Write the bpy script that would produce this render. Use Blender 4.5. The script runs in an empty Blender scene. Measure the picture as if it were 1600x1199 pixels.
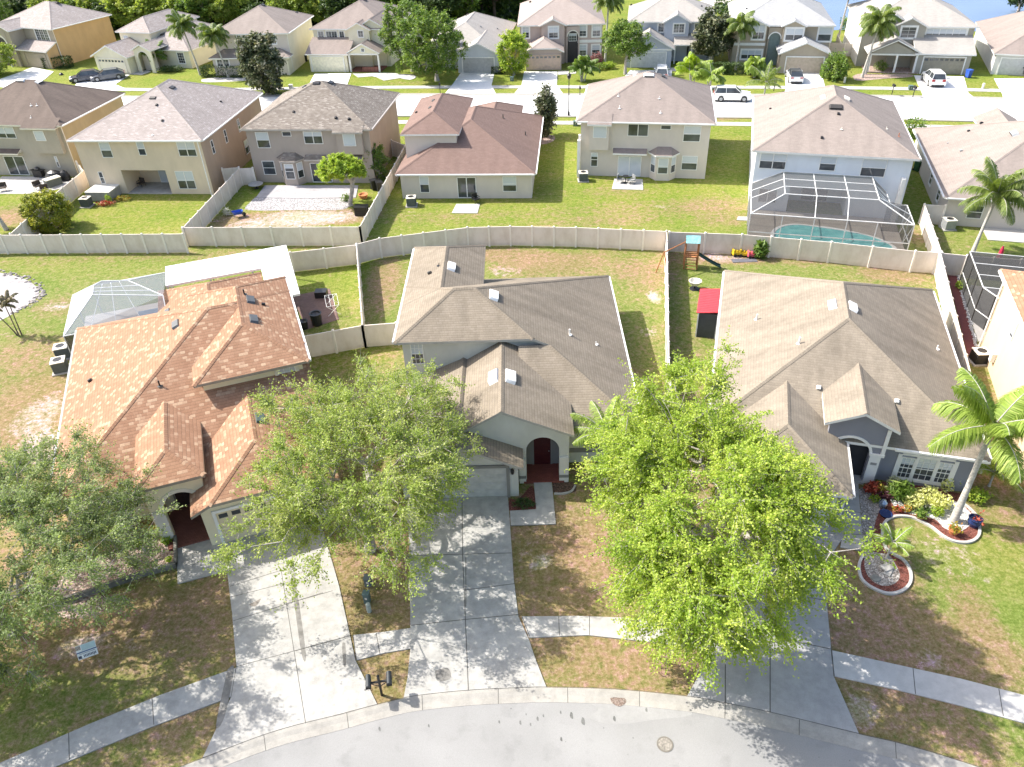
import bpy, math, random
import numpy as np
from mathutils import Vector
from mathutils.geometry import tessellate_polygon
sc = bpy.context.scene
COL = sc.collection
R = math.radians
# ------------------------------------------------------------------ camera
CAM_H = 29.0; FPX = 1204.0; PITCH = R(35.7); ROLL = R(-2.21)
cd = bpy.data.cameras.new('camera'); cam = bpy.data.objects.new('camera', cd); COL.objects.link(cam)
cd.sensor_fit = 'HORIZONTAL'; cd.sensor_width = 36.0; cd.lens = 36.0 * FPX / 1600.0
cd.clip_start = 0.5; cd.clip_end = 3000
_c, _s = math.cos(ROLL), math.sin(ROLL)
_cp, _sp = math.cos(PITCH), math.sin(PITCH)
_r0 = Vector((1, 0, 0)); _d0 = Vector((0, -_sp, -_cp)); _f0 = Vector((0, _cp, -_sp))
_rt = _c * _r0 - _s * _d0          # image right in the world
_dn = _s * _r0 + _c * _d0          # image down in the world
from mathutils import Matrix
m = Matrix.Identity(3)
m.col[0] = _rt; m.col[1] = -_dn; m.col[2] = -_f0
cam.matrix_world = Matrix.Translation((0, 0, CAM_H)) @ m.to_4x4()
sc.camera = cam
# ------------------------------------------------------------------ sky and sun
SUN_DIR = Vector((0.92, -0.34, -1.0)).normalized()      # the way the light travels
w = bpy.data.worlds.new('World'); sc.world = w; w.use_nodes = True
nt = w.node_tree; bg = nt.nodes['Background']
sky = nt.nodes.new('ShaderNodeTexSky'); sky.sky_type = 'NISHITA'; sky.sun_disc = False
sky.sun_elevation = math.asin(-SUN_DIR.z)
sky.sun_rotation = math.atan2(-SUN_DIR.x, -SUN_DIR.y)
nt.links.new(sky.outputs[0], bg.inputs[0]); bg.inputs[1].default_value = 0.15; sky.dust_density = 3.0; sky.ozone_density = 0.4; sky.air_density = 1.0
sd = bpy.data.lights.new('sun', 'SUN'); so = bpy.data.objects.new('sun', sd); COL.objects.link(so)
sd.energy = 3.9; sd.angle = R(0.55); sd.color = (1.0, 0.96, 0.89)
so.rotation_euler = SUN_DIR.to_track_quat('-Z', 'Y').to_euler()
sc.view_settings.view_transform = 'Standard'; sc.view_settings.look = 'None'
sc.view_settings.gamma = 1; sc.view_settings.exposure = 1.12
sc.cycles.max_bounces = 6; sc.cycles.transparent_max_bounces = 12
try: sc.cycles.use_denoising = True
except Exception: pass

def G(px, py, h=0.0):
    """survey: the world point seen at a photo pixel at height h"""
    x = (px - 800) / FPX; y = (py - 600) / FPX
    d = x * _rt + y * _dn + _f0
    t = (h - CAM_H) / d.z
    return Vector((t * d.x, t * d.y, h))
# ------------------------------------------------------------------ materials
MATS = {}
def mat(name, build):
    if name not in MATS:
        mt = bpy.data.materials.new(name); mt.use_nodes = True
        build(mt.node_tree, mt.node_tree.nodes['Principled BSDF']); MATS[name] = mt
    return MATS[name]
def N(t, typ, **kw):
    n = t.nodes.new(typ)
    for k, v in kw.items():
        if k in n.inputs: n.inputs[k].default_value = v
        else: setattr(n, k, v)
    return n
def ramp(t, fac, stops):
    r = t.nodes.new('ShaderNodeValToRGB'); e = r.color_ramp.elements
    while len(e) < len(stops): e.new(0.5)
    for i, (p, c) in enumerate(stops):
        e[i].position = p; e[i].color = (*c, 1) if len(c) == 3 else c
    t.links.new(fac, r.inputs[0]); return r.outputs[0]
def mix(t, f, a, b, mode='MIX'):
    n = t.nodes.new('ShaderNodeMix'); n.data_type = 'RGBA'; n.blend_type = mode
    for sock, v in ((n.inputs[0], f), (n.inputs[6], a), (n.inputs[7], b)):
        if isinstance(v, (int, float)): sock.default_value = v
        elif isinstance(v, tuple): sock.default_value = (*v, 1)[:4]
        else: t.links.new(v, sock)
    return n.outputs[2]
def noise(t, scale, detail=3, co=None, rough=.5, dist=0):
    n = N(t, 'ShaderNodeTexNoise', Scale=scale, Detail=detail, Roughness=rough, Distortion=dist)
    if co is not None: t.links.new(co, n.inputs['Vector'])
    return n.outputs[0]
def wpos(t): return t.nodes.new('ShaderNodeNewGeometry').outputs['Position']
def opos(t): return t.nodes.new('ShaderNodeTexCoord').outputs['Object']
def bump(t, b, h, strength=.3, dist=.02):
    n = N(t, 'ShaderNodeBump', Strength=strength, Distance=dist)
    t.links.new(h, n.inputs['Height']); t.links.new(n.outputs[0], b.inputs['Normal'])
def plain(name, c, rough=.6, metal=0, var=.12, scale=3.0, spec=.4):
    def f(t, b):
        p = opos(t); n = noise(t, scale, 4, p)
        lo = tuple(max(0, v * (1 - var)) for v in c); hi = tuple(min(1, v * (1 + var)) for v in c)
        t.links.new(ramp(t, n, [(.3, lo), (.7, hi)]), b.inputs['Base Color'])
        b.inputs['Roughness'].default_value = rough; b.inputs['Metallic'].default_value = metal
        b.inputs['Specular IOR Level'].default_value = spec
    return mat(name, f)
def stucco(name, c, dirt=.25):
    def f(t, b):
        p = wpos(t)
        mp = N(t, 'ShaderNodeMapping'); mp.inputs['Scale'].default_value = (1, 1, .45); t.links.new(p, mp.inputs[0])
        streak = noise(t, 1.1, 5, mp.outputs[0], .65)
        big = noise(t, .5, 3, p)
        c1 = ramp(t, streak, [(.42, tuple(v * (1 - dirt) for v in c)), (.62, c)])
        c2 = mix(t, .35, c1, ramp(t, big, [(.3, tuple(v * .88 for v in c)), (.7, tuple(min(1, v * 1.08) for v in c))]))
        t.links.new(c2, b.inputs['Base Color']); b.inputs['Roughness'].default_value = .9
        b.inputs['Specular IOR Level'].default_value = .2
        bump(t, b, noise(t, 45, 3, p), .25, .02)
    return mat('stucco_' + name, f)
def shingle(name, cs, rowh=.16, bw=.32, contrast=.45, stain=.3, speck=0.0, speckc=(.6, .4, .25)):
    """courses of shingle tabs: UV is in metres, u along the eave, v up the slope"""
    def M_(t, op, a, b_=None):
        n = N(t, 'ShaderNodeMath', operation=op)
        for i, v in enumerate((a, b_)):
            if v is None: continue
            if isinstance(v, (int, float)): n.inputs[i].default_value = v
            else: t.links.new(v, n.inputs[i])
        return n.outputs[0]
    def f(t, b):
        uv = t.nodes.new('ShaderNodeUVMap').outputs[0]
        sep = N(t, 'ShaderNodeSeparateXYZ'); t.links.new(uv, sep.inputs[0])
        vr = M_(t, 'DIVIDE', sep.outputs[1], rowh); row = M_(t, 'FLOOR', vr); fv = M_(t, 'FRACT', vr)
        ur = M_(t, 'ADD', M_(t, 'DIVIDE', sep.outputs[0], bw), M_(t, 'MULTIPLY', row, .37)); colm = M_(t, 'FLOOR', ur); fu = M_(t, 'FRACT', ur)
        cb = N(t, 'ShaderNodeCombineXYZ'); t.links.new(colm, cb.inputs[0]); t.links.new(row, cb.inputs[1])
        wn = N(t, 'ShaderNodeTexWhiteNoise', noise_dimensions='2D'); t.links.new(cb.outputs[0], wn.inputs['Vector'])
        n3 = cs if len(cs) > 2 else cs + [cs[1]]
        stops = [(0, tuple(.6 * x + .4 * y for x, y in zip(n3[0], n3[2]))), (.5, n3[0]), (1, tuple(.6 * x + .4 * y for x, y in zip(n3[0], n3[1])))]
        if speck > 0: stops = [(0, tuple(.5 * (x + y) for x, y in zip(n3[0], n3[2]))), (.4, n3[0]), (1 - speck - .08, tuple(.6 * x + .4 * y for x, y in zip(n3[0], n3[1]))), (1 - speck + .02, tuple((x + y) / 2 for x, y in zip(n3[1], speckc))), (1, speckc)]
        col = ramp(t, wn.outputs['Value'], stops)
        sh = ramp(t, fv, [(0, (1 - contrast,) * 3), (.20, (1,) * 3), (1, (1.04,) * 3)])
        gp = ramp(t, fu, [(0, (1 - contrast * .7,) * 3), (.07, (1,) * 3)])
        col = mix(t, 1.0, mix(t, 1.0, col, sh, 'MULTIPLY'), gp, 'MULTIPLY')
        mp2 = N(t, 'ShaderNodeMapping'); mp2.inputs['Scale'].default_value = (.55, .12, 1); t.links.new(uv, mp2.inputs[0])
        st = noise(t, 1.6, 5, mp2.outputs[0], .6)
        col = mix(t, 1.0, col, ramp(t, st, [(.3, (1 - stain,) * 3), (.6, (1,) * 3)]), 'MULTIPLY')
        fine = noise(t, 28, 2, wpos(t))
        col = mix(t, 1.0, col, ramp(t, fine, [(.3, (.85,) * 3), (.7, (1.12,) * 3)]), 'MULTIPLY')
        t.links.new(col, b.inputs['Base Color']); b.inputs['Roughness'].default_value = .92
        b.inputs['Specular IOR Level'].default_value = .25
        bump(t, b, sh, .4, .012)
    return mat('shingle_' + name, f)
def concrete(name, c, stain=.3, blotch=.25):
    def f(t, b):
        p = wpos(t)
        n1 = noise(t, .45, 5, p, .6); n2 = noise(t, 2.3, 6, p, .7); n3 = noise(t, 40, 2, p)
        col = ramp(t, n1, [(.32, tuple(v * (1 - stain) for v in c)), (.62, c)])
        col = mix(t, 1.0, col, ramp(t, n2, [(.35, (1 - blotch,) * 3), (.6, (1,) * 3)]), 'MULTIPLY')
        col = mix(t, 1.0, col, ramp(t, n3, [(.3, (.9,) * 3), (.7, (1.05,) * 3)]), 'MULTIPLY')
        t.links.new(col, b.inputs['Base Color']); b.inputs['Roughness'].default_value = .9
        b.inputs['Specular IOR Level'].default_value = .2
        bump(t, b, n3, .2, .01)
    return mat('concrete_' + name, f)
def speckle(name, cols, scale, rough=.9):
    """gravel, mulch: voronoi cells with random colours"""
    def f(t, b):
        p = wpos(t); v = N(t, 'ShaderNodeTexVoronoi', Scale=scale); t.links.new(p, v.inputs['Vector'])
        sp = N(t, 'ShaderNodeSeparateColor'); t.links.new(v.outputs['Color'], sp.inputs[0])
        n = len(cols); col = ramp(t, sp.outputs[0], [(i / (n - 1), c) for i, c in enumerate(cols)])
        col = mix(t, 1.0, col, ramp(t, v.outputs['Distance'], [(.3, (1,) * 3), (.75, (.45,) * 3)]), 'MULTIPLY')
        t.links.new(col, b.inputs['Base Color']); b.inputs['Roughness'].default_value = rough
        bump(t, b, v.outputs['Distance'], -.6, .03)
    return mat(name, f)
def leafmat(name, c, c2, trans=.35, c3=None):
    def f(t, b):
        a = N(t, 'ShaderNodeAttribute', attribute_name='var')
        stops = [(0, c), (1, c2)] if c3 is None else [(0, c), (.6, c2), (1, c3)]
        col = ramp(t, a.outputs['Fac'], stops)
        t.links.new(col, b.inputs['Base Color']); b.inputs['Roughness'].default_value = .55
        b.inputs['Specular IOR Level'].default_value = .35
        tr = N(t, 'ShaderNodeBsdfTranslucent'); ms = N(t, 'ShaderNodeMixShader'); ms.inputs[0].default_value = trans
        bright = mix(t, 1.0, col, (1.5, 1.5, .7), 'MULTIPLY'); t.links.new(bright, tr.inputs[0])
        o = t.nodes['Material Output']; t.links.new(b.outputs[0], ms.inputs[1]); t.links.new(tr.outputs[0], ms.inputs[2]); t.links.new(ms.outputs[0], o.inputs[0])
    return mat('leaf_' + name, f)
def bark(name, c):
    def f(t, b):
        p = opos(t); mp = N(t, 'ShaderNodeMapping'); mp.inputs['Scale'].default_value = (3, 3, 1); t.links.new(p, mp.inputs[0])
        n = noise(t, 5, 5, mp.outputs[0], .7)
        t.links.new(ramp(t, n, [(.3, tuple(v * .55 for v in c)), (.65, tuple(min(1, v * 1.2) for v in c))]), b.inputs['Base Color'])
        b.inputs['Roughness'].default_value = .9; bump(t, b, n, .6, .03)
    return mat('bark_' + name, f)
def screenmat(name, c, alpha):
    def f(t, b):
        b.inputs['Base Color'].default_value = (*c, 1); b.inputs['Roughness'].default_value = .9
        tr = N(t, 'ShaderNodeBsdfTransparent'); ms = N(t, 'ShaderNodeMixShader')
        ms.inputs[0].default_value = alpha
        o = t.nodes['Material Output']; t.links.new(tr.outputs[0], ms.inputs[1]); t.links.new(b.outputs[0], ms.inputs[2]); t.links.new(ms.outputs[0], o.inputs[0])
    return mat('screen_' + name, f)
def pavers(name, cs, sx=.2, sy=.1):
    def f(t, b):
        p = wpos(t); br = N(t, 'ShaderNodeTexBrick', Scale=1.0)
        br.inputs['Brick Width'].default_value = sx; br.inputs['Row Height'].default_value = sy; br.inputs['Mortar Size'].default_value = .008
        br.inputs['Color1'].default_value = (*cs[0], 1); br.inputs['Color2'].default_value = (*cs[1], 1); br.inputs['Mortar'].default_value = (*[v * .5 for v in cs[0]], 1)
        t.links.new(p, br.inputs[0])
        col = mix(t, .45, br.outputs[0], ramp(t, noise(t, 1.3, 4, p), [(.35, cs[0]), (.65, cs[2])]))
        t.links.new(col, b.inputs['Base Color']); b.inputs['Roughness'].default_value = .85
    return mat('pavers_' + name, f)

def f_grass(t, b):
    p = wpos(t); a = N(t, 'ShaderNodeAttribute', attribute_name='ground')
    sep = N(t, 'ShaderNodeSeparateColor'); t.links.new(a.outputs['Color'], sep.inputs[0])
    n_f = noise(t, 7, 6, p, .85); n_b = noise(t, 70, 2, p, .6); n_m = noise(t, 1.3, 6, p, .72); n_l = noise(t, .22, 4, p, .6)
    green = ramp(t, n_f, [(.30, (.08, .105, .02)), (.5, (.175, .205, .048)), (.70, (.30, .325, .115))])
    lush = ramp(t, n_f, [(.30, (.085, .120, .014)), (.5, (.185, .22, .034)), (.72, (.32, .34, .09))])
    dry = ramp(t, n_f, [(.30, (.12, .08, .032)), (.5, (.25, .185, .085)), (.70, (.39, .32, .18))])
    dirt = ramp(t, n_f, [(.3, (.26, .20, .13)), (.5, (.40, .34, .25)), (.7, (.55, .49, .40))])
    def thr(ch, k=.55, w=.22):
        # turns a soft painted amount into patches broken up by noise
        s = N(t, 'ShaderNodeMath', operation='ADD'); t.links.new(ch, s.inputs[0])
        mm = N(t, 'ShaderNodeMath', operation='MULTIPLY'); t.links.new(n_m, mm.inputs[0]); mm.inputs[1].default_value = 1.3
        s2 = N(t, 'ShaderNodeMath', operation='ADD'); t.links.new(mm.outputs[0], s2.inputs[0])
        mf = N(t, 'ShaderNodeMath', operation='MULTIPLY'); t.links.new(n_f, mf.inputs[0]); mf.inputs[1].default_value = .7
        t.links.new(mf.outputs[0], s2.inputs[1]); t.links.new(s2.outputs[0], s.inputs[1])
        return ramp(t, N2(s.outputs[0], -1.0 - k + .5), [(.5 - w, (0,) * 3), (.5 + w, (1,) * 3)])
    def N2(x, off):
        q = N(t, 'ShaderNodeMath', operation='ADD'); t.links.new(x, q.inputs[0]); q.inputs[1].default_value = off; return q.outputs[0]
    col = mix(t, sep.outputs[2], green, lush)
    col = mix(t, thr(sep.outputs[0]), col, dry)
    col = mix(t, thr(sep.outputs[1]), col, dirt)
    col = mix(t, 1.0, col, ramp(t, n_b, [(.3, (.72,) * 3), (.7, (1.25,) * 3)]), 'MULTIPLY')
    n_k = noise(t, 2.6, 5, p, .7)
    col = mix(t, 1.0, col, ramp(t, n_l, [(.3, (.76, .90, .70)), (.7, (1.18, 1.04, 1.30))]), 'MULTIPLY')
    col = mix(t, 1.0, col, ramp(t, n_k, [(.32, (.58, .70, .50)), (.5, (1, 1, 1)), (.68, (1.38, 1.16, 1.9))]), 'MULTIPLY')
    t.links.new(col, b.inputs['Base Color']); b.inputs['Roughness'].default_value = .95; b.inputs['Specular IOR Level'].default_value = .1
    bump(t, b, n_f, .8, .05)
M_GRASS = mat('lawn_grass', f_grass)
def f_asph(t, b):
    p = wpos(t); n = noise(t, .35, 5, p); f = noise(t, 55, 2, p); s = noise(t, 1.1, 4, p, .6)
    sp = N(t, 'ShaderNodeTexVoronoi', Scale=1.6); t.links.new(p, sp.inputs['Vector'])
    col = ramp(t, n, [(.3, (.25, .247, .24)), (.65, (.292, .288, .281))])
    col = mix(t, 1.0, col, ramp(t, f, [(.32, (.84,) * 3), (.5, (1,) * 3), (.7, (1.1,) * 3)]), 'MULTIPLY')
    col = mix(t, 1.0, col, ramp(t, s, [(.28, (.88,) * 3), (.45, (1,) * 3)]), 'MULTIPLY')
    col = mix(t, 1.0, col, ramp(t, sp.outputs['Distance'], [(.03, (.55,) * 3), (.055, (1,) * 3)]), 'MULTIPLY')
    t.links.new(col, b.inputs['Base Color']); b.inputs['Roughness'].default_value = .95; b.inputs['Specular IOR Level'].default_value = .1
    bump(t, b, f, .3, .01)
M_ROAD = mat('road_surface', f_asph)
M_CONC = concrete('driveway', (.45, .435, .405), .18, .22)
M_CONC2 = concrete('sidewalk', (.48, .46, .43), .18, .2)
M_CONCW = concrete('pale_slab', (.53, .51, .48), .12, .15)
M_GUT = concrete('gutter', (.38, .36, .325), .12, .18)
M_JOINT = plain('joint_dark', (.10, .095, .085), .95)
M_WHITE = plain('white_trim', (.78, .77, .74), .5, var=.05)
M_CREAM = plain('cream_trim', (.72, .68, .58), .5, var=.05)
M_VINYL = None
def f_vinyl(t, b):
    p = wpos(t); mp = N(t, 'ShaderNodeMapping'); mp.inputs['Scale'].default_value = (1, 1, .5); t.links.new(p, mp.inputs[0])
    n = noise(t, 1.3, 5, mp.outputs[0], .65)
    sep = N(t, 'ShaderNodeSeparateXYZ'); t.links.new(p, sep.inputs[0])
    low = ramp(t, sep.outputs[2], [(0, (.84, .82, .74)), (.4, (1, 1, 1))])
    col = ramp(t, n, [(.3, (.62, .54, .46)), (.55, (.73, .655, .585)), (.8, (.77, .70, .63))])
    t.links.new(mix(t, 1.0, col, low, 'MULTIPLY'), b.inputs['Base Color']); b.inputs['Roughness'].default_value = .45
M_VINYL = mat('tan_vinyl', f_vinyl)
M_VPOST = plain('tan_vinyl_post', (.80, .74, .66), .45, var=.05)
def f_glass(t, b):
    n = noise(t, .8, 2, wpos(t))
    t.links.new(ramp(t, n, [(.35, (.03, .036, .042)), (.65, (.09, .10, .11))]), b.inputs['Base Color'])
    b.inputs['Roughness'].default_value = .08; b.inputs['Specular IOR Level'].default_value = .8
M_GLASS = mat('window_glass', f_glass)
def f_blind(t, b):
    p = wpos(t); sep = N(t, 'ShaderNodeSeparateXYZ'); t.links.new(p, sep.inputs[0])
    mm = N(t, 'ShaderNodeMath', operation='MULTIPLY'); t.links.new(sep.outputs[2], mm.inputs[0]); mm.inputs[1].default_value = 16
    fr = N(t, 'ShaderNodeMath', operation='FRACT'); t.links.new(mm.outputs[0], fr.inputs[0])
    t.links.new(ramp(t, fr.outputs[0], [(0, (.36, .39, .42)), (.3, (.58, .62, .66))]), b.inputs['Base Color'])
    b.inputs['Roughness'].default_value = .12; b.inputs['Specular IOR Level'].default_value = .7
M_BLIND = mat('window_blind_behind_glass', f_blind)
M_DARKW = plain('dark_opening', (.03, .03, .032), .8)
M_BLACK = plain('black_plastic', (.02, .02, .022), .4)
M_GREYM = plain('grey_metal', (.35, .36, .36), .45, .3)
M_VENTD = plain('dark_grey_vent', (.085, .09, .095), .5, .1)
M_ACG = plain('grey_green_cabinet', (.10, .115, .11), .6)
M_TERRA = plain('terracotta', (.42, .16, .08), .8)
def f_palmbark(t, b):
    p = opos(t); sep = N(t, 'ShaderNodeSeparateXYZ'); t.links.new(p, sep.inputs[0]); mm = N(t, 'ShaderNodeMath', operation='MULTIPLY'); t.links.new(sep.outputs[2], mm.inputs[0]); mm.inputs[1].default_value = 6.5
    ad = N(t, 'ShaderNodeMath', operation='ADD'); t.links.new(mm.outputs[0], ad.inputs[0]); t.links.new(noise(t, 2, 3, p), ad.inputs[1]); fr = N(t, 'ShaderNodeMath', operation='FRACT'); t.links.new(ad.outputs[0], fr.inputs[0])
    c = mix(t, 1.0, ramp(t, noise(t, 4, 5, p, .7), [(.3, (.30, .28, .25)), (.65, (.56, .53, .48))]), ramp(t, fr.outputs[0], [(0, (.55,) * 3), (.18, (1,) * 3)]), 'MULTIPLY')
    t.links.new(c, b.inputs['Base Color']); b.inputs['Roughness'].default_value = .9
M_BARK = bark('grey', (.42, .38, .34)); M_BARKP = mat('palm_bark', f_palmbark); M_BARKD = bark('dark', (.16, .12, .09))
M_ALU = plain('white_aluminium', (.75, .75, .73), .4, 0, .04)
M_BRONZE = plain('dark_bronze_frame', (.05, .045, .04), .4)
M_MULCH = speckle('red_mulch', [(.10, .03, .02), (.24, .07, .05), (.16, .05, .035), (.34, .13, .10)], 22)
M_MULCHT = speckle('tan_mulch', [(.28, .17, .13), (.55, .42, .36), (.38, .26, .20), (.66, .55, .5)], 12)
M_STONE = speckle('pebbles', [(.16, .13, .11), (.46, .42, .38), (.30, .25, .22), (.62, .6, .57)], 16)
M_STONEW = speckle('white_stone', [(.45, .44, .42), (.75, .74, .72), (.6, .58, .55), (.82, .81, .8)], 14)
# ------------------------------------------------------------------ mesh helpers
class MB:
    def __init__(s): s.v = []; s.f = []; s.mi = []; s.uv = []; s.sm = []
    def poly(s, pts, mi=0, uv=None, smooth=False):
        b = len(s.v); s.v += [tuple(p) for p in pts]; s.f.append(tuple(range(b, b + len(pts)))); s.mi.append(mi); s.sm.append(smooth)
        s.uv += uv if uv else [(p[0], p[1]) for p in pts]
    def box(s, x0, x1, y0, y1, z0, z1, mi=0, M=None, top=None):
        c = [(x0, y0, z0), (x1, y0, z0), (x1, y1, z0), (x0, y1, z0), (x0, y0, z1), (x1, y0, z1), (x1, y1, z1), (x0, y1, z1)]
        if M is not None: c = [tuple(M @ Vector(p)) for p in c]
        for k, q in enumerate(((0, 3, 2, 1), (4, 5, 6, 7), (0, 1, 5, 4), (1, 2, 6, 5), (2, 3, 7, 6), (3, 0, 4, 7))):
            s.poly([c[i] for i in q], top if (k == 1 and top is not None) else mi)
    def rod(s, a, b, r0, r1=None, n=6, mi=0, cap=True, smooth=True):
        a = Vector(a); b = Vector(b); r1 = r0 if r1 is None else r1; d = (b - a)
        if d.length < 1e-6: return
        d.normalize(); u = d.orthogonal().normalized(); v = d.cross(u)
        A = [a + r0 * (math.cos(2 * math.pi * i / n) * u + math.sin(2 * math.pi * i / n) * v) for i in range(n)]
        B = [b + r1 * (math.cos(2 * math.pi * i / n) * u + math.sin(2 * math.pi * i / n) * v) for i in range(n)]
        for i in range(n):
            j = (i + 1) % n; s.poly([A[i], A[j], B[j], B[i]], mi, smooth=smooth)
        if cap: s.poly(A[::-1], mi); s.poly(B, mi)
    def lathe(s, prof, n=14, mi=0, o=(0, 0, 0), smooth=True, sx=1, sy=1):
        o = Vector(o)
        for k in range(len(prof) - 1):
            (r0, z0), (r1, z1) = prof[k], prof[k + 1]
            for i in range(n):
                a0 = 2 * math.pi * i / n; a1 = 2 * math.pi * (i + 1) / n
                P = [(r0 * math.cos(a0) * sx, r0 * math.sin(a0) * sy, z0), (r0 * math.cos(a1) * sx, r0 * math.sin(a1) * sy, z0), (r1 * math.cos(a1) * sx, r1 * math.sin(a1) * sy, z1), (r1 * math.cos(a0) * sx, r1 * math.sin(a0) * sy, z1)]
                if r0 < 1e-5: P = P[1:]
                elif r1 < 1e-5: P = P[:3]
                s.poly([o + Vector(p) for p in P], mi, smooth=smooth)
    def prism(s, pts, z0, z1, mi=0, side=None, hole=None):
        """flat outline (list of x,y) extruded between z0 and z1"""
        n = len(pts); side = mi if side is None else side
        area = sum(pts[i][0] * pts[(i + 1) % n][1] - pts[(i + 1) % n][0] * pts[i][1] for i in range(n))
        if area < 0: pts = pts[::-1]
        tri = tessellate_polygon([[Vector((p[0], p[1], 0)) for p in pts]])
        for t3 in tri:
            q = [pts[i] for i in t3]
            ar = (q[1][0] - q[0][0]) * (q[2][1] - q[0][1]) - (q[2][0] - q[0][0]) * (q[1][1] - q[0][1])
            if ar < 0: q = q[::-1]
            s.poly([(x, y, z1) for x, y in q], mi)
            if z0 is not None: s.poly([(x, y, z0) for x, y in q[::-1]], mi)
        if z0 is not None:
            for i in range(n):
                a, b = pts[i], pts[(i + 1) % n]
                s.poly([(a[0], a[1], z0), (b[0], b[1], z0), (b[0], b[1], z1), (a[0], a[1], z1)], side)
    def build(s, name, mats, parent=None, loc=None):
        me = bpy.data.meshes.new(name); me.from_pydata(s.v, [], s.f)
        if not isinstance(mats, (list, tuple)): mats = [mats]
        for m_ in mats: me.materials.append(m_)
        me.polygons.foreach_set('material_index', s.mi); me.polygons.foreach_set('use_smooth', s.sm)
        uvl = me.uv_layers.new(name='UVMap'); uvl.data.foreach_set('uv', np.array(s.uv, dtype=np.float32).ravel())
        me.update()
        o = bpy.data.objects.new(name, me); COL.objects.link(o)
        if parent is not None: o.parent = parent
        if loc is not None: o.location = loc
        return o
def tag(o, label=None, cat=None, group=None, kind=None):
    if label: o['label'] = label
    if cat: o['category'] = cat
    if group: o['group'] = group
    if kind: o['kind'] = kind
    return o
def empty(name, loc, rz=0.0, label=None, cat=None, group=None):
    o = bpy.data.objects.new(name, None); COL.objects.link(o); o.location = loc; o.rotation_euler = (0, 0, rz); o.empty_display_size = .3
    return tag(o, label, cat, group)
def copy_tree(o, parent=None, label=None):
    c = o.copy(); COL.objects.link(c); c.parent = parent
    if label: c['label'] = label
    for ch in list(o.children): copy_tree(ch, c)
    return c
def sheet(name, pts, z, m, kind='structure', thick=None):
    """a flat piece of ground; pts are photo pixels or world (x, y) when negative-safe tuples are Vectors"""
    P = [(p.x, p.y) if isinstance(p, Vector) else (G(*p).x, G(*p).y) for p in pts]
    b = MB(); b.prism(P, (z - thick) if thick else None, z); o = b.build(name, m)
    if kind: o['kind'] = kind
    return o
def strips(segs, w_, z, name, m, parent=None):
    b = MB()
    for a, c in segs:
        A = a if isinstance(a, Vector) else G(*a); C = c if isinstance(c, Vector) else G(*c)
        d = (C - A).normalized(); n = Vector((-d.y, d.x, 0)) * w_ / 2
        b.poly([(A - n).to_2d().to_3d() + Vector((0, 0, z)), (C - n).to_2d().to_3d() + Vector((0, 0, z)), (C + n).to_2d().to_3d() + Vector((0, 0, z)), (A + n).to_2d().to_3d() + Vector((0, 0, z))])
    return b.build(name, m, parent)
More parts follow.
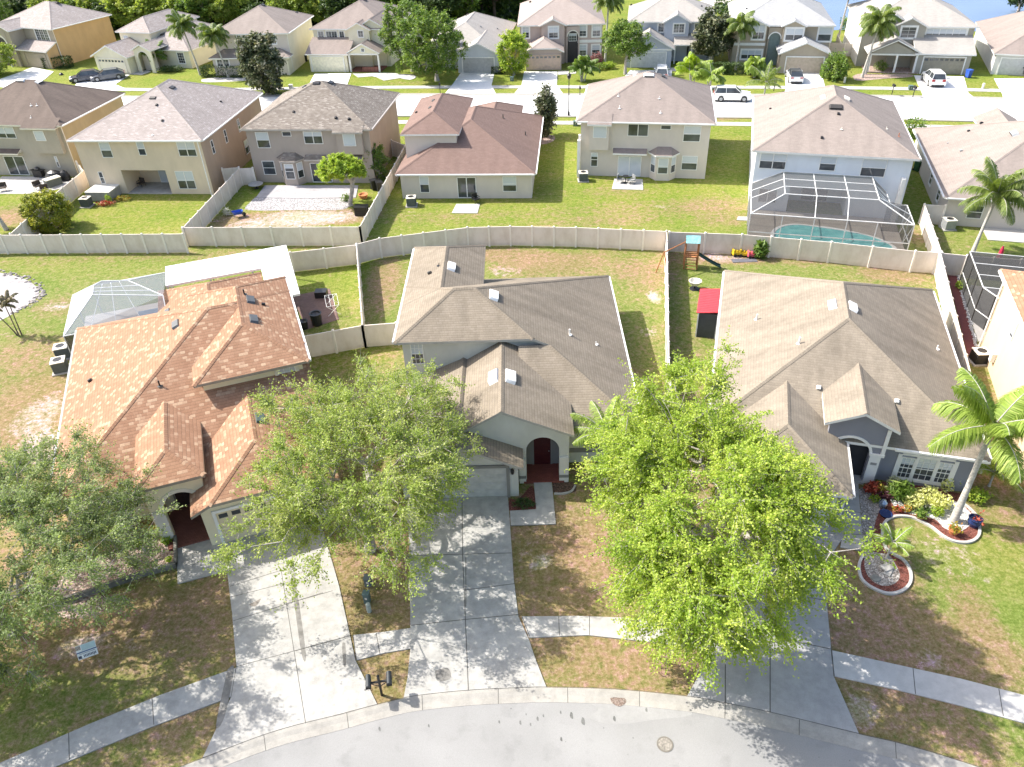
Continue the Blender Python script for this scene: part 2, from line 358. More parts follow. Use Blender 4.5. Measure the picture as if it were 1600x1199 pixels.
# ------------------------------------------------------------------ houses
def clip_poly(poly, f):
    out = []
    for i in range(len(poly)):
        a, b = poly[i], poly[(i + 1) % len(poly)]; fa, fb = f(a), f(b)
        if fa <= 1e-9: out.append(a)
        if (fa < -1e-9 and fb > 1e-9) or (fa > 1e-9 and fb < -1e-9):
            k = fa / (fa - fb); out.append((a[0] + k * (b[0] - a[0]), a[1] + k * (b[1] - a[1])))
    return out
def area2(p): return abs(sum(p[i][0] * p[(i + 1) % len(p)][1] - p[(i + 1) % len(p)][0] * p[i][1] for i in range(len(p)))) / 2
class Block:
    def __init__(s, rect, planes, oh=.4, ohs=None):
        x0, x1, y0, y1 = rect; s.rect = rect; s.pl = []
        for k, q in planes.items():
            e, p = q[0], q[1]; pos = q[2] if len(q) > 2 else {'L': x0, 'R': x1, 'F': y0, 'B': y1}[k]
            s.pl.append({'L': (e - p * pos, p, 0), 'R': (e + p * pos, -p, 0), 'F': (e - p * pos, 0, p), 'B': (e + p * pos, 0, -p)}[k])
        o = dict(L=oh, R=oh, F=oh, B=oh)
        if ohs: o.update(ohs)
        s.inner = (x0 + o['L'], x1 - o['R'], y0 + o['F'], y1 - o['B'])
    def h(s, x, y): return min(a + b * x + c * y for a, b, c in s.pl)
    def faces(s, rect):
        x0, x1, y0, y1 = rect; out = []
        for i, (a, b, c) in enumerate(s.pl):
            poly = [(x0, y0), (x1, y0), (x1, y1), (x0, y1)]
            for j, (a2, b2, c2) in enumerate(s.pl):
                if j != i and poly: poly = clip_poly(poly, lambda p: (a - a2) + (b - b2) * p[0] + (c - c2) * p[1])
            if len(poly) > 2 and area2(poly) > .01: out.append((i, poly))
        return out
    def roof(s, mb, th=.16):
        x0, x1, y0, y1 = s.rect; edges = {}
        for i, poly in s.faces(s.rect):
            a, b, c = s.pl[i]; g = math.hypot(b, c); d = (b / g, c / g); k = math.sqrt(1 + g * g)
            z = lambda p: a + b * p[0] + c * p[1]
            uv = [(p[0] * -d[1] + p[1] * d[0] + 37 * i, (p[0] * d[0] + p[1] * d[1]) * k) for p in poly]
            mb.poly([(p[0], p[1], z(p)) for p in poly], 0, uv)
            mb.poly([(p[0], p[1], z(p) - th) for p in poly][::-1], 1)
            for q in range(len(poly)):
                p, r = poly[q], poly[(q + 1) % len(poly)]
                on = any(abs(p[ax] - v) < 1e-6 and abs(r[ax] - v) < 1e-6 for ax, v in ((0, x0), (0, x1), (1, y0), (1, y1)))
                if on: mb.poly([(p[0], p[1], z(p) - th), (r[0], r[1], z(r) - th), (r[0], r[1], z(r)), (p[0], p[1], z(p))], 1)
                else:
                    key = tuple(sorted([(round(p[0], 3), round(p[1], 3)), (round(r[0], 3), round(r[1], 3))]))
                    edges[key] = ((p[0], p[1], z(p)), (r[0], r[1], z(r)))
        return list(edges.values())
    def walls(s, mb, th=.16, base=0.0, sidemat=None):
        x0, x1, y0, y1 = s.inner
        for i, poly in s.faces(s.inner):
            a, b, c = s.pl[i]; z = lambda p: a + b * p[0] + c * p[1] - th
            for q in range(len(poly)):
                p, r = poly[q], poly[(q + 1) % len(poly)]
                for ax, v, sd in ((0, x0, 'L'), (0, x1, 'R'), (1, y0, 'F'), (1, y1, 'B')):
                    if abs(p[ax] - v) < 1e-6 and abs(r[ax] - v) < 1e-6:
                        mi = (sidemat or {}).get(sd, 0)
                        mb.poly([(p[0], p[1], base), (r[0], r[1], base), (r[0], r[1], z(r)), (p[0], p[1], z(p))], mi)
class House:
    def __init__(s, name, label, o, yaw, wall, roofm, trim=None, cat='house', sidem=None):
        s.root = empty(name, (o[0], o[1], 0), R(yaw), label, cat); s.wall = wall; s.roofm = roofm; s.trim = trim or M_WHITE
        s.sidem = sidem; s.blocks = []; s.o = o; s.yaw = yaw
    def block(s, rect, planes, oh=.4, ohs=None, walls=True, sidemat=None, th=.16, base=0.0):
        b = Block(rect, planes, oh, ohs); b.w = walls; b.sm = sidemat; b.th = th; b.base = base; s.blocks.append(b); return b
    def shell(s, caps=True):
        r = MB(); wl = MB(); cp = MB()
        for b in s.blocks:
            E_ = b.roof(r, b.th)
            if b.w: b.walls(wl, b.th, b.base, b.sm)
            if caps:
                for a, c in E_:
                    A = Vector(a); C = Vector(c); d = C - A
                    if d.length < .2: continue
                    dn = d.normalized(); sd = Vector((-dn.y, dn.x, 0))
                    if sd.length < .1: continue
                    sd.normalize(); lift = Vector((0, 0, .035)); wd = .15
                    # only convex edges (hips and ridges)
                    mid = (A + C) / 2
                    dz1 = b.h(mid.x + sd.x * wd, mid.y + sd.y * wd) - mid.z; dz2 = b.h(mid.x - sd.x * wd, mid.y - sd.y * wd) - mid.z
                    n_ = max(1, int(d.length / .28))
                    P1 = sd * wd + Vector((0, 0, dz1 + .02)); P2 = -sd * wd + Vector((0, 0, dz2 + .02))
                    L_ = d.length
                    cp.poly([A + P1, A + lift, C + lift, C + P1], 0, [(0, 0), (.15, 0), (.15, L_), (0, L_)])
                    cp.poly([A + lift, A + P2, C + P2, C + lift], 0, [(.15, 0), (.3, 0), (.3, L_), (.15, L_)])
        s.roof_o = r.build('roof', [s.roofm, s.trim], s.root)
        if wl.f: s.wall_o = wl.build('wall', [s.wall] + ([s.sidem] if s.sidem else []), s.root)
        if cp.f: cp.build('ridge_cap', s.roofm, s.roof_o)
    def P(s, face, pos, u, v, z):
        return {'F': (u, pos - v, z), 'B': (u, pos + v, z), 'L': (pos - v, u, z), 'R': (pos + v, u, z)}[face]
    def fbox(s, mb, face, pos, u0, u1, v0, v1, z0, z1, mi=0):
        a = s.P(face, pos, u0, v0, z0); b = s.P(face, pos, u1, v1, z1)
        mb.box(min(a[0], b[0]), max(a[0], b[0]), min(a[1], b[1]), max(a[1], b[1]), z0, z1, mi)
    def window(s, face, pos, u, z, w_, h_, panes=1, split=True, blind=.5, grid=None, trim=0, trimm=None, open_=False):
        """u, z = lower left of the opening seen from outside"""
        mb = MB(); t = .055
        if trim:
            tm = MB(); 
            for (a, b, c, d) in ((u - trim, u + w_ + trim, z + h_, z + h_ + trim), (u - trim, u + w_ + trim, z - trim, z), (u - trim, u, z, z + h_), (u + w_, u + w_ + trim, z, z + h_)):
                s.fbox(mb, face, pos, a, b, -.02, .06, c, d, 1)
        for (a, b, c, d) in ((u, u + w_, z + h_ - t, z + h_), (u, u + w_, z, z + t), (u, u + t, z + t, z + h_ - t), (u + w_ - t, u + w_, z + t, z + h_ - t)):
            s.fbox(mb, face, pos, a, b, -.01, .045, c, d)
        for k in range(1, panes):
            x = u + w_ * k / panes; s.fbox(mb, face, pos, x - .035, x + .035, -.01, .05, z + t, z + h_ - t)
        if split: 
            for k in range(panes):
                xa = u + w_ * k / panes + .06; xb = u + w_ * (k + 1) / panes - .06
                s.fbox(mb, face, pos, xa, xb, -.01, .04, z + h_ / 2 - .025, z + h_ / 2 + .025)
        if grid:
            for k in range(1, grid[0]):
                x = u + w_ * k / grid[0]; s.fbox(mb, face, pos, x - .012, x + .012, 0, .03, z + t, z + h_ - t)
            for k in range(1, grid[1]):
                zz = z + h_ * k / grid[1]; s.fbox(mb, face, pos, u + t, u + w_ - t, 0, .028, zz - .012, zz + .012)
        wo = mb.build('window', [M_WHITE, trimm or M_WHITE], s.root)
        pm = MB(); zb = z + h_ * (1 - blind)
        def q(z0, z1, mi):
            if z1 - z0 < .02: return
            pts = [s.P(face, pos, a, .012, c) for a, c in ((u + t, z0), (u + w_ - t, z0), (u + w_ - t, z1), (u + t, z1))]
            pm.poly(pts, mi)
        q(z + t, zb, 0); q(zb, z + h_ - t, 1)
        pm.build('pane', [M_GLASS, M_BLIND], wo); return wo
    def garage(s, face, pos, u, w_, h_=2.15, m=None, trimm=None, lights=False, trimw=.14, arch=False):
        d = MB(); m = m or M_WHITE; n = 4
        for k in range(n):
            z0 = h_ * k / n; s.fbox(d, face, pos, u, u + w_, -.02, .015, z0 + .012, z0 + h_ / n - .012)
            if k < n:
                for j in range(8):
                    x0 = u + w_ * j / 8 + .06; x1 = u + w_ * (j + 1) / 8 - .06
                    s.fbox(d, face, pos, x0, x1, .01, .024, z0 + .09, z0 + h_ / n - .09)
        s.fbox(d, face, pos, u, u + w_, -.03, .004, 0, h_)
        do = d.build('garage_door', m, s.root)
        if lights:
            g = MB()
            for j in range(8):
                x0 = u + w_ * j / 8 + .1; x1 = u + w_ * (j + 1) / 8 - .1
                s.fbox(g, face, pos, x0, x1, .02, .03, h_ * .80, h_ * .93)
            g.build('pane', M_GLASS, do)
        t = MB()
        s.fbox(t, face, pos, u - trimw, u + w_ + trimw, -.02, .09, h_, h_ + trimw)
        s.fbox(t, face, pos, u - trimw, u, -.02, .09, 0, h_); s.fbox(t, face, pos, u + w_, u + w_ + trimw, -.02, .09, 0, h_)
        t.build('frame', trimm or s.trim, do); return do
    def door(s, face, pos, u, w_, h_, m, trimm=None, glass=False, z=0.0):
        d = MB(); s.fbox(d, face, pos, u, u + w_, -.02, .03, z, z + h_)
        for a in (0, 1):
            for c in (0, 1, 2):
                s.fbox(d, face, pos, u + w_ * (.12 + .44 * a), u + w_ * (.44 + .44 * a), .02, .045, z + h_ * (.06 + .31 * c), z + h_ * (.30 + .31 * c))
        do = d.build('door', m, s.root)
        hd = MB(); p = s.P(face, pos, u + w_ - .09, .05, z + 1.0); hd.rod(p, s.P(face, pos, u + w_ - .09, .10, z + 1.0), .03); hd.build('handle', M_GREYM, do)
        t = MB(); s.fbox(t, face, pos, u - .1, u + w_ + .1, -.02, .05, z + h_, z + h_ + .1); s.fbox(t, face, pos, u - .1, u, -.02, .05, z, z + h_); s.fbox(t, face, pos, u + w_, u + w_ + .1, -.02, .05, z, z + h_)
        t.build('frame', trimm or s.trim, do); return do
    def slider(s, face, pos, u, w_, h_=2.1, blind=.6, z=.05):
        mb = MB(); t = .07
        for (a, b, c, d) in ((u, u + w_, z + h_ - t, z + h_), (u, u + w_, z, z + t), (u, u + t, z, z + h_), (u + w_ - t, u + w_, z, z + h_), (u + w_ / 2 - .04, u + w_ / 2 + .04, z, z + h_)):
            s.fbox(mb, face, pos, a, b, -.01, .05, c, d)
        o = mb.build('sliding_door', M_WHITE, s.root); pm = MB()
        for a, b, mi in ((u + t, u + w_ / 2 - .04, 1 if blind > .4 else 0), (u + w_ / 2 + .04, u + w_ - t, 1 if blind > .8 else 0)):
            pm.poly([s.P(face, pos, q_, .012, zz) for q_, zz in ((a, z + t), (b, z + t), (b, z + h_ - t), (a, z + h_ - t))], mi)
        pm.build('pane', [M_GLASS, M_BLIND], o)
    def box(s, name, x0, x1, y0, y1, z0, z1, m, bevel=0):
        mb = MB(); mb.box(x0, x1, y0, y1, z0, z1); return mb.build(name, m, s.root)
    def vent(s, b, x, y, kind='turtle', m=None, sz=1.0):
        """things that stick out of the roof surface"""
        z = b.h(x, y); a_ = min(b.pl, key=lambda q: q[0] + q[1] * x + q[2] * y); g = Vector((a_[1], a_[2], 0))
        nrm = Vector((-a_[1], -a_[2], 1)).normalized(); up = Vector((g.x, g.y, g.length ** 2)).normalized() if g.length > 0 else Vector((0, 1, 0)); sx = up.cross(nrm).normalized()
        M_ = Matrix((( sx.x, up.x, nrm.x, x), (sx.y, up.y, nrm.y, y), (sx.z, up.z, nrm.z, z), (0, 0, 0, 1)))
        mb = MB()
        if kind == 'turtle':      # long box vent with sloped hood
            L_, W_ = .6 * sz, .28 * sz; H_ = .17 * sz
            c = [(-L_, -W_, 0), (L_, -W_, 0), (L_, W_, 0), (-L_, W_, 0), (-L_ * .8, -W_, H_), (L_ * .8, -W_, H_), (L_ * .8, W_ * .9, H_ * .8), (-L_ * .8, W_ * .9, H_ * .8)]
            c = [M_ @ Vector(p) for p in c]
            for q in ((4, 5, 6, 7), (1, 2, 6, 5), (2, 3, 7, 6), (3, 0, 4, 7)): mb.poly([c[i] for i in q])
            mb.poly([c[i] for i in (0, 1, 5, 4)], 1)
            s2 = mb.build('roof_vent', [m or M_WHITE, M_DARKW], s.roof_o)
        elif kind == 'pipe':
            mb.lathe([(.16, 0), (.05, .02)], 8, 0, (x, y, z)); mb.rod((x, y, z - .05), (x, y, z + .38 * sz), .05 * sz, n=8); mb.build('vent_pipe', m or M_WHITE, s.roof_o)
        else:
            mb.box(-.16 * sz, .16 * sz, -.16 * sz, .16 * sz, 0, .12 * sz, 0, M_); mb.box(-.1 * sz, .1 * sz, -.18 * sz, .12 * sz, .12 * sz, .2 * sz, 0, M_); mb.build('roof_vent', m or M_BLACK, s.roof_o)
    def arch_wall(s, face, pos, u0, u1, top, uc, r, spring, th=.25, m=None, surround=None, sw=.16):
        """front wall with an arched opening; top = list of (u,z) outline along the top, from u0 to u1"""
        outer = [(u0, 0)] + [] ; n = 14
        arc = [(uc - r, 0)] + [(uc - r * math.cos(math.pi * k / n), spring + r * math.sin(math.pi * k / n)) for k in range(n + 1)] + [(uc + r, 0)]
        pts = [(u0, 0)] + arc + [(u1, 0)] + list(reversed(top))
        tri = tessellate_polygon([[Vector((p[0], p[1], 0)) for p in pts]])
        mb = MB()
        for t3 in tri:
            for v in (0, -th): mb.poly([s.P(face, pos, pts[i][0], v, pts[i][1]) for i in t3])
        for k in range(len(pts)):
            a, b = pts[k], pts[(k + 1) % len(pts)]
            mb.poly([s.P(face, pos, a[0], 0, a[1]), s.P(face, pos, b[0], 0, b[1]), s.P(face, pos, b[0], -th, b[1]), s.P(face, pos, a[0], -th, a[1])])
        o = mb.build('arch_wall', m or s.wall, s.root)
        if surround:
            t = MB()
            for k in range(n):
                a0 = math.pi * k / n; a1 = math.pi * (k + 1) / n
                q = [(uc - (r) * math.cos(a0), spring + r * math.sin(a0)), (uc - (r + sw) * math.cos(a0), spring + (r + sw) * math.sin(a0)), (uc - (r + sw) * math.cos(a1), spring + (r + sw) * math.sin(a1)), (uc - r * math.cos(a1), spring + r * math.sin(a1))]
                t.poly([s.P(face, pos, a, .05, b) for a, b in q])
                t.poly([s.P(face, pos, a, c, b) for (a, b), c in ((q[1], .05), (q[1], -.01), (q[2], -.01), (q[2], .05))])
                t.poly([s.P(face, pos, a, c, b) for (a, b), c in ((q[0], .05), (q[0], -.01), (q[3], -.01), (q[3], .05))])
            t.build('arch_surround', surround, o)
        return o
# ------------------------------------------------------------------ the ground
def axis(lo, hi, fine, segs):
    return np.array(sorted(set([round(v, 3) for a, b, st in segs for v in np.arange(a, b, st)] + [hi])))
gx = axis(-900, 900, .4, [(-900, -140, 95), (-140, -36, 1.3), (-36, 36, .4), (36, 120, 1.3), (120, 900, 97)])
gy = axis(-60, 1400, .4, [(-60, 10, 7), (10, 66, .4), (66, 130, .9), (130, 230, 3), (230, 1400, 90)])
GX, GY = np.meshgrid(gx, gy)
ch = np.zeros(GX.shape + (4,), dtype=np.float32); ch[..., 3] = 1
def paint(c, px, py, rx, ry=None, v=1.0, rot=0.0, soft=1.0):
    p = G(px, py); ry = ry or rx; dx = GX - p.x; dy = GY - p.y; a = R(rot)
    u = (dx * math.cos(a) + dy * math.sin(a)) / rx; w_ = (-dx * math.sin(a) + dy * math.cos(a)) / ry
    k = np.clip(1.6 - np.sqrt(u * u + w_ * w_) * 1.1, 0, 1) ** soft
    ch[..., c] = np.clip(ch[..., c] + v * k, 0, 1) if v > 0 else np.clip(ch[..., c] * (1 + v * k), 0, 1)
ch[..., 2] = np.clip((GY - 55) / 12, 0, 1)            # the yards further back are greener
ch[..., 0] = np.clip((52 - GY) / 20, 0, 1) * .34 + .31 - .20 * np.clip((GY - 100) / 10, 0, 1)
front = GY < 40
# front lawns: dry, brown under the trees
for q in [(0, 620, 930, 3, 3.5, .5), (0, 600, 1050, 2.5, 2, .6), (0, 870, 900, 3, 3.6, .6), (0, 840, 860, 2, 2.2, .4), (0, 1380, 960, 4.2, 3.2, .45), (0, 960, 1040, 5, 1.2, .12), (0, 1340, 1100, 1.8, 1.5, .3), (0, 1500, 1120, 5, 1, .1),
          (0, 270, 990, 3.5, 3, .25), (0, 150, 1010, 2, 1.2, .4), (0, 250, 1120, 3, 1, .2), (0, 1450, 990, 1.6, 2.4, .25), (0, 960, 940, 2, 1.5, -.3), (0, 1560, 1000, 2.6, 6, -.75), (0, 1560, 900, 2.6, 3, -.6), (0, 1440, 1010, 1.4, 1.8, .2),
          (0, 200, 1050, 4, 1.6, -.2), (0, 60, 1130, 4, 2, -.3),
          (0, 800, 400, 3.5, 1.2, .35), (0, 850, 410, 4, 1.5, .3), (0, 1000, 430, 1.6, 3, .35), (0, 950, 395, 3, 1, .2), (0, 600, 440, 1.3, 4.5, .55), (0, 1120, 400, 3, 1.5, .6), (0, 1300, 405, 6, 1, .35), (0, 1400, 430, 3, 2, .35),
          (0, 250, 400, 14, 1.2, .2), (0, 60, 560, 4, 3, .25), (0, 50, 640, 3, 3, .6), (0, 90, 480, 2, 1.5, .3), (0, 520, 470, 1.2, 3, -.4), (0, 430, 350, 4, 1, .7), (0, 540, 345, 2, .8, .4), (0, 360, 345, 2, 1.4, .5), (0, 40, 330, 4, 1.6, .4),
          (0, 700, 340, 9, 1.2, .2), (0, 1000, 330, 8, 2.2, .22), (0, 1120, 320, 4, 2, .25), (0, 900, 350, 6, 1, .2), (0, 640, 130, 5, 1.2, .35), (0, 700, 135, 4, 1, .3), (0, 1110, 186, 5, .6, .5), (0, 1435, 370, 1.5, 1.5, .4), (0, 255, 140, 4, 1, .3),
          (1, 60, 650, 1.5, 2.6, .6), (1, 75, 700, 1.6, 1.8, .75), (1, 90, 480, 1.4, .8, .55), (1, 1022, 465, .55, .9, .9), (1, 1012, 520, .8, .8, .5), (1, 790, 425, 1.6, 1, .45), (1, 645, 335, 1, .5, .55), (1, 1035, 325, 1.4, .5, .55), (1, 470, 350, 4, .9, .65), (1, 380, 352, 2, .7, .6),
          (1, 120, 1010, 1.1, .8, .6), (1, 180, 1020, 1.5, 1.2, .3), (1, 850, 880, .5, .4, .5), (1, 1345, 1110, .7, .7, .65), (1, 1460, 1040, .8, .8, .45), (1, 1500, 860, .9, 2.8, .35), (1, 1135, 405, 1.8, .8, .6), (1, 1100, 395, 1.5, 1, .5), (1, 30, 520, 2, .6, .3),
          (1, 830, 870, 1, 1.4, .3), (1, 590, 800, .8, 1, .3), (1, 1590, 1075, 1, 1, .3), (1, 540, 340, 2.4, .8, .5), (1, 440, 340, 4, 1.4, .5), (1, 500, 335, 4, 1.2, .45), (0, 480, 338, 6, 1.6, .6), (1, 375, 330, 1.0, 2.0, .3), (0, 880, 420, 5, 2.2, .35), (0, 700, 300, 1, 1, .1), (1, 330, 345, 1.5, .8, .4), (0, 300, 300, 2, 1, -.1), (0, 1040, 420, 1.2, 5, .25), (0, 760, 395, 3, 1.2, .3), (0, 1560, 1030, 1.2, 2, .55), (0, 1520, 940, .9, 1.6, .5), (0, 1500, 1010, 1.6, 1.6, .45), (1, 1450, 870, .8, 1.8, .35), (0, 1180, 400, 2, 1.2, .5), (0, 1400, 420, 3, 1.5, .3), (0, 20, 345, 3, 1.4, .45), (1, 60, 345, 1.4, .6, .4), (0, 960, 300, 4, 1.2, .2), (0, 1130, 345, 2.5, 1.2, .3), (1, 260, 980, 1.2, .6, .2)]:
    c, px, py, rx, ry, v = q; paint(c, px, py, rx, ry, v)
paint(2, 540, 440, 4, 5, .8); paint(2, 520, 560, 3, 2, 1); paint(2, 560, 540, 3, 2, 1); paint(2, 1540, 800, 4, 5, .5); paint(2, 1090, 470, 1.2, 5, .5)
nr, nc = GX.shape
verts = np.stack([GX, GY, np.zeros_like(GX)], -1).reshape(-1, 3)
idx = np.arange(nr * nc).reshape(nr, nc)
faces = np.stack([idx[:-1, :-1], idx[:-1, 1:], idx[1:, 1:], idx[1:, :-1]], -1).reshape(-1, 4)
def np_mesh(name, verts, faces, mats, parent=None, mi=None, var=None, smooth=False):
    me = bpy.data.meshes.new(name); k = faces.shape[1]
    me.vertices.add(len(verts)); me.vertices.foreach_set('co', verts.astype(np.float32).ravel())
    me.loops.add(faces.size); me.loops.foreach_set('vertex_index', faces.astype(np.int32).ravel())
    me.polygons.add(len(faces)); me.polygons.foreach_set('loop_start', np.arange(0, faces.size, k, dtype=np.int32))
    try: me.polygons.foreach_set('loop_total', np.full(len(faces), k, dtype=np.int32))
    except Exception: pass
    for m_ in (mats if isinstance(mats, (list, tuple)) else [mats]): me.materials.append(m_)
    if mi is not None: me.polygons.foreach_set('material_index', mi.astype(np.int32))
    if var is not None:
        at = me.attributes.new('var', 'FLOAT', 'FACE'); at.data.foreach_set('value', var.astype(np.float32))
    me.update(calc_edges=True)
    if smooth: me.polygons.foreach_set('use_smooth', np.ones(len(faces), dtype=bool))
    o = bpy.data.objects.new(name, me); COL.objects.link(o)
    if parent is not None: o.parent = parent
    return o
go = np_mesh('ground', verts, faces, M_GRASS)
ca = go.data.color_attributes.new('ground', 'FLOAT_COLOR', 'POINT'); ca.data.foreach_set('color', ch.reshape(-1, 4).ravel())
go['kind'] = 'structure'
# ---- near street (cul-de-sac) with its gutter
curb = [(-400, 1420), (-100, 1345), (120, 1265), (317, 1188), (430, 1146), (530, 1120), (590, 1104), (647, 1091), (731, 1082), (800, 1078.5), (856, 1077), (960, 1080), (1073, 1091), (1133, 1102), (1206, 1117), (1342, 1150), (1411, 1166), (1514, 1197), (1700, 1262), (1900, 1350)]
CW = [G(*p) for p in curb]
def offset(line, d):
    out = []
    for i, p in enumerate(line):
        a = line[max(i - 1, 0)]; b = line[min(i + 1, len(line) - 1)]; t_ = (b - a).normalized(); n = Vector((t_.y, -t_.x, 0)); out.append(p + n * d)
    return out
def smooth_line(line, k=6):
    out = []
    for i in range(len(line) - 1):
        p0 = line[max(i - 1, 0)]; p1 = line[i]; p2 = line[i + 1]; p3 = line[min(i + 2, len(line) - 1)]
        for j in range(k):
            t_ = j / k
            out.append(.5 * ((2 * p1) + (-p0 + p2) * t_ + (2 * p0 - 5 * p1 + 4 * p2 - p3) * t_ ** 2 + (-p0 + 3 * p1 - 3 * p2 + p3) * t_ ** 3))
    out.append(line[-1]); return out
CW = smooth_line(CW)
rd = MB(); o_ = offset(CW, .5)
for i in range(len(CW) - 1): rd.poly([(o_[i].x, o_[i].y, .004), (o_[i].x, o_[i].y - 40, .004), (o_[i + 1].x, o_[i + 1].y - 40, .004), (o_[i + 1].x, o_[i + 1].y, .004)])
tag(rd.build('road_near', M_ROAD), kind='structure')
def ribbon(name, line, prof, m, joints=None, jm=None):
    """prof: list of (offset, z)"""
    b = MB(); L_ = [offset(line, o) for o, z in prof]
    for k in range(len(prof) - 1):
        for i in range(len(line) - 1):
            b.poly([(*L_[k][i].to_2d(), prof[k][1]), (*L_[k][i + 1].to_2d(), prof[k][1]), (*L_[k + 1][i + 1].to_2d(), prof[k + 1][1]), (*L_[k + 1][i].to_2d(), prof[k + 1][1])])
    if joints:
        acc = 0
        for i in range(len(line) - 1):
            acc += (line[i + 1] - line[i]).length
            if acc > joints:
                acc = 0; t_ = (line[i + 1] - line[i]).normalized() * .012
                for k in range(len(prof) - 1):
                    if prof[k][0] == prof[k + 1][0]: continue
                    A, B = L_[k][i], L_[k + 1][i]; z0, z1 = prof[k][1] + .003, prof[k + 1][1] + .003
                    b.poly([(A.x - t_.x, A.y - t_.y, z0), (A.x + t_.x, A.y + t_.y, z0), (B.x + t_.x, B.y + t_.y, z1), (B.x - t_.x, B.y - t_.y, z1)], 1)
    return tag(b.build(name, [m, jm or M_JOINT]), kind='structure')
ribbon('kerb_near', CW, [(-.02, .0), (-.02, .06), (.12, .058), (.32, .02), (.62, .014), (.62, 0)], M_GUT, 3.0)
# expansion joint between drives and the kerb
jb = MB()
ja, jb2 = offset(CW, -.035), offset(CW, -.06)
for i in range(len(CW) - 1): jb.poly([(*jb2[i].to_2d(), .062), (*jb2[i + 1].to_2d(), .062), (*ja[i + 1].to_2d(), .062), (*ja[i].to_2d(), .062)])
tag(jb.build('kerb_joint', M_JOINT), kind='structure')
# ---- pale dusty wash and stains on the road
def blot(name, pts, z, m):
    P = smooth_line([G(*p) for p in pts] + [G(*pts[0])], 5)[:-1]
    b = MB(); b.prism([(p.x, p.y) for p in P], None, z); return tag(b.build(name, m), kind='structure')
M_WASH = concrete('pale_wash', (.325, .32, .31), .1, .1)
blot('road_wash', [(900, 1092), (1000, 1096), (1060, 1102), (1080, 1118), (1020, 1126), (960, 1133), (920, 1122), (935, 1108)], .007, M_WASH)
M_STAIN = concrete('road_stain', (.19, .19, .18), .2, .5)
for i, (px, py, r_) in enumerate(((822, 1117, 2), (840, 1124, 4), (849, 1119, 3), (813, 1130, 4), (829, 1133, 3), (893, 1119, 6), (911, 1128, 7), (960, 1124, 5), (876, 1114, 3), (877, 1156, 4), (670, 1135, 3), (593, 1140, 4), (780, 1129, 3), (1010, 1110, 4))):
    blot('road_stain', [(px - r_ * .45, py), (px - r_ * .2, py - r_ * .9), (px + r_ * .3, py - r_ * .5), (px + r_ * .4, py + r_ * .8), (px - r_ * .2, py + r_ * .6)], .0075 + i * .0002, M_STAIN)
M_LEAFLIT = speckle('wet_leaves', [(.20, .13, .10), (.32, .24, .2), (.14, .10, .08), (.42, .36, .3)], 30)
tag(blot('leaf_litter', [(953, 1092), (965, 1090), (976, 1092), (978, 1099), (968, 1105), (957, 1100)], .022, M_LEAFLIT), 'small pile of brown leaves in the street gutter', 'leaf pile', kind='stuff')
# ---- drives, walks and pavements at the front
def slab(name, pts, z, m, joints=(), thick=.05, jw=.03):
    o = sheet(name, pts, z, m, thick=thick)
    if joints:
        j = strips(joints, jw, z + .004, 'pavement_joint', M_JOINT); tag(j, kind='structure')
    return o
slab('driveway_left', [(349, 838), (351, 859), (363, 960), (370, 1044), (362, 1090), (317, 1186), (430, 1145), (530, 1119), (590, 1103), (555.6, 1033), (530, 917), (500, 812)], .055, M_CONC,
     [((368, 1044), (552, 994)), ((365, 972), (505, 928)), ((361, 935), (450, 912)), ((440, 895), (478, 1133)), ((462, 1019), (552, 994)), ((450, 945), (520, 925)), ((360, 918), (440, 893))], jw=.025)
slab('walk_left', [(276.4, 842), (278, 914), (355, 893.6), (350.5, 858), (349, 840)], .06, M_CONC2, [])
slab('sidewalk_left', [(-160, 1262), (0, 1194), (140, 1133), (250, 1088), (369, 1045), (362, 1090), (230, 1140), (88, 1199), (-60, 1270)], .05, M_CONC, [((108, 1147), (109, 1189)), ((238, 1092), (241, 1134)), ((369, 1046), (362, 1090))])
slab('driveway_middle', [(636, 776), (640, 870), (641.7, 1012.6), (637, 1060), (630.7, 1093), (731, 1081), (854, 1076), (838, 1035), (826.6, 1001.7), (810, 965), (802.8, 906), (797, 822), (793.6, 777)], .055, M_CONC,
     [((722, 780), (723, 870)), ((723, 870), (732, 1081)), ((641, 870), (799, 866)), ((726, 924), (804, 914)), ((643, 979), (726, 970)), ((726, 970), (812, 962)), ((728, 873), (728, 950))], jw=.035)
slab('walk_middle', [(834, 755), (838, 797.6), (797, 800), (798, 823), (868.5, 820.5), (862, 754)], .06, M_CONC2, [((797, 823), (838, 822))])
slab('sidewalk_mid_left', [(552, 994), (600, 989), (642, 983), (641.5, 1015), (600, 1022), (557.5, 1033)], .05, M_CONC2, [((588, 991), (594, 1024)), ((642, 984), (642, 1015)), ((552, 995), (557, 1032))])
slab('sidewalk_middle', [(815, 965), (900, 964), (980, 967), (1070, 976), (1125, 985), (1122, 1020), (1070, 1011), (1037, 1007), (918, 994), (826.6, 998)], .05, M_CONC2, [((816, 965), (828, 997)), ((873, 965), (874, 995)), ((921, 965), (921, 994)), ((980, 967), (979, 1001)), ((1037, 971), (1037, 1006)), ((1088, 980), (1087, 1013))])
slab('driveway_right', [(1160, 770), (1130, 900), (1113, 1010), (1106, 1031), (1073, 1090), (1133, 1101), (1206, 1116), (1342, 1149), (1302, 1058), (1298, 1013), (1290.7, 936), (1287, 886), (1345, 800), (1330, 768)], .055, concrete('grey_drive', (.40, .39, .38), .15, .15),
     [((1232, 1002), (1297, 1016)), ((1200, 925), (1290, 940)), ((1203, 840), (1203, 1115)), ((1133, 1040), (1133, 1101)), ((1298, 1014), (1303, 1058)), ((1130, 900), (1287, 905))], jw=.04)
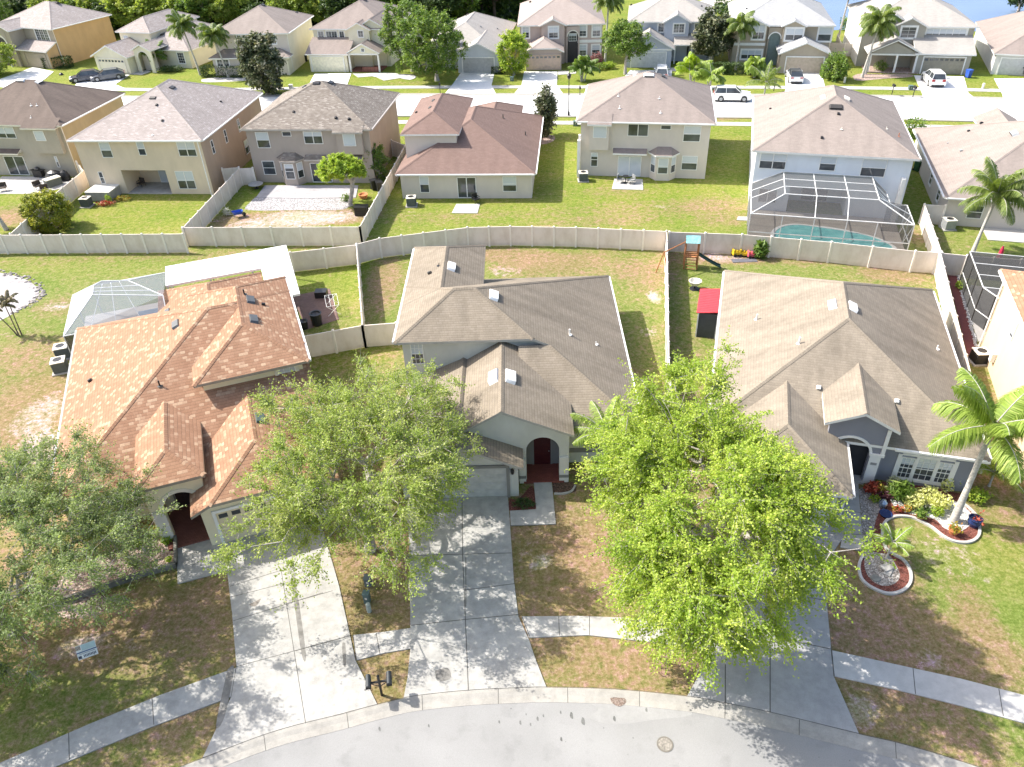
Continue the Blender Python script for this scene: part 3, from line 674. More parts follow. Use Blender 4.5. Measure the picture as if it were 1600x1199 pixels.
slab('walk_right', [(1322, 740), (1322, 790), (1312.7, 857), (1349, 862.5), (1343, 792), (1340, 745)], .06, M_CONC2, [((1321, 800), (1344, 803)), ((1317, 835), (1347, 838))])
slab('sidewalk_right', [(1300, 1018), (1400, 1040), (1500, 1062), (1600, 1088), (1760, 1132), (1760, 1180), (1600, 1131.7), (1500, 1104), (1400, 1079), (1303.5, 1058)], .05, M_CONCW, [((1426, 1046), (1430, 1086)), ((1560, 1078), (1567, 1121))])
# ---- rust, tyre and water marks on the drives
M_TYRE = concrete('tyre_mark', (.30, .285, .26), .25, .4); M_RUST = concrete('damp_mark', (.27, .24, .21), .2, .3)
for nm, pts, m_ in (('tyre_mark', [(402, 940), (408, 938), (400, 949), (390, 947)], M_RUST), ('tyre_mark', [(540, 1007), (541, 1040), (537, 1041), (535, 1008)], M_TYRE), ('tyre_mark', [(455, 905), (461, 905), (478, 1020), (471, 1021)], M_TYRE), ('damp_mark', [(356, 1048), (366, 1046), (352, 1120), (338, 1135)], M_TYRE), ('damp_mark', [(680, 1050), (700, 1046), (704, 1062), (684, 1066)], M_TYRE)):
    blot(nm, pts, .0575, m_)
# ---- far street
NK = smooth_line([Vector(p) for p in ((-120, 128, 0), (-85, 121.5, 0), (-52, 113.6, 0), (-22, 110.4, 0), (-7, 108.6, 0), (29, 103.4, 0), (54, 99.0, 0), (80, 92.5, 0), (120, 80, 0))], 5)
SK = offset(NK, 10.3)
rb = MB()
for i in range(len(NK) - 1): rb.poly([(NK[i].x, NK[i].y, .004), (SK[i].x, SK[i].y, .004), (SK[i + 1].x, SK[i + 1].y, .004), (NK[i + 1].x, NK[i + 1].y, .004)])
M_ROADF = concrete('far_street', (.76, .75, .73), .06, .08)
tag(rb.build('road_far', M_ROADF), kind='structure')
ribbon('kerb_far', NK, [(-.02, 0), (-.02, .08), (.15, .07), (.4, .012), (.7, .01)], M_GUT)
ribbon('kerb_far_near_side', SK, [(.02, 0), (.02, .08), (-.15, .07), (-.4, .012), (-.7, .01)], M_GUT)
ribbon('sidewalk_far', offset(NK, -2.6), [(0, 0), (0, .05), (-1.35, .05), (-1.35, 0)], M_CONCW)
ribbon('sidewalk_far_near_side', offset(SK, 1.6), [(0, 0), (0, .05), (1.35, .05), (1.35, 0)], M_CONCW)
M_DRV = concrete('far_drive', (.74, .73, .71), .08, .1)
for nm, pts in (('driveway_far_a', [(150, 117), (120, 131), (112, 143), (205, 143), (180, 133), (203, 118)]), ('driveway_far_b', [(492, 116), (484, 131), (470, 148), (545, 148), (543, 132), (549, 116)]),
                ('driveway_far_c', [(721, 113.5), (708, 132), (695, 148), (775, 148), (768, 134), (773, 113.5)]), ('driveway_far_d', [(819, 113), (815, 134), (803, 148), (880, 148), (870, 134), (871, 113)]),
                ('driveway_far_e', [(985, 111), (960, 138), (950, 150), (1060, 150), (1048, 136), (1050, 111)]), ('driveway_far_f', [(1226, 113), (1228, 140), (1222, 152), (1300, 152), (1290, 141), (1283, 113)]),
                ('driveway_far_g', [(1428, 119), (1440, 145), (1445, 162), (1540, 166), (1513, 147), (1506, 121)]), ('driveway_far_h', [(1553, 124), (1566, 148), (1570, 165), (1690, 170), (1680, 150), (1640, 124)]),
                ('driveway_far_i', [(52, 106), (20, 118), (-30, 135), (40, 140), (70, 125), (84, 113)])):
    slab(nm, pts, .055, M_DRV)
# little squares of path and the pale planting kerbs by the far houses
slab('path_far_a', [(551, 116), (640, 118), (640, 121), (600, 127), (585, 120), (560, 122)], .05, M_CONCW); slab('path_far_b', [(872, 112), (900, 112), (900, 116), (872, 118)], .05, M_CONCW)
slab('path_far_c', [(1046, 107), (1062, 107), (1062, 112), (1046, 112)], .05, M_CONCW); slab('path_far_d', [(1198, 108), (1227, 106), (1227, 115), (1198, 114)], .05, M_CONCW); slab('path_far_e', [(203, 117), (222, 118), (236, 113), (230, 110), (205, 112)], .05, M_CONCW)
# ---- lake, pond and shore at the back
def f_lake(t, b):
    p = wpos(t); n = noise(t, .05, 4, p); mp = N(t, 'ShaderNodeMapping'); mp.inputs['Scale'].default_value = (.25, 1.6, 1); t.links.new(p, mp.inputs[0]); rip = noise(t, .8, 3, mp.outputs[0])
    t.links.new(ramp(t, n, [(.3, (.075, .125, .26)), (.7, (.12, .18, .34))]), b.inputs['Base Color']); b.inputs['Roughness'].default_value = .12
    bump(t, b, rip, .25, .05)
M_LAKE = mat('lake_water', f_lake)
lw = MB(); lw.prism([(50, 137.5), (47, 150), (49, 168), (58, 200), (80, 300), (260, 330), (300, 150), (160, 120), (110, 126), (84, 131), (70, 136), (60, 138.5)], None, .02); tag(lw.build('lake', M_LAKE), kind='structure')
M_SAND = concrete('shore_path', (.62, .57, .50), .12, .12)
sheet('shore_path', [(1075, 14), (1100, 12), (1160, 5), (1300, -12), (1300, -16), (1160, -4), (1095, 2), (1070, 5)], .03, M_SAND)
def f_pond(t, b):
    n = noise(t, 1.4, 5, wpos(t), .7)
    t.links.new(ramp(t, n, [(.3, (.20, .18, .175)), (.6, (.37, .35, .35))]), b.inputs['Base Color']); b.inputs['Roughness'].default_value = .5
P_ = smooth_line([G(*q) for q in ((-120, 430), (-40, 424), (0, 427), (30, 434), (50, 443), (61, 456), (58, 466), (45, 476), (22, 490), (0, 502), (-60, 530), (-140, 540), (-120, 430))], 5)[:-1]
pm = MB(); pm.prism([(p.x, p.y) for p in P_], None, .01); tag(pm.build('pond', mat('pond_bed', f_pond)), kind='structure')
rng = np.random.RandomState(5)
rk = MB()
for i in range(150):
    k = rng.randint(6, 40); p = P_[k % len(P_)] + Vector((rng.uniform(-.3, .5), rng.uniform(-.3, .4), 0)); r_ = rng.uniform(.05, .16)
    rk.lathe([(0, r_ * .8), (r_ * .8, r_ * .5), (r_, 0)], 6, 0, (p.x, p.y, 0), True, rng.uniform(.7, 1.3), rng.uniform(.6, 1.1))
tag(rk.build('shore_rocks', plain('shore_rock', (.30, .27, .25), .9, var=.4)), 'loose line of small dark stones along the pond edge', 'rocks', kind='stuff')
# ------------------------------------------------------------------ houses: survey helpers
def _loc(self, w_):
    a = R(self.yaw); dx = w_.x - self.o[0]; dy = w_.y - self.o[1]
    return dx * math.cos(a) + dy * math.sin(a), -dx * math.sin(a) + dy * math.cos(a)
def _ray_face(self, face, pos, px, py):
    """(u, z) where the survey ray meets a wall plane"""
    ax = 1 if face in 'FB' else 0
    a = self.locxy(G(px, py, 0)); b = self.locxy(G(px, py, 10))
    k = (pos - a[ax]) / (b[ax] - a[ax]); return a[1 - ax] + k * (b[1 - ax] - a[1 - ax]), 10 * k
def _wpx(self, face, pos, tl, br, **kw):
    u0, z1 = self.ray_face(face, pos, *tl); u1, z0 = self.ray_face(face, pos, *br)
    if face == 'R': pass
    ua, ub = min(u0, u1), max(u0, u1)
    return self.window(face, pos, ua, z0, ub - ua, z1 - z0, **kw)
def _vpx(self, b, px, py, kind='turtle', m=None, sz=1.0):
    best = None; x0, x1, y0, y1 = b.rect
    for i in range(520):        # march down the survey ray until it meets this roof
        z = 10.4 - i * .02; x, y = self.locxy(G(px, py, z)); g = z - b.h(x, y)
        if x0 < x < x1 and y0 < y < y1:
            if best is None or g < best[0]: best = (g, x, y)
            if g <= 0: break
    if best: self.vent(b, best[1], best[2], kind, m, sz)
def _finish(self, c):
    a = R(self.yaw); self.root.location.x += c[0] * math.cos(a) - c[1] * math.sin(a); self.root.location.y += c[0] * math.sin(a) + c[1] * math.cos(a)
    for ch_ in self.root.children: ch_.location.x -= c[0]; ch_.location.y -= c[1]
House.locxy = _loc; House.ray_face = _ray_face; House.wpx = _wpx; House.vpx = _vpx; House.finish = _finish
def gutter(self, face, pos, u0, u1, z, m=None, down=None):
    mb = MB(); self.fbox(mb, face, pos, u0, u1, .003, .12, z - .14, z - .02)
    g = mb.build('gutter', m or M_WHITE, self.root)
    if down:
        d = MB()
        for u, off in down: self.fbox(d, face, pos, u - .04, u + .04, -off - .0, -off + .08, .1, z - .14)
        d.build('downspout', m or M_WHITE, g)
House.gutter = gutter

SH_TAUPE = shingle('taupe', [(.25, .21, .16), (.29, .245, .195), (.205, .17, .13)], stain=.28)
SH_TAUPE2 = shingle('sand_taupe', [(.265, .225, .175), (.31, .265, .21), (.22, .185, .145)], stain=.3, contrast=.25)
SH_ORANGE = shingle('orange', [(.32, .18, .11), (.355, .21, .135), (.265, .14, .085)], rowh=.19, bw=.25, stain=.12, contrast=.42, speck=.16, speckc=(.47, .32, .21))
SH_RED = shingle('brown_red', [(.205, .138, .115), (.24, .165, .14), (.175, .115, .096)], stain=.15, contrast=.25)
SH_GREYB = shingle('grey_brown', [(.215, .185, .155), (.30, .265, .23), (.14, .115, .10)], rowh=.15, bw=.3, stain=.1, speck=.07, speckc=(.32, .285, .25))
SH_BROWN = shingle('dull_brown', [(.155, .12, .10), (.18, .14, .115), (.135, .105, .088)], stain=.25, contrast=.15)
SH_PINK = shingle('pale_pinkish', [(.35, .305, .28), (.42, .37, .345), (.29, .245, .225)], rowh=.15, bw=.3, stain=.12, speck=.06, speckc=(.44, .39, .37))
SH_PALE = shingle('pale_tan', [(.285, .24, .212), (.325, .275, .243), (.25, .208, .182)], stain=.18, contrast=.15)
SH_PALE2 = shingle('washed_brown', [(.27, .225, .20), (.31, .26, .232), (.24, .198, .175)], stain=.18, contrast=.15)
SH_GREY = shingle('cool_grey', [(.36, .36, .36), (.44, .44, .43), (.30, .30, .30)], stain=.1, contrast=.12)
SH_GREYT = shingle('warm_grey', [(.37, .345, .315), (.43, .40, .37), (.31, .29, .265)], stain=.12, contrast=.12)
ST_GREY = stucco('pale_grey', (.60, .60, .555), .12); ST_GREYD = stucco('grey_band', (.24, .235, .22), .1)
ST_YEL = stucco('butter', (.78, .64, .34), .08); ST_YELC = stucco('cream', (.80, .72, .52), .08)
ST_BLUE = stucco('slate_blue', (.26, .265, .30), .08)
ST_BEIGE = stucco('beige', (.68, .57, .43), .1); ST_BEIGE2 = stucco('peach_beige', (.44, .33, .24), .1)
ST_TAUPE = stucco('taupe', (.42, .36, .31), .08); ST_OLIVE = stucco('olive_grey', (.42, .38, .31), .1); ST_TANY = stucco('tan_yellow', (.50, .40, .24), .15)
ST_GREIGE = stucco('greige', (.62, .56, .49), .07); ST_WHITEB = stucco('blue_white', (.70, .73, .77), .06); ST_ORANGE = stucco('orange_tan', (.62, .40, .20), .1)
ST_CREAM = stucco('pale_cream', (.76, .71, .55), .08); ST_PINK = stucco('pinkish', (.52, .42, .37), .1); ST_GRB = stucco('grey_blue', (.45, .48, .54), .08)
ST_TAN = stucco('tan', (.42, .36, .28), .1); ST_KHAKI = stucco('khaki_grey', (.36, .34, .29), .1); ST_WHITE = stucco('off_white', (.68, .66, .62), .08)
# ================================================================== front middle house
H = House('grey_house', 'pale grey house with mossy taupe roof and dark red front door, middle of near row', (0, 0), -1.0, ST_GREY, SH_TAUPE, plain('grey_fascia', (.42, .40, .37), .6))
bU = H.block((-7.35, 6.4, 37.3, 49.8), dict(L=(5.3, .47), F=(5.3, .47), R=(2.6, .47), B=(2.6, .47)))
bM = H.block((-.2, 6.4, 32.2, 37.29), dict(F=(2.6, .444), R=(2.605, .47)), ohs=dict(B=0, L=.1))
bE = H.block((-4.0, 2.6, 30.95, 37.75), dict(L=(3.3, .6), R=(3.3, .453)), walls=False, th=.14)
bG = H.block((-6.8, -.1, 29.6, 37.7), dict(L=(2.35, .45), R=(2.35, .45)), ohs=dict(L=.28, R=.28, F=.4, B=.02))
bW = H.block((-7.35, -2.35, 41.5, 49.75), dict(L=(5.312, .47), R=(5.312, .47), B=(5.312, .47)), oh=.41, ohs=dict(F=.1))
H.shell()
top = [(-3.6, 3.4), (-1.15, 4.85), (2.35, 3.28)]
H.arch_wall('F', 31.15, -3.6, 2.35, top, .95, .88, 2.2, th=.3)
mb = MB(); n = 12
for k in range(n):      # grey band round the arch
    a0 = math.pi * k / n; a1 = math.pi * (k + 1) / n
    f_ = lambda a, r_: (.95 - r_ * math.cos(a), 31.18, 2.2 + r_ * math.sin(a))
    mb.poly([f_(a0, .88), f_(a0, .98), f_(a1, .98), f_(a1, .88)]); mb.poly([(f_(a0, .88)), f_(a1, .88), (f_(a1, .88)[0], 31.4, f_(a1, .88)[2]), (f_(a0, .88)[0], 31.4, f_(a0, .88)[2])])
H.box('entry_side_wall', 2.1, 2.36, 31.46, 32.62, 0, 3.2, ST_GREY); H.box('entry_back_wall', -.4, 2.1, 32.4, 32.6, 0, 3.3, ST_GREYD)
H.box('entry_side_wall', -.36, -.1, 31.46, 32.4, 0, 3.2, ST_GREY)
H.box('porch_column', 1.83, 2.33, 30.98, 31.14, 0, 1.75, ST_WHITE); H.box('porch_column', -.33, .03, 30.98, 31.14, 0, 1.7, ST_WHITE)
H.box('column_band', 1.82, 2.34, 30.97, 31.142, .35, .55, ST_GREYD); H.box('column_band', -.34, .04, 30.97, 31.142, .35, .55, ST_GREYD)
H.box('porch_floor', -.1, 2.1, 30.95, 32.4, .0, .13, pavers('red_brick', [(.20, .05, .035), (.26, .075, .05), (.15, .04, .03)]))
H.door('F', 32.4, .5, .92, 2.08, plain('dark_red_door', (.06, .010, .012), .4), ST_GREYD, z=.12)
H.box('front_band', 2.4, 6.0, 32.56, 32.62, .75, 1.05, ST_GREYD)
H.garage('F', 30.0, -5.95, 4.95, 2.12, plain('grey_garage_door', (.46, .46, .44), .5), ST_GREYD, trimw=.16)
H.window('F', 32.6, 3.55, .95, 1.7, 1.35, panes=2, split=True, blind=.0, grid=(6, 4), trim=.18, trimm=ST_GREYD)
H.wpx('F', 37.7, (640, 537), (664, 569), panes=1, split=True, blind=.5, grid=(3, 4), trim=.0)
H.window('L', -6.95, 43.0, 3.3, 1.0, 1.2)
lm = MB(); lm.lathe([(.0, .34), (.10, .26), (.08, 0), (0, -.04)], 8, 0, (-.68, 29.86, 1.75)); lm.rod((-.68, 29.99, 1.95), (-.68, 29.86, 2.1), .02); lm.build('wall_lamp', M_BLACK, H.root)
for b_, px, py, k_, m_, sz in ((bW, 705, 418, 'turtle', M_WHITE, .9), (bU, 771, 463, 'turtle', M_WHITE, .95), (bE, 772, 590, 'turtle', M_WHITE, 1.0), (bE, 797, 590, 'turtle', M_WHITE, 1.0), (bU, 890, 524, 'pipe', M_WHITE, 1), (bU, 931, 539, 'pipe', M_WHITE, .5), (bW, 672, 428, 'box', M_BRONZE, .7), (bW, 686, 416, 'pipe', M_BLACK, .5)):
    H.vpx(b_, px, py, k_, m_, sz)
H.gutter('R', 6.4, 32.3, 49.7, 2.6, M_WHITE); H.gutter('L', -7.35, 37.4, 49.6, 5.3, M_WHITE)
dsh = MB(); dsh.lathe([(0, .0), (.2, .03), (.34, .12), (.36, .16)], 16, 0, (-7.35, 37.3, 2.5)); dsh.rod((-7.3, 37.6, 2.3), (-7.35, 37.3, 2.5), .03); dsh.rod((-7.3, 37.7, 2.3), (-7.3, 37.55, 2.3), .04)
H.finish((-.5, 40))
# ================================================================== front left house
H = House('orange_roof_house', 'butter yellow house with a mottled orange shingle roof and arched entry at the left', (0, 0), 19.3, ST_YELC, SH_ORANGE, plain('brown_fascia', (.30, .27, .22), .6))
bA = H.block((-12.65, 1.25, 34.0, 52.2), dict(L=(2.6, .473), F=(2.6, .473), B=(2.6, .473), R=(5.25, .473)))
bB = H.block((-4.95, 1.25, 37.7, 48.6), dict(L=(5.262, .473), R=(5.262, .473), F=(5.262, .473), B=(5.262, .473)), oh=.41)
bC = H.block((-7.5, -.2, 48.0, 55.5), dict(L=(2.6, .46), R=(2.6, .46), B=(2.6, .46)))
bE = H.block((-8.28, -5.0, 31.9, 38.0), dict(L=(3.75, .46), R=(3.75, .46), F=(3.75, .42)), walls=False)
bG = H.block((-6.0, 1.2, 30.4, 38.0), dict(L=(2.6, .46), R=(2.6, .46), F=(3.02, .46)), ohs=dict(B=0))
H.shell()
H.arch_wall('F', 32.1, -8.0, -5.25, [(-8.0, 3.62), (-5.25, 3.62)], -6.5, .85, 2.1, th=.35, surround=M_CREAM, sw=.2)
H.box('entry_side_wall', -8.0, -7.7, 32.46, 34.4, 0, 3.6, ST_YEL); H.box('entry_side_wall', -5.59, -5.26, 32.46, 34.4, 0, 3.55, ST_YELC)
H.box('entry_column', -7.92, -7.36, 31.98, 32.09, 0, 2.1, ST_WHITE)
H.box('porch_floor', -7.7, -5.6, 31.3, 34.4, 0, .13, pavers('wine_brick', [(.20, .07, .05), (.27, .11, .08), (.14, .05, .04)]))
H.door('F', 34.38, -7.1, .95, 2.08, plain('dark_door', (.05, .03, .025), .4), z=.12)
H.garage('F', 30.8, -4.95, 4.95, 2.15, plain('cream_garage_door', (.72, .62, .42), .5), M_WHITE, lights=True, trimw=.16)
H.wpx('F', 38.11, (432, 573), (470, 611), panes=1, split=True, blind=.9, grid=(3, 4), trim=.18, trimm=M_CREAM)
H.window('F', 34.4, -9.95, .75, 1.1, 1.3, grid=(4, 4), split=True, blind=0, trim=.2, trimm=M_CREAM); H.window('F', 34.4, -11.4, .75, 1.1, 1.3, grid=(4, 4), split=True, blind=0, trim=.2, trimm=M_CREAM)
for b_, px, py, k_, m_, sz in ((bA, 275, 508, 'turtle', M_VENTD, .75), (bB, 391, 470, 'turtle', M_VENTD, .8), (bB, 396, 500, 'turtle', M_VENTD, .8), (bC, 262, 488, 'turtle', M_VENTD, .6), (bB, 411, 477, 'box', M_BLACK, .6), (bA, 142, 596, 'box', M_BLACK, .7), (bA, 250, 604, 'pipe', M_BLACK, .9), (bB, 382, 461, 'pipe', M_BLACK, .9), (bG, 406, 655, 'turtle', plain('green_vent', (.07, .10, .09), .5), .8)):
    H.vpx(b_, px, py, k_, m_, sz)
H.gutter('L', -12.65, 34.1, 52.0, 2.6, M_GREYM); H.gutter('R', 1.25, 37.8, 48.5, 5.25, M_WHITE); 
# flat white patio roof and the screened room, both fixed to the house
mb = MB(); mb.prism([(-6.9, 55.6), (-6.9, 58.9), (2.15, 58.9), (2.05, 50.4), (1.32, 50.4), (1.32, 52.4), (-.12, 52.4), (-.12, 55.6)], 2.72, 2.88, 0)
pr = mb.build('patio_roof', plain('white_panel_roof', (.80, .80, .79), .35, var=.03), H.root)
mb = MB()
for y_ in (58.8, 55.7): 
    for x_ in (-6.8, -3.8, -.8, 2.0): mb.box(x_ - .05, x_ + .05, y_ - .05, y_ + .05, 0, 2.72)
mb.build('patio_post', M_ALU, pr)
x0, x1, y0, y1, e, t_ = -13.55, -6.95, 51.9, 59.0, 2.35, 3.35
sk = MB(); ins = 1.7
ring_o = [(x0, y0), (x1, y0), (x1, y1), (x0 + .5, y1)]; ring_i = [(x0 + ins + .2, y0 + 2.4), (x1, y0 + 2.9), (x1 - 2.2, y1 - ins), (x0 + ins + .2, y1 - ins)]
P_ = [(x0, y0, e), (x0 + .1, y1 - 1.0, e), (x0 + 1.3, y1, e), (x1, y1, e)]
T_ = [(x0 + 1.9, y0 + 3.4, t_), (x0 + 1.9, y1 - 2.2, t_), (x0 + 2.4, y1 - 1.7, t_), (x1 - 2.4, y1 - 2.4, t_), (x1, y0 + 1.2, t_)]
sk.poly([P_[0], P_[1], T_[1], T_[0]]); sk.poly([P_[1], P_[2], T_[2], T_[1]]); sk.poly([P_[2], P_[3], T_[3], T_[2]]); sk.poly([T_[0], T_[1], T_[2], T_[3], T_[4]], 1); sk.poly([P_[0], T_[0], T_[4], (x1, y0, e)], 1); sk.poly([P_[3], (x1, y0 + .3, e + .1), T_[4], T_[3]], 1)
for a, b in ((P_[0], P_[1]), (P_[1], P_[2]), (P_[2], P_[3])): sk.poly([(a[0], a[1], 0), (b[0], b[1], 0), b, a], 1)
sk.poly([(x0, y0, 0), (x0, y0, e), (-12.3, y0, e), (-12.3, y0, 0)], 2)
so_ = sk.build('screen_room', [screenmat('lanai_side', (.36, .38, .41), .82), screenmat('lanai_top', (.22, .245, .28), .5), screenmat('lanai_dark', (.03, .03, .03), .8)], H.root)
fm = MB()
for a, b in ((P_[0], P_[1]), (P_[1], P_[2]), (P_[2], P_[3]), (T_[0], T_[1]), (T_[1], T_[2]), (T_[2], T_[3]), (T_[3], T_[4]), (P_[0], T_[0]), (P_[1], T_[1]), (P_[2], T_[2]), (P_[3], T_[3]), ((x1, y0, e), T_[4]), (P_[0], (x1, y0, e)), (T_[0], T_[4])): fm.rod(a, b, .04, n=4)
for k in (.25, .5, .75):
    fm.rod(Vector(T_[1]).lerp(Vector(T_[3]), k), Vector((x0, y0, e)).lerp(Vector((x1, y0, e)), k), .03, n=4)
for k in (.33, .66): fm.rod(Vector(T_[1]).lerp(Vector(T_[0]), k), Vector(T_[3]).lerp(Vector(T_[4]), k), .03, n=4)
for q in (P_[0], P_[1], P_[2], P_[3]): fm.rod((q[0], q[1], 0), q, .045, n=4)
fm.build('screen_frame', plain('pale_frame', (.55, .57, .58), .5), so_)
H.box('pool_deck', -13.4, -7.0, 52.3, 58.9, 0.0, .05, concrete('deck', (.55, .52, .48), .1, .1))
H.box('hot_tub', -9.6, -7.6, 53.0, 57.8, .05, .16, plain('pool_blue', (.25, .33, .42), .2))
H.finish((-5.7, 44))
# ================================================================== front right house
H = House('blue_grey_house', 'slate blue house with brown hip roof, white arched entry and triple window by flower bed', (0, 0), -16.5, ST_BLUE, SH_TAUPE2, M_WHITE)
bA = H.block((.93, 14.72, 34.1, 52.2), dict(L=(2.6, .495), F=(2.6, .495), B=(2.6, .495), R=(2.6, .495)))
bE = H.block((6.62, 10.22, 33.8, 40.4), dict(L=(3.82, .5), R=(3.82, .5)), walls=False, ohs=dict(B=0))
bG = H.block((1.6, 7.95, 29.9, 37.0), dict(L=(2.55, .45), R=(2.55, .45), F=(2.55, .45)), ohs=dict(B=0))
H.shell()
H.arch_wall('F', 34.12, 6.95, 9.85, [(6.95, 3.82), (8.42, 4.55), (9.85, 3.82)], 8.2, .98, 1.9, th=.3, surround=M_WHITE, sw=.14)
H.box('entry_side_wall', 9.55, 9.86, 34.44, 34.52, 0, 3.8, ST_BLUE); H.box('entry_column', 9.24, 9.76, 34.02, 34.11, .02, 1.9, M_WHITE); H.box('entry_trim', 9.7, 9.88, 34.03, 34.11, 1.9, 3.7, M_WHITE)
H.box('entry_trim', 9.2, 9.9, 34.0, 34.1, 1.9, 2.06, M_WHITE)
mb = MB()
for s_ in (-1, 1):      # white rake boards of the gable
    xa, xb = (6.62, 8.42) if s_ < 0 else (10.22, 8.42)
    mb.poly([(xa, 33.79, 3.68), (xb, 33.79, 4.58), (xb, 33.79, 4.72), (xa, 33.79, 3.83)])
mb.build('rake_board', M_WHITE, H.root)
H.box('house_number', 9.35, 9.65, 34.0, 34.015, 1.35, 1.5, M_GREYM)
H.box('porch_floor', 6.95, 9.3, 33.9, 34.48, 0, .12, M_CONC2)
H.box('entry_shade_panel', 7.2, 9.2, 34.49, 34.497, .12, 2.9, plain('dark_entry', (.035, .035, .04), .8))  # near-black sheet: the shade inside the arch, put in as colour
H.garage('F', 30.3, 2.3, 4.9, 2.12, M_WHITE, M_WHITE)
def triple(H, face, pos, u, z, w_, h_):
    H.window(face, pos, u, z, w_ * .28, h_ * .92, blind=.35, grid=(3, 4)); H.window(face, pos, u + w_ * .31, z, w_ * .38, h_, blind=.45, grid=(3, 4)); H.window(face, pos, u + w_ * .72, z, w_ * .28, h_ * .92, blind=.35, grid=(3, 4))
    mb = MB()
    for a, b, c, d in ((u - .2, u, z - .16, z + h_ + .05), (u + w_, u + w_ + .2, z - .16, z + h_ + .05), (u, u + w_, z - .16, z), (u, u + w_, z + h_ + .001, z + h_ + .14), (u + w_ * .28, u + w_ * .31, z, z + h_), (u + w_ * .69, u + w_ * .72, z, z + h_)): H.fbox(mb, face, pos, a, b, -.01, .055, c, d)
    for k in range(10):
        a0, a1 = math.pi * k / 10, math.pi * (k + 1) / 10; c = u + w_ * .5; r0, r1 = w_ * .20, w_ * .27; zz = z + h_ + .10
        mb.poly([H.P(face, pos, c - r_ * math.cos(a), .06, zz + r_ * .72 * math.sin(a)) for a, r_ in ((a0, r0), (a0, r1), (a1, r1), (a1, r0))])
        mb.poly([H.P(face, pos, c - r_ * math.cos(a), .05, zz + r_ * .72 * math.sin(a)) for a, r_ in ((a0, 0), (a0, r0), (a1, r0))], 1)
    mb.build('window_surround', [M_WHITE, plain('fan_grille', (.30, .31, .33), .5, var=.5, scale=20)], H.root)
triple(H, 'F', 34.5, 10.85, .38, 2.5, 1.55)
for b_, px, py, k_, m_, sz in ((bA, 1301, 477, 'turtle', M_WHITE, .85), (bA, 1332, 481, 'turtle', M_WHITE, .85), (bA, 1182, 500, 'pipe', M_WHITE, 1), (bA, 1248, 538, 'pipe', M_WHITE, 1.1), (bA, 1464, 546, 'pipe', M_WHITE, .7), (bA, 1279, 607, 'box', M_WHITE, .7), (bA, 1401, 628, 'box', M_WHITE, .7)):
    H.vpx(b_, px, py, k_, m_, sz)
H.gutter('L', .93, 34.3, 52.0, 2.6); H.gutter('R', 14.72, 34.3, 52.0, 2.6); H.gutter('F', 34.1, 10.3, 14.7, 2.6)
H.gutter('R', 7.95, 30.0, 34.0, 2.55, down=[(30.2, .3)])
H.finish((7.8, 43))
# ================================================================== house at the right edge
H = House('tan_house', 'tall sand coloured two storey house with orange roof at the right edge', (31.36, 42.54), -18.5, stucco('sand', (.66, .52, .35), .08), SH_ORANGE, M_WHITE)
bA = H.block((-.4, 13, -15.0, .4), dict(L=(5.5, .42), F=(5.5, .42), R=(5.5, .42), B=(5.5, .42)), oh=.4); H.shell()
H.window('L', 0, -4.6, 3.3, .6, 1.2, blind=.8); H.window('L', 0, -10.5, 3.3, .9, 1.2, blind=.4)
mb = MB(); mb.rod((-.12, -.1, 0), (-.12, -.1, 5.3), .05, n=6); mb.rod((-.12, -.1, 5.3), (-.35, -.1, 5.45), .05, n=6); mb.build('downspout', M_WHITE, H.root)
mb = MB(); mb.box(-.28, -.03, -3.4, -3.0, .9, 1.5); mb.build('meter_box', M_WHITE, H.root); H.gutter('L', -.4, -14.8, .3, 5.5)
mb = MB(); S_ = [(-.1, .45), (-.1, 9.0), (9, 9.0)]; hh = 2.7
mb.poly([(-.1, 3.3, 0), (-.1, 8.9, 0), (-.1, 8.9, hh), (-.1, 3.3, hh)]); mb.poly([(-.1, 8.9, 0), (9, 8.9, 0), (9, 8.9, hh), (-.1, 8.9, hh)]); mb.poly([(-.1, 3.3, hh), (9, 3.3, hh + .02), (9, 8.9, hh), (-.1, 8.9, hh)]); mb.poly([(-.1, 3.3, 0), (-.1, 3.3, hh), (1.4, .5, hh), (1.4, .5, 0)]); mb.poly([(-.1, 3.3, hh), (1.4, .5, hh), (9, .5, hh), (9, 3.3, hh)])
so_ = mb.build('screen_patio', screenmat('patio_dark', (.045, .045, .045), .66), H.root); mb = MB()
for a, b in (((-.1, 3.3), (-.1, 3.3)), ((-.1, 8.9), (-.1, 8.9)), ((1.4, .5), (1.4, .5)), ((-.1, 5.2), (-.1, 5.2)), ((-.1, 7), (-.1, 7)), ((4, 8.9), (4, 8.9)), ((.5, 2.2), (.5, 2.2))): mb.rod((*a, 0), (*b, hh), .045, n=4)
for a, b in (((-.1, 3.3, hh), (-.1, 8.9, hh)), ((-.1, 8.9, hh), (9, 8.9, hh)), ((-.1, 3.3, hh), (1.4, .5, hh)), ((-.1, 5.2, hh), (9, 5.2, hh)), ((-.1, 7, hh), (9, 7, hh)), ((-.1, 3.3, hh), (9, 3.3, hh)), ((-.1, 3.3, 1), (-.1, 8.9, 1)), ((-.1, 3.3, 1), (1.4, .5, 1)), ((4, .5, hh), (4, 8.9, hh))): mb.rod(a, b, .035, n=4, mi=1)
mb.build('screen_frame', [M_BRONZE, M_ALU], so_)
H.box('patio_slab', -.05, 9, .55, 8.85, 0, .06, concrete('patio_grey', (.36, .34, .32), .1, .1))
H.finish((6, -5))

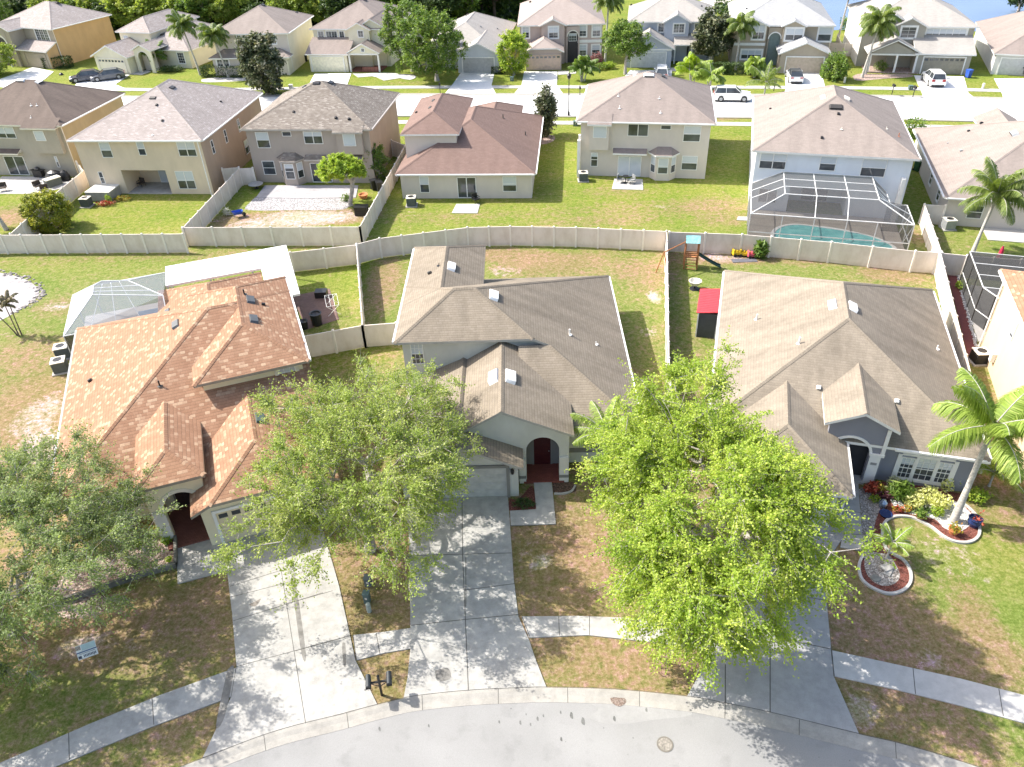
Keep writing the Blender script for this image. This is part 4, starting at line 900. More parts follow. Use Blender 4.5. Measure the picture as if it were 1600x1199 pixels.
# ================================================================== second row (seen from their gardens)
def awning(H, x0, x1, z, d=.7, pos=.4):
    mb = MB(); y1 = pos; y0 = pos - d
    mb.poly([(x0, y0, z), (x1, y0, z), (x1, y1, z + .3), (x0, y1, z + .3)], 0, [(x0, 0), (x1, 0), (x1, d), (x0, d)]); mb.box(x0, x1, y0, y0 + .06, z - .16, z - .005, 1); mb.box(x0, x1, y0 + .06, y1, z - .05, z - .012, 1)
    mb.poly([(x0, y0, z), (x0, y1, z + .3), (x0, y1, z)], 1); mb.poly([(x1, y0, z), (x1, y1, z + .3), (x1, y1, z)], 1); mb.build('awning_roof', [H.roofm, H.trim], H.root)
def oriel(H, px, pos, wl, wh=5.3, out=.45, win=None):
    """upstairs box that stands out from the wall"""
    u0, z0 = H.ray_face('F', pos - out, *px[0]); u1, z1 = H.ray_face('F', pos - out, *px[1]); lo, hi = min(z0, z1), wh
    mb = MB(); mb.box(min(u0, u1), max(u0, u1), pos - out, pos + .05, lo, hi); mb.build('oriel_box', wl, H.root)
    if win: H.wpx('F', pos - out, *win, split=False, blind=.95)
    mb = MB(); a, b = min(u0, u1) - .25, max(u0, u1) + .25
    y0 = pos - out - .35; P0 = H.blocks[0]; zz = wh + .12; k = .49
    mb.poly([(a, y0, zz), (b, y0, zz), (b, pos + .6, zz + k * (pos + .6 - y0) + .02), (a, pos + .6, zz + k * (pos + .6 - y0) + .02)], 0, [(a, 0), (b, 0), (b, 1.6), (a, 1.6)]); mb.box(a, b, y0, y0 + .05, zz - .16, zz - .01, 1); mb.box(a, b, y0 + .05, pos - .1, zz - .1, zz - .02, 1)
    mb.build('oriel_roof', [H.roofm, H.trim], H.root)
def bay(H, uc, pos, w_=2.5, out=.9, zt=2.6, wl=None, blind=.55):
    x = [uc - w_ / 2, uc - w_ / 4, uc + w_ / 4, uc + w_ / 2]; y = [pos, pos - out, pos - out, pos]; mb = MB()
    for i in range(3): mb.poly([(x[i], y[i], 0), (x[i + 1], y[i + 1], 0), (x[i + 1], y[i + 1], zt), (x[i], y[i], zt)])
    mb.build('bay_wall', wl or H.wall, H.root)
    H.window('F', pos - out, x[1] + .15, .7, x[2] - x[1] - .3, 1.6, blind=blind)
    mb = MB(); pn = MB()
    for i in (0, 2):
        a, b = Vector((x[i], y[i], 0)), Vector((x[i + 1], y[i + 1], 0)); n_ = Vector((b.y - a.y, -(b.x - a.x), 0)).normalized() * .02
        for k0, k1, z0, z1 in ((.15, .85, .7, .76), (.15, .85, 2.24, 2.3), (.15, .22, .76, 2.24), (.78, .85, .76, 2.24), (.22, .78, 1.47, 1.52)):
            p, q = a.lerp(b, k0) + n_ * 1.5, a.lerp(b, k1) + n_ * 1.5; mb.poly([(p.x, p.y, z0), (q.x, q.y, z0), (q.x, q.y, z1), (p.x, p.y, z1)])
        p, q = a.lerp(b, .2) + n_, a.lerp(b, .8) + n_; pn.poly([(p.x, p.y, .75), (q.x, q.y, .75), (q.x, q.y, 1.5), (p.x, p.y, 1.5)], 0); pn.poly([(p.x, p.y, 1.5), (q.x, q.y, 1.5), (q.x, q.y, 2.25), (p.x, p.y, 2.25)], 1)
    o = mb.build('window', M_WHITE, H.root); pn.build('pane', [M_GLASS, M_BLIND], o)
    e = .25; X = [x[0] - e, x[1] - e * .6, x[2] + e * .6, x[3] + e]; Y = [pos, pos - out - e, pos - out - e, pos]; mb = MB(); ap = [(x[1], pos, zt + .55), (x[2], pos, zt + .55)]
    mb.poly([(X[0], Y[0], zt), (X[1], Y[1], zt), ap[0]]); mb.poly([(X[1], Y[1], zt), (X[2], Y[2], zt), ap[1], ap[0]]); mb.poly([(X[2], Y[2], zt), (X[3], Y[3], zt), ap[1]])
    for i in range(3): mb.poly([(X[i], Y[i], zt - .15), (X[i + 1], Y[i + 1], zt - .15), (X[i + 1], Y[i + 1], zt), (X[i], Y[i], zt)], 1)
    mb.poly([(X[0], Y[0], zt - .15), (X[1], Y[1], zt - .15), (X[2], Y[2], zt - .15), (X[3], Y[3], zt - .15)], 1); mb.build('bay_roof', [H.roofm, H.trim], H.root)
def ac_unit(name, o, label, rz=0, group='air conditioning units', tall=.85, m=None):
    r = empty('air_conditioner', (o.x, o.y, 0), rz, label, 'air conditioner', group); mb = MB(); mb.box(-.55, .55, -.55, .55, 0, .08); mb.build('base_pad', M_CONC2, r)
    mb = MB(); mb.box(-.42, .42, -.42, .42, .09, tall)
    for k in range(9): mb.box(-.435, .435, -.435, .435, .13 + k * (tall - .2) / 9, .15 + k * (tall - .2) / 9)
    b = mb.build('cabinet', m or M_ACG, r); mb = MB(); mb.box(-.45, .45, -.45, .45, tall + .001, tall + .05); mb.lathe([(.36, tall + .055), (.36, tall + .075), (.30, tall + .08)], 16); mb.build('top_panel', M_CREAM, r)
    mb = MB(); mb.lathe([(0, tall + .06), (.34, tall + .06)], 16)
    mb.build('fan', M_BLACK, r)
# ---- H1
H = House('brown_roof_house', 'olive grey two storey house with dull brown roof behind the grill at left edge', (-52.45, 82.40), -9.5, ST_OLIVE, SH_BROWN, M_CREAM, sidem=ST_TANY)
b1 = H.block((-7.2, 6.93, 0, 12.3), dict(L=(5.6, .48), F=(5.6, .48), R=(5.6, .48), B=(5.6, .48)), sidemat={'R': 1}); H.shell()
H.wpx('F', .4, (-10, 199), (27, 217), panes=2, split=False, blind=.6); oriel(H, ((53, 240), (86, 203)), .4, ST_OLIVE, win=((51, 205), (73, 221)))
H.wpx('F', .4, (84, 245), (95, 262)); H.slider('F', .4, -1.6, 2.4, 2.1, blind=.3); awning(H, -2.2, .9, 2.65)
for px, py, sz in ((33, 127, .8), (61, 129, .8)): H.vpx(b1, px, py, 'turtle', M_WHITE, sz)
for px, py in ((49, 166), (58, 166), (49, 185)): H.vpx(b1, px, py, 'pipe', M_WHITE, .6)
H.gutter('R', 6.93, .1, 12, 5.6, down=[(.5, .45)]); H.finish((0, 6))
# ---- H2
H = House('beige_house', 'beige two storey house with mottled pale pink roof and recessed patio facing green lawn', (-42.78, 76.34), -6.7, ST_BEIGE, SH_PINK, M_WHITE, sidem=ST_BEIGE2)
b1 = H.block((0, 13.86, 0, 16.6), dict(L=(5.6, .47), F=(5.6, .47), R=(5.6, .47), B=(5.6, .47)), sidemat={'R': 1}, walls=False); H.shell()
ua, _ = H.ray_face('F', .4, 193, 280); ub, _ = H.ray_face('F', .4, 268, 300); ub = ub
mb = MB(); W0, W1, D1 = .4, 13.46, 16.2
mb.poly([(W0, .4, 0), (ua, .4, 0), (ua, .4, 5.5), (W0, .4, 5.5)]); mb.poly([(ub, .4, 0), (W1, .4, 0), (W1, .4, 5.5), (ub, .4, 5.5)]); mb.poly([(ua, .4, 2.45), (ub, .4, 2.45), (ub, .4, 5.5), (ua, .4, 5.5)])
mb.poly([(W1, .4, 0), (W1, D1, 0), (W1, D1, 5.5), (W1, .4, 5.5)], 1); mb.poly([(W0, .4, 0), (W0, D1, 0), (W0, D1, 5.5), (W0, .4, 5.5)]); mb.poly([(W0, D1, 0), (W1, D1, 0), (W1, D1, 5.5), (W0, D1, 5.5)])
mb.poly([(ua, .4, 0), (ua, 3.4, 0), (ua, 3.4, 2.45), (ua, .4, 2.45)]); mb.poly([(ub, .4, 0), (ub, 3.4, 0), (ub, 3.4, 2.45), (ub, .4, 2.45)]); mb.poly([(ua, 3.4, 0), (ub, 3.4, 0), (ub, 3.4, 2.45), (ua, 3.4, 2.45)]); mb.poly([(ua, .4, 2.44), (ub, .4, 2.44), (ub, 3.4, 2.44), (ua, 3.4, 2.44)])
mb.build('wall', [ST_BEIGE, ST_BEIGE2], H.root); H.box('patio_slab', ua, ub, .3, 3.4, 0, .06, M_CONC); H.slider('F', 3.4, ub - 2.6, 2.2, 2.05, blind=.9)
for tl, br, p_ in (((153, 223), (178, 247), 1), ((211.6, 222), (230, 243.5), 1), ((274.5, 222), (309, 245), 2), ((152.5, 269), (166, 287.5), 1), ((272.6, 268), (308, 296), 2)): H.wpx('F', .4, tl, br, panes=p_, blind=0 if tl[0] == 152.5 else .55)
for y_ in (2.3, 5.6, 9.2): H.window('R', 13.46, y_, 3.4, .55, 1.35, blind=0)
H.window('R', 13.46, 9.6, .8, 1.7, 1.5, panes=2, trim=.12, trimm=ST_BEIGE2)
for px, py, k_, m_, sz in ((239, 154.5, 'turtle', M_BRONZE, .6), (269, 138, 'turtle', M_BRONZE, .7), (245, 165, 'box', M_BLACK, .7), (254, 190, 'box', M_BLACK, .7), (345, 160, 'box', M_BLACK, .6), (239, 212, 'pipe', M_WHITE, .4)): H.vpx(b1, px, py, k_, m_, sz)
H.gutter('F', 0, .05, 13.8, 5.6, down=[(13.4, .0)]); H.gutter('R', 13.86, .1, 16.4, 5.6); H.finish((7, 8))
# ---- H3
H = House('taupe_house', 'taupe two storey house with speckled grey brown roof and bay window behind the bare patio', (-26.16, 77.69), -7.0, ST_TAUPE, SH_GREYB, plain('taupe_trim', (.44, .40, .36), .5), sidem=ST_BEIGE2)
b1 = H.block((0, 13.4, 0, 12.9), dict(L=(5.6, .46), F=(5.6, .46), R=(5.6, .46), B=(5.6, .46)), sidemat={'R': 1}); H.shell()
for tl, br, p_, s_, bl in (((398, 207), (423.7, 232), 1, True, .5), ((440, 206), (455.7, 213.7), 1, False, 0), ((473, 206), (505.5, 225.6), 2, False, .4), ((408.5, 252), (432.4, 273.7), 1, True, .0)): H.wpx('F', .4, tl, br, panes=p_, split=s_, blind=bl)
oriel(H, ((529.5, 242), (563, 205)), .4, ST_TAUPE, win=((534.5, 209.5), (557, 229)))
u_, _ = H.ray_face('F', -.5, 455, 290); bay(H, u_ + .15, .4, blind=.3); u_, _ = H.ray_face('F', .4, 490, 289); H.slider('F', .4, u_, 2.1, 2.05, blind=.2); u2, _ = H.ray_face('F', .4, 478, 247); u3, _ = H.ray_face('F', .4, 567, 247); awning(H, u2, u3, 2.65)
for px, py, k_, sz in ((494.5, 131, 'turtle', .7), (517, 130.5, 'turtle', .8), (476, 136.5, 'turtle', .6), (459, 176, 'box', .7), (525, 186, 'box', .8), (545.5, 187, 'box', .8)): H.vpx(b1, px, py, k_, M_BLACK, sz)
H.gutter('R', 13.4, .1, 12.8, 5.6, H.trim, down=[(.5, .45)]); H.finish((6.7, 6.5))
# ---- H4
H = House('brown_red_roof_house', 'greige single storey house with a large reddish brown roof and a raised upper room', (-10.42, 71.74), -5.4, ST_GREIGE, SH_RED, M_WHITE)
b1 = H.block((0, 13.45, 0, 18.0), dict(L=(2.6, .46), F=(2.6, .46), R=(2.6, .46), B=(2.6, .46))); b2 = H.block((.15, 5.95, 3.4, 15.6), dict(L=(5.3, .46), F=(5.3, .46), R=(5.3, .46), B=(5.3, .46)), oh=.35); b3 = H.block((5.2, 11.0, 13, 21.9), dict(L=(2.62, .46), R=(2.62, .46), B=(2.62, .46))); H.shell()
H.wpx('F', .4, (654.5, 276), (671.8, 301.6)); H.wpx('F', .4, (784.8, 276), (807.4, 300), blind=.6); u_, _ = H.ray_face('F', .4, 716, 312); H.slider('F', .4, u_, 1.85, 2.1, blind=.1)
for b_, px, py, k_, m_, sz in ((b2, 651, 177, 'box', M_BLACK, .7), (b2, 672, 169, 'turtle', M_BRONZE, .5), (b1, 702, 162.5, 'turtle', M_BRONZE, .7), (b1, 725, 166, 'turtle', M_BRONZE, .7), (b1, 786, 185, 'pipe', M_BRONZE, 1), (b1, 821, 212, 'pipe', M_BRONZE, 1), (b1, 698, 221, 'turtle', M_CREAM, .5), (b2, 677, 158, 'turtle', M_BRONZE, .5)): H.vpx(b_, px, py, k_, m_, sz)
H.gutter('F', 0, .05, 13.4, 2.6); H.gutter('R', 13.45, .1, 17.9, 2.6, down=[(.5, .45)]); H.finish((6.7, 9))
# ---- H5
H = House('greige_house', 'greige two storey house with pinkish brown roof, centre bay and small concrete patio', (7.32, 76.19), -10.8, ST_GREIGE, SH_PALE2, M_WHITE)
b1 = H.block((0, 13.3, 0, 13.4), dict(L=(5.6, .46), F=(5.6, .46), R=(5.6, .46), B=(5.6, .46))); H.shell()
oriel(H, ((920.6, 235), (952, 193)), .4, ST_GREIGE, win=((927, 197.5), (947.5, 216.5)))
for tl, br, p_, s_, bl in (((981.4, 194), (1012.5, 214), 2, False, 0), ((1032.7, 195.8), (1048.5, 203.4), 1, False, 0), ((1069, 196.8), (1093.5, 222.6), 1, True, .55), ((923.4, 239), (933.7, 261), 1, True, .3), ((1066, 244), (1088.4, 266.7), 1, True, .5)): H.wpx('F', .4, tl, br, panes=p_, split=s_, blind=bl)
u_, _ = H.ray_face('F', .4, 964, 279); H.slider('F', .4, u_, 2.35, 2.1, blind=.95); u2, _ = H.ray_face('F', .4, 958, 236); u3, _ = H.ray_face('F', .4, 1011, 237); awning(H, u2, u3, 2.6); u_, _ = H.ray_face('F', -.5, 1034, 284); bay(H, u_, .4, 2.6, .85, blind=.6)
for px, py, k_, m_, sz in ((1014, 119, 'turtle', M_WHITE, .9), (992, 118, 'turtle', M_WHITE, .6), (1036, 120, 'turtle', M_BRONZE, .7), (966, 151, 'pipe', M_WHITE, .6), (1030, 155, 'pipe', M_WHITE, .6), (968, 171, 'pipe', M_WHITE, .8), (1032, 178, 'pipe', M_WHITE, .6)): H.vpx(b1, px, py, k_, m_, sz)
mb = MB(); mb.box(.12, .38, 1.0, 1.3, 1.2, 3.9); mb.box(.12, .38, -.1, .38, 0, 3.7); mb.build('pipe_chase', M_WHITE, H.root); H.gutter('F', 0, .05, 13.2, 5.6); H.gutter('L', 0, .1, 13.3, 5.6); H.gutter('R', 13.3, .1, 13.3, 5.6); H.finish((6.6, 6.7))
# ---- H6 with its pool cage
H = House('pool_house', 'pale blue white two storey house with faded roof and a screened swimming pool', (21.77, 65.99), -15.9, ST_WHITEB, SH_PALE, M_WHITE)
b1 = H.block((0, 13.5, 0, 16.9), dict(L=(5.6, .46), F=(5.6, .46), R=(5.6, .46), B=(5.6, .46)), walls=False); H.shell()
mb = MB(); W0, W1, D1 = .4, 13.1, 16.5; ua, ub = 3.7, 8.6
mb.poly([(W0, .4, 0), (ua, .4, 0), (ua, .4, 5.5), (W0, .4, 5.5)]); mb.poly([(ub, .4, 0), (W1, .4, 0), (W1, .4, 5.5), (ub, .4, 5.5)]); mb.poly([(ua, .4, 2.5), (ub, .4, 2.5), (ub, .4, 5.5), (ua, .4, 5.5)])
mb.poly([(W1, .4, 0), (W1, D1, 0), (W1, D1, 5.5), (W1, .4, 5.5)]); mb.poly([(W0, .4, 0), (W0, D1, 0), (W0, D1, 5.5), (W0, .4, 5.5)]); mb.poly([(W0, D1, 0), (W1, D1, 0), (W1, D1, 5.5), (W0, D1, 5.5)])
mb.poly([(ua, .4, 0), (ua, 3.4, 0), (ua, 3.4, 2.5), (ua, .4, 2.5)]); mb.poly([(ub, .4, 0), (ub, 3.4, 0), (ub, 3.4, 2.5), (ub, .4, 2.5)]); mb.poly([(ua, 3.4, 0), (ub, 3.4, 0), (ub, 3.4, 2.5), (ua, 3.4, 2.5)]); mb.poly([(ua, .4, 2.49), (ub, .4, 2.49), (ub, 3.4, 2.49), (ua, 3.4, 2.49)])
mb.build('wall', ST_WHITEB, H.root); H.slider('F', 3.4, 5.0, 2.4, 2.05, blind=.1); H.window('F', .4, 1.1, .8, 1.6, 1.3, panes=2, split=False, blind=0)
for tl, br, p_ in (((1189, 239), (1226.4, 266), 2), ((1283, 244.4), (1304, 268.4), 1), ((1349, 248), (1381, 278), 1)): H.wpx('F', .4, tl, br, panes=p_, blind=.5)
for px, py, k_, m_, sz in ((1306, 169.5, 'turtle', M_BRONZE, 1), (1286, 153, 'turtle', M_PALEV if 'M_PALEV' in globals() else M_CREAM, .8), (1323, 155, 'turtle', M_CREAM, .8), (1310, 179, 'box', M_BLACK, .7), (1284, 217, 'box', M_BLACK, .7), (1204, 171, 'box', M_BLACK, .6), (1315, 203, 'pipe', M_CREAM, .5), (1404, 214, 'pipe', M_TERRA, .8), (1385, 202, 'pipe', M_CREAM, .5)): H.vpx(b1, px, py, k_, m_, sz)
H.gutter('L', 0, .1, 16.7, 5.6, down=[(.5, .45)]); H.gutter('R', 13.5, .1, 16.7, 5.6)
mb = MB(); mb.box(12.5, 12.8, -.2, .39, 0, 3.9); mb.build('pipe_chase', M_WHITE, H.root)
cx0, cx1, cy0, e_, t_ = .35, 12.9, -6.4, 2.5, 3.75
X5 = [cx0, 2.9, 5.4, 7.9, 10.2, cx1]; mb = MB(); fr = MB()
I0, I1, IY = 2.9, 10.2, -4.8
def line(a, b, r=.045): fr.rod(a, b, r, n=4)
mb.poly([(cx0, cy0, 0), (cx1, cy0, 0), (cx1, cy0, e_), (cx0, cy0, e_)]); mb.poly([(cx0, cy0, 0), (cx0, .35, 0), (cx0, .35, e_), (cx0, cy0, e_)]); mb.poly([(cx1, cy0, 0), (cx1, -2.4, 0), (cx1, -2.4, e_), (cx1, cy0, e_)]); mb.poly([(cx1, -2.4, 0), (11.4, -2.4, 0), (11.4, -2.4, e_), (cx1, -2.4, e_)])
mb.poly([(cx0, cy0, e_), (cx1, cy0, e_), (I1, IY, t_), (I0, IY, t_)]); mb.poly([(cx0, cy0, e_), (I0, IY, t_), (I0, .35, t_), (cx0, .35, e_)]); mb.poly([(cx1, cy0, e_), (I1, IY, t_), (I1, .35, t_), (11.6, .35, e_), (11.6, -2.4, e_), (cx1, -2.4, e_)]); mb.poly([(I0, IY, t_), (I1, IY, t_), (I1, .35, t_), (I0, .35, t_)])
so_ = mb.build('pool_screen', screenmat('cage', (.09, .09, .095), .52), H.root)
for x_ in X5: line((x_, cy0, 0), (x_, cy0, e_))
for a, b in (((cx0, cy0, e_), (cx1, cy0, e_)), ((cx0, cy0, .9), (cx1, cy0, .9)), ((cx0, cy0, e_), (cx0, .35, e_)), ((cx0, .35, 0), (cx0, .35, e_)), ((cx1, cy0, e_), (cx1, -2.4, e_)), ((cx1, -2.4, e_), (11.5, -2.4, e_)), ((cx1, -2.4, 0), (cx1, -2.4, e_)), ((I0, IY, t_), (I1, IY, t_)), ((I0, IY, t_), (I0, .35, t_)), ((I1, IY, t_), (I1, .35, t_)), ((I0, .35, t_), (I1, .35, t_)), ((cx0, cy0, e_), (I0, IY, t_)), ((cx1, cy0, e_), (I1, IY, t_)), ((cx0, .35, e_), (I0, .35, t_)), ((11.6, .35, e_), (I1, .35, t_)), ((11.6, -2.4, e_), (11.6, .35, e_)), ((11.6, -2.4, e_), (I1, -2.4, t_)), ((cx1, -4.4, e_), (I1, -4.2, t_)), ((cx1, -4.4, 0), (cx1, -4.4, e_)), ((cx1, cy0, .9), (cx1, -2.4, .9)), ((cx1, -4.4, 0), (cx1, cy0, e_)), ((cx1, -2.4, 0), (cx1, -4.4, e_))): line(a, b)
for x_ in X5[2:4]: line((x_, cy0, e_), (x_, IY, t_)); line((x_, IY, t_), (x_, .35, t_))
for y_ in (-3.1, -1.4): line((I0, y_, t_), (I1, y_, t_)); line((I0, y_, t_), (cx0, y_, e_)); line((I1, y_, t_), (11.7, y_, e_)); line((cx0, y_, 0), (cx0, y_, e_))
fr.build('cage_frame', M_ALU, so_)
H.box('pool_deck', cx0 + .05, cx1 - .05, cy0 + .05, .38, 0, .08, pavers('deck_tan', [(.38, .34, .29), (.45, .41, .36), (.33, .29, .25)], .6, .6))
mb = MB(); pp = [(2.6, -5.9), (2.7, -4.4), (3.3, -3.2), (4.6, -2.5), (6.5, -2.7), (8.5, -3.1), (10.4, -3.8), (11.5, -4.8), (11.7, -5.9), (8, -6.0), (5, -6.0)]
S2 = smooth_line([Vector((*p, 0)) for p in pp + [pp[0]]], 4)[:-1]; mb.prism([(p.x, p.y) for p in S2], None, .11); po = mb.build('pool_water', mat('pool_water', lambda t, b: (t.links.new(ramp(t, noise(t, 1.2, 3, wpos(t)), [(.35, (.17, .50, .50)), (.7, (.28, .66, .63))]), b.inputs['Base Color']), setattr(b.inputs['Roughness'], 'default_value', .08), bump(t, b, noise(t, 3.5, 3, wpos(t)), .2, .03))), H.root)
mb = MB(); c_ = Vector((7.2, -4.1, 0))
for i in range(len(S2)):
    a, b = S2[i], S2[(i + 1) % len(S2)]; a2, b2 = a + (a - c_).normalized() * .32, b + (b - c_).normalized() * .32
    mb.poly([(a.x, a.y, .14), (b.x, b.y, .14), (b2.x, b2.y, .14), (a2.x, a2.y, .14)]); mb.poly([(a.x, a.y, .09), (b.x, b.y, .09), (b.x, b.y, .14), (a.x, a.y, .14)]); mb.poly([(a2.x, a2.y, .08), (b2.x, b2.y, .08), (b2.x, b2.y, .14), (a2.x, a2.y, .14)])
mb.build('pool_coping', M_WHITE, po); H.finish((6.7, 6))
# ---- H7
H = House('pale_roof_house', 'greige single storey house with wide washed pink roof, behind the right hand garden palm', (37.23, 61.29), -16.5, ST_GREIGE, SH_PALE, M_WHITE)
b1 = H.block((0, 16.4, 0, 18.6), dict(L=(2.6, .46), F=(2.6, .46), R=(2.6, .46), B=(2.6, .46))); b2 = H.block((5.5, 9.5, 12, 20.2), dict(L=(3.6, .5), R=(3.6, .5)), walls=False); H.shell()
H.wpx('F', .4, (1515, 321), (1532, 343), blind=0); H.window('F', .4, 8.6, .6, 1.9, 1.7, panes=2, blind=.95); H.window('L', .4, 7.3, .8, .9, 1.2, blind=0, trim=.1); H.window('L', .4, 3.3, .8, .9, 1.2, blind=0, trim=.1)
for px, py, k_, m_, sz in ((1585, 210, 'turtle', M_GREYM, 1), (1513.6, 206, 'box', M_BLACK, .7), (1502, 237, 'box', M_GREYM, .7), (1481, 225, 'box', M_GREYM, .4), (1534, 192, 'box', M_BLACK, .9)): H.vpx(b1, px, py, k_, m_, sz)
H.gutter('L', 0, .1, 18.5, 2.6); H.gutter('F', 0, .1, 16, 2.6); H.box('back_patio', 3.6, 14, -2.2, .38, 0, .06, M_CONCW); H.finish((8, 9))

# ================================================================== third row (across the far street)
def gable_front(H, b, z_top_pts): pass
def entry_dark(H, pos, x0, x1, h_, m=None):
    H.box('entry_panel', x0, x1, pos - .012, pos - .004, 0, h_, m or plain('entry_gloom', (.05, .045, .045), .7))  # flat panel on the wall; its default dark colour stands for the entry's shade
# T1
H = House('orange_wall_house', 'two storey house with bright orange tan side wall and pale roof at the far left', (-77.28, 136.37), -24.5, ST_TAN, SH_PINK, M_WHITE, sidem=ST_ORANGE)
b1 = H.block((-6.2, 7.15, 0, 12.4), dict(L=(5.6, .45), F=(5.6, .45), R=(5.6, .45), B=(5.6, .45)), sidemat={'R': 1}); b2 = H.block((-.2, 7.0, -2.2, .3), dict(F=(2.7, .42)), sidemat={'R': 1}, ohs=dict(B=0, L=.1, R=.3)); b3 = H.block((-4.3, .5, -2.6, 4.0), dict(L=(5.5, .45), R=(5.5, .45)), sidemat={'R': 0}); H.shell()
H.wpx('F', .4, (53, 45.6), (80, 67.5), panes=3, grid=(6, 5), split=False, blind=0, trim=.14); H.garage('F', -1.8, 1.4, 4.6, 2.1, ST_TAN, ST_TAN)
H.arch_wall('F', -2.24, -3.9, -.9, [(-3.9, 5.2), (-.9, 5.2)], -2.4, 1.05, 3.4, th=.15, m=ST_TAN, surround=M_CREAM, sw=.3); entry_dark(H, -2.2, -3.4, -1.4, 4.3); mb = MB(); mb.rod((-1.5, -2.6, 0), (-1.5, -2.6, 3.4), .16, n=8); mb.build('porch_column', M_WHITE, H.root)
H.vpx(b1, 87, 3, 'turtle', M_BRONZE, 1); H.gutter('R', 7.15, .1, 12.2, 5.6, down=[(.5, .45)]); H.finish((0, 6))
# T2
H = House('cream_gable_house', 'pale cream single storey house with gabled garage and arch behind the two dark cars', (-57.3, 126.6), -18.0, ST_CREAM, SH_PINK, M_WHITE)
b1 = H.block((-1.5, 8.2, 4.4, 19), dict(L=(2.7, .5), F=(2.7, .5), R=(2.7, .5), B=(2.7, .5))); b2 = H.block((-5.2, 1.4, 5.0, 18), dict(L=(5.0, .5), F=(5.0, .5), R=(5.0, .5), B=(5.0, .5))); b3 = H.block((-6.4, .5, -.4, 8), dict(L=(2.5, .48), R=(2.5, .48))); b4 = H.block((.3, 3.9, 1.0, 8), dict(L=(3.3, .48), R=(3.3, .48)), walls=False); H.shell()
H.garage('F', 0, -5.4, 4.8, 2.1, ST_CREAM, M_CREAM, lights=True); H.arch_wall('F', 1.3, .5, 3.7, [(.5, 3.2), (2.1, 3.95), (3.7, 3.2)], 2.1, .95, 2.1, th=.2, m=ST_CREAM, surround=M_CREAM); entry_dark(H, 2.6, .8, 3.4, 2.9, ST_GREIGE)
H.window('F', 4.8, 5.6, .7, 1.2, 1.6, blind=0, grid=(3, 4), trim=.12); H.window('F', 5.4, -4.2, 3.2, .9, 1.2, blind=.4); H.vpx(b1, 245, 17, 'turtle', M_BRONZE, .9); H.finish((1, 8))
# T3
H = House('porch_roof_house', 'grey fronted two storey house with pale yellow side wall and a full width porch roof', (-39.0, 124.2), -5.5, ST_GREIGE, SH_PALE, M_WHITE, sidem=ST_CREAM)
b1 = H.block((-4.2, 7.95, 0, 13.4), dict(L=(5.6, .45), F=(5.6, .45), R=(5.6, .45), B=(5.6, .45)), sidemat={'R': 1}); b2 = H.block((-4.4, 8.0, -1.6, .39), dict(F=(2.6, .45), L=(2.6, .45), R=(2.6, .45)), ohs=dict(B=0, F=.35, L=.4, R=.45), sidemat={'R': 1}); H.shell()
for tl, br in (((369, 55), (379, 70)), ((395, 54), (405.6, 70)), ((422, 53), (432.5, 69.4))): H.wpx('F', .4, tl, br, grid=(2, 4), blind=.1, trim=.1)
H.wpx('F', -1.25, (338, 94), (359, 104), panes=2, grid=(4, 3), blind=0, trim=.15); entry_dark(H, -1.25, .5, 1.8, 2.3); H.garage('F', -1.25, 3.0, 4.4, 2.1, ST_GREIGE, M_CREAM)
for px, py, sz in ((411, 9, .8), (463, 20, .5)): H.vpx(b1, px, py, 'turtle', M_BRONZE, sz)
H.gutter('R', 7.95, .1, 13.2, 5.6, down=[(.5, .45)]); H.finish((2, 6))
# T4
H = House('cream_porch_house', 'cream two storey house with triple upstairs window, brown roof and gabled porch', (-28.73, 126.98), -10.4, ST_CREAM, SH_PALE2, M_WHITE)
b1 = H.block((0, 12.6, 0, 15.0), dict(L=(5.4, .45), F=(5.4, .45), R=(5.4, .45), B=(5.4, .45))); b2 = H.block((.2, 7.0, -3.6, .35), dict(F=(2.6, .4)), ohs=dict(B=0, F=.35)); b3 = H.block((6.0, 9.9, -.7, 5), dict(L=(5.4, .5), R=(5.4, .5)), oh=.3); b4 = H.block((7.6, 12.0, -.1, 7), dict(L=(5.6, .55), R=(5.6, .55)), oh=.3); b5 = H.block((6.6, 11.8, -3.4, .35), dict(L=(2.75, .5), R=(2.75, .5)), walls=False); H.shell()
for tl, br, p_ in (((496, 49), (507, 62), 1), ((508.5, 49), (528, 62), 2), ((529.5, 49), (539, 62), 1)): H.wpx('F', .4, tl, br, panes=p_, grid=(2 * p_, 4), split=False, blind=.1, trim=.08)
H.wpx('F', -.4, (558.6, 48.5), (568.4, 59), grid=(2, 2), split=False, blind=0, trim=.08); H.wpx('F', .2, (592.7, 48), (602, 58), grid=(2, 2), split=False, blind=0, trim=.08)
H.garage('F', -3.25, 1.0, 5.0, 2.15, plain('cream_door2', (.78, .74, .58), .5), M_WHITE)
mb = MB(); mb.poly([(6.9, -3.1, 2.62), (11.5, -3.1, 2.62), (9.2, -3.1, 3.85)]); mb.box(6.9, 11.5, -3.14, -3.0, 2.4, 2.62, 1)
for x_ in (6.95, 11.45): mb.box(x_ - .12, x_ + .12, -3.2, -2.95, 0, 2.4, 1)
mb.build('porch_gable', [ST_CREAM, M_WHITE], H.root); H.window('F', -3.12, 8.95, 2.85, .5, .5, split=False, blind=0, grid=(2, 2), trim=.06); H.box('porch_floor', 6.8, 11.6, -3.1, .3, 0, .15, pavers('brick_porch', [(.22, .08, .06), (.28, .11, .08), (.18, .06, .05)])); H.box('porch_rail', 8.8, 11.3, -3.12, -3.0, .15, .7, pavers('brick_rail', [(.25, .10, .08), (.32, .14, .1), (.2, .08, .06)]))
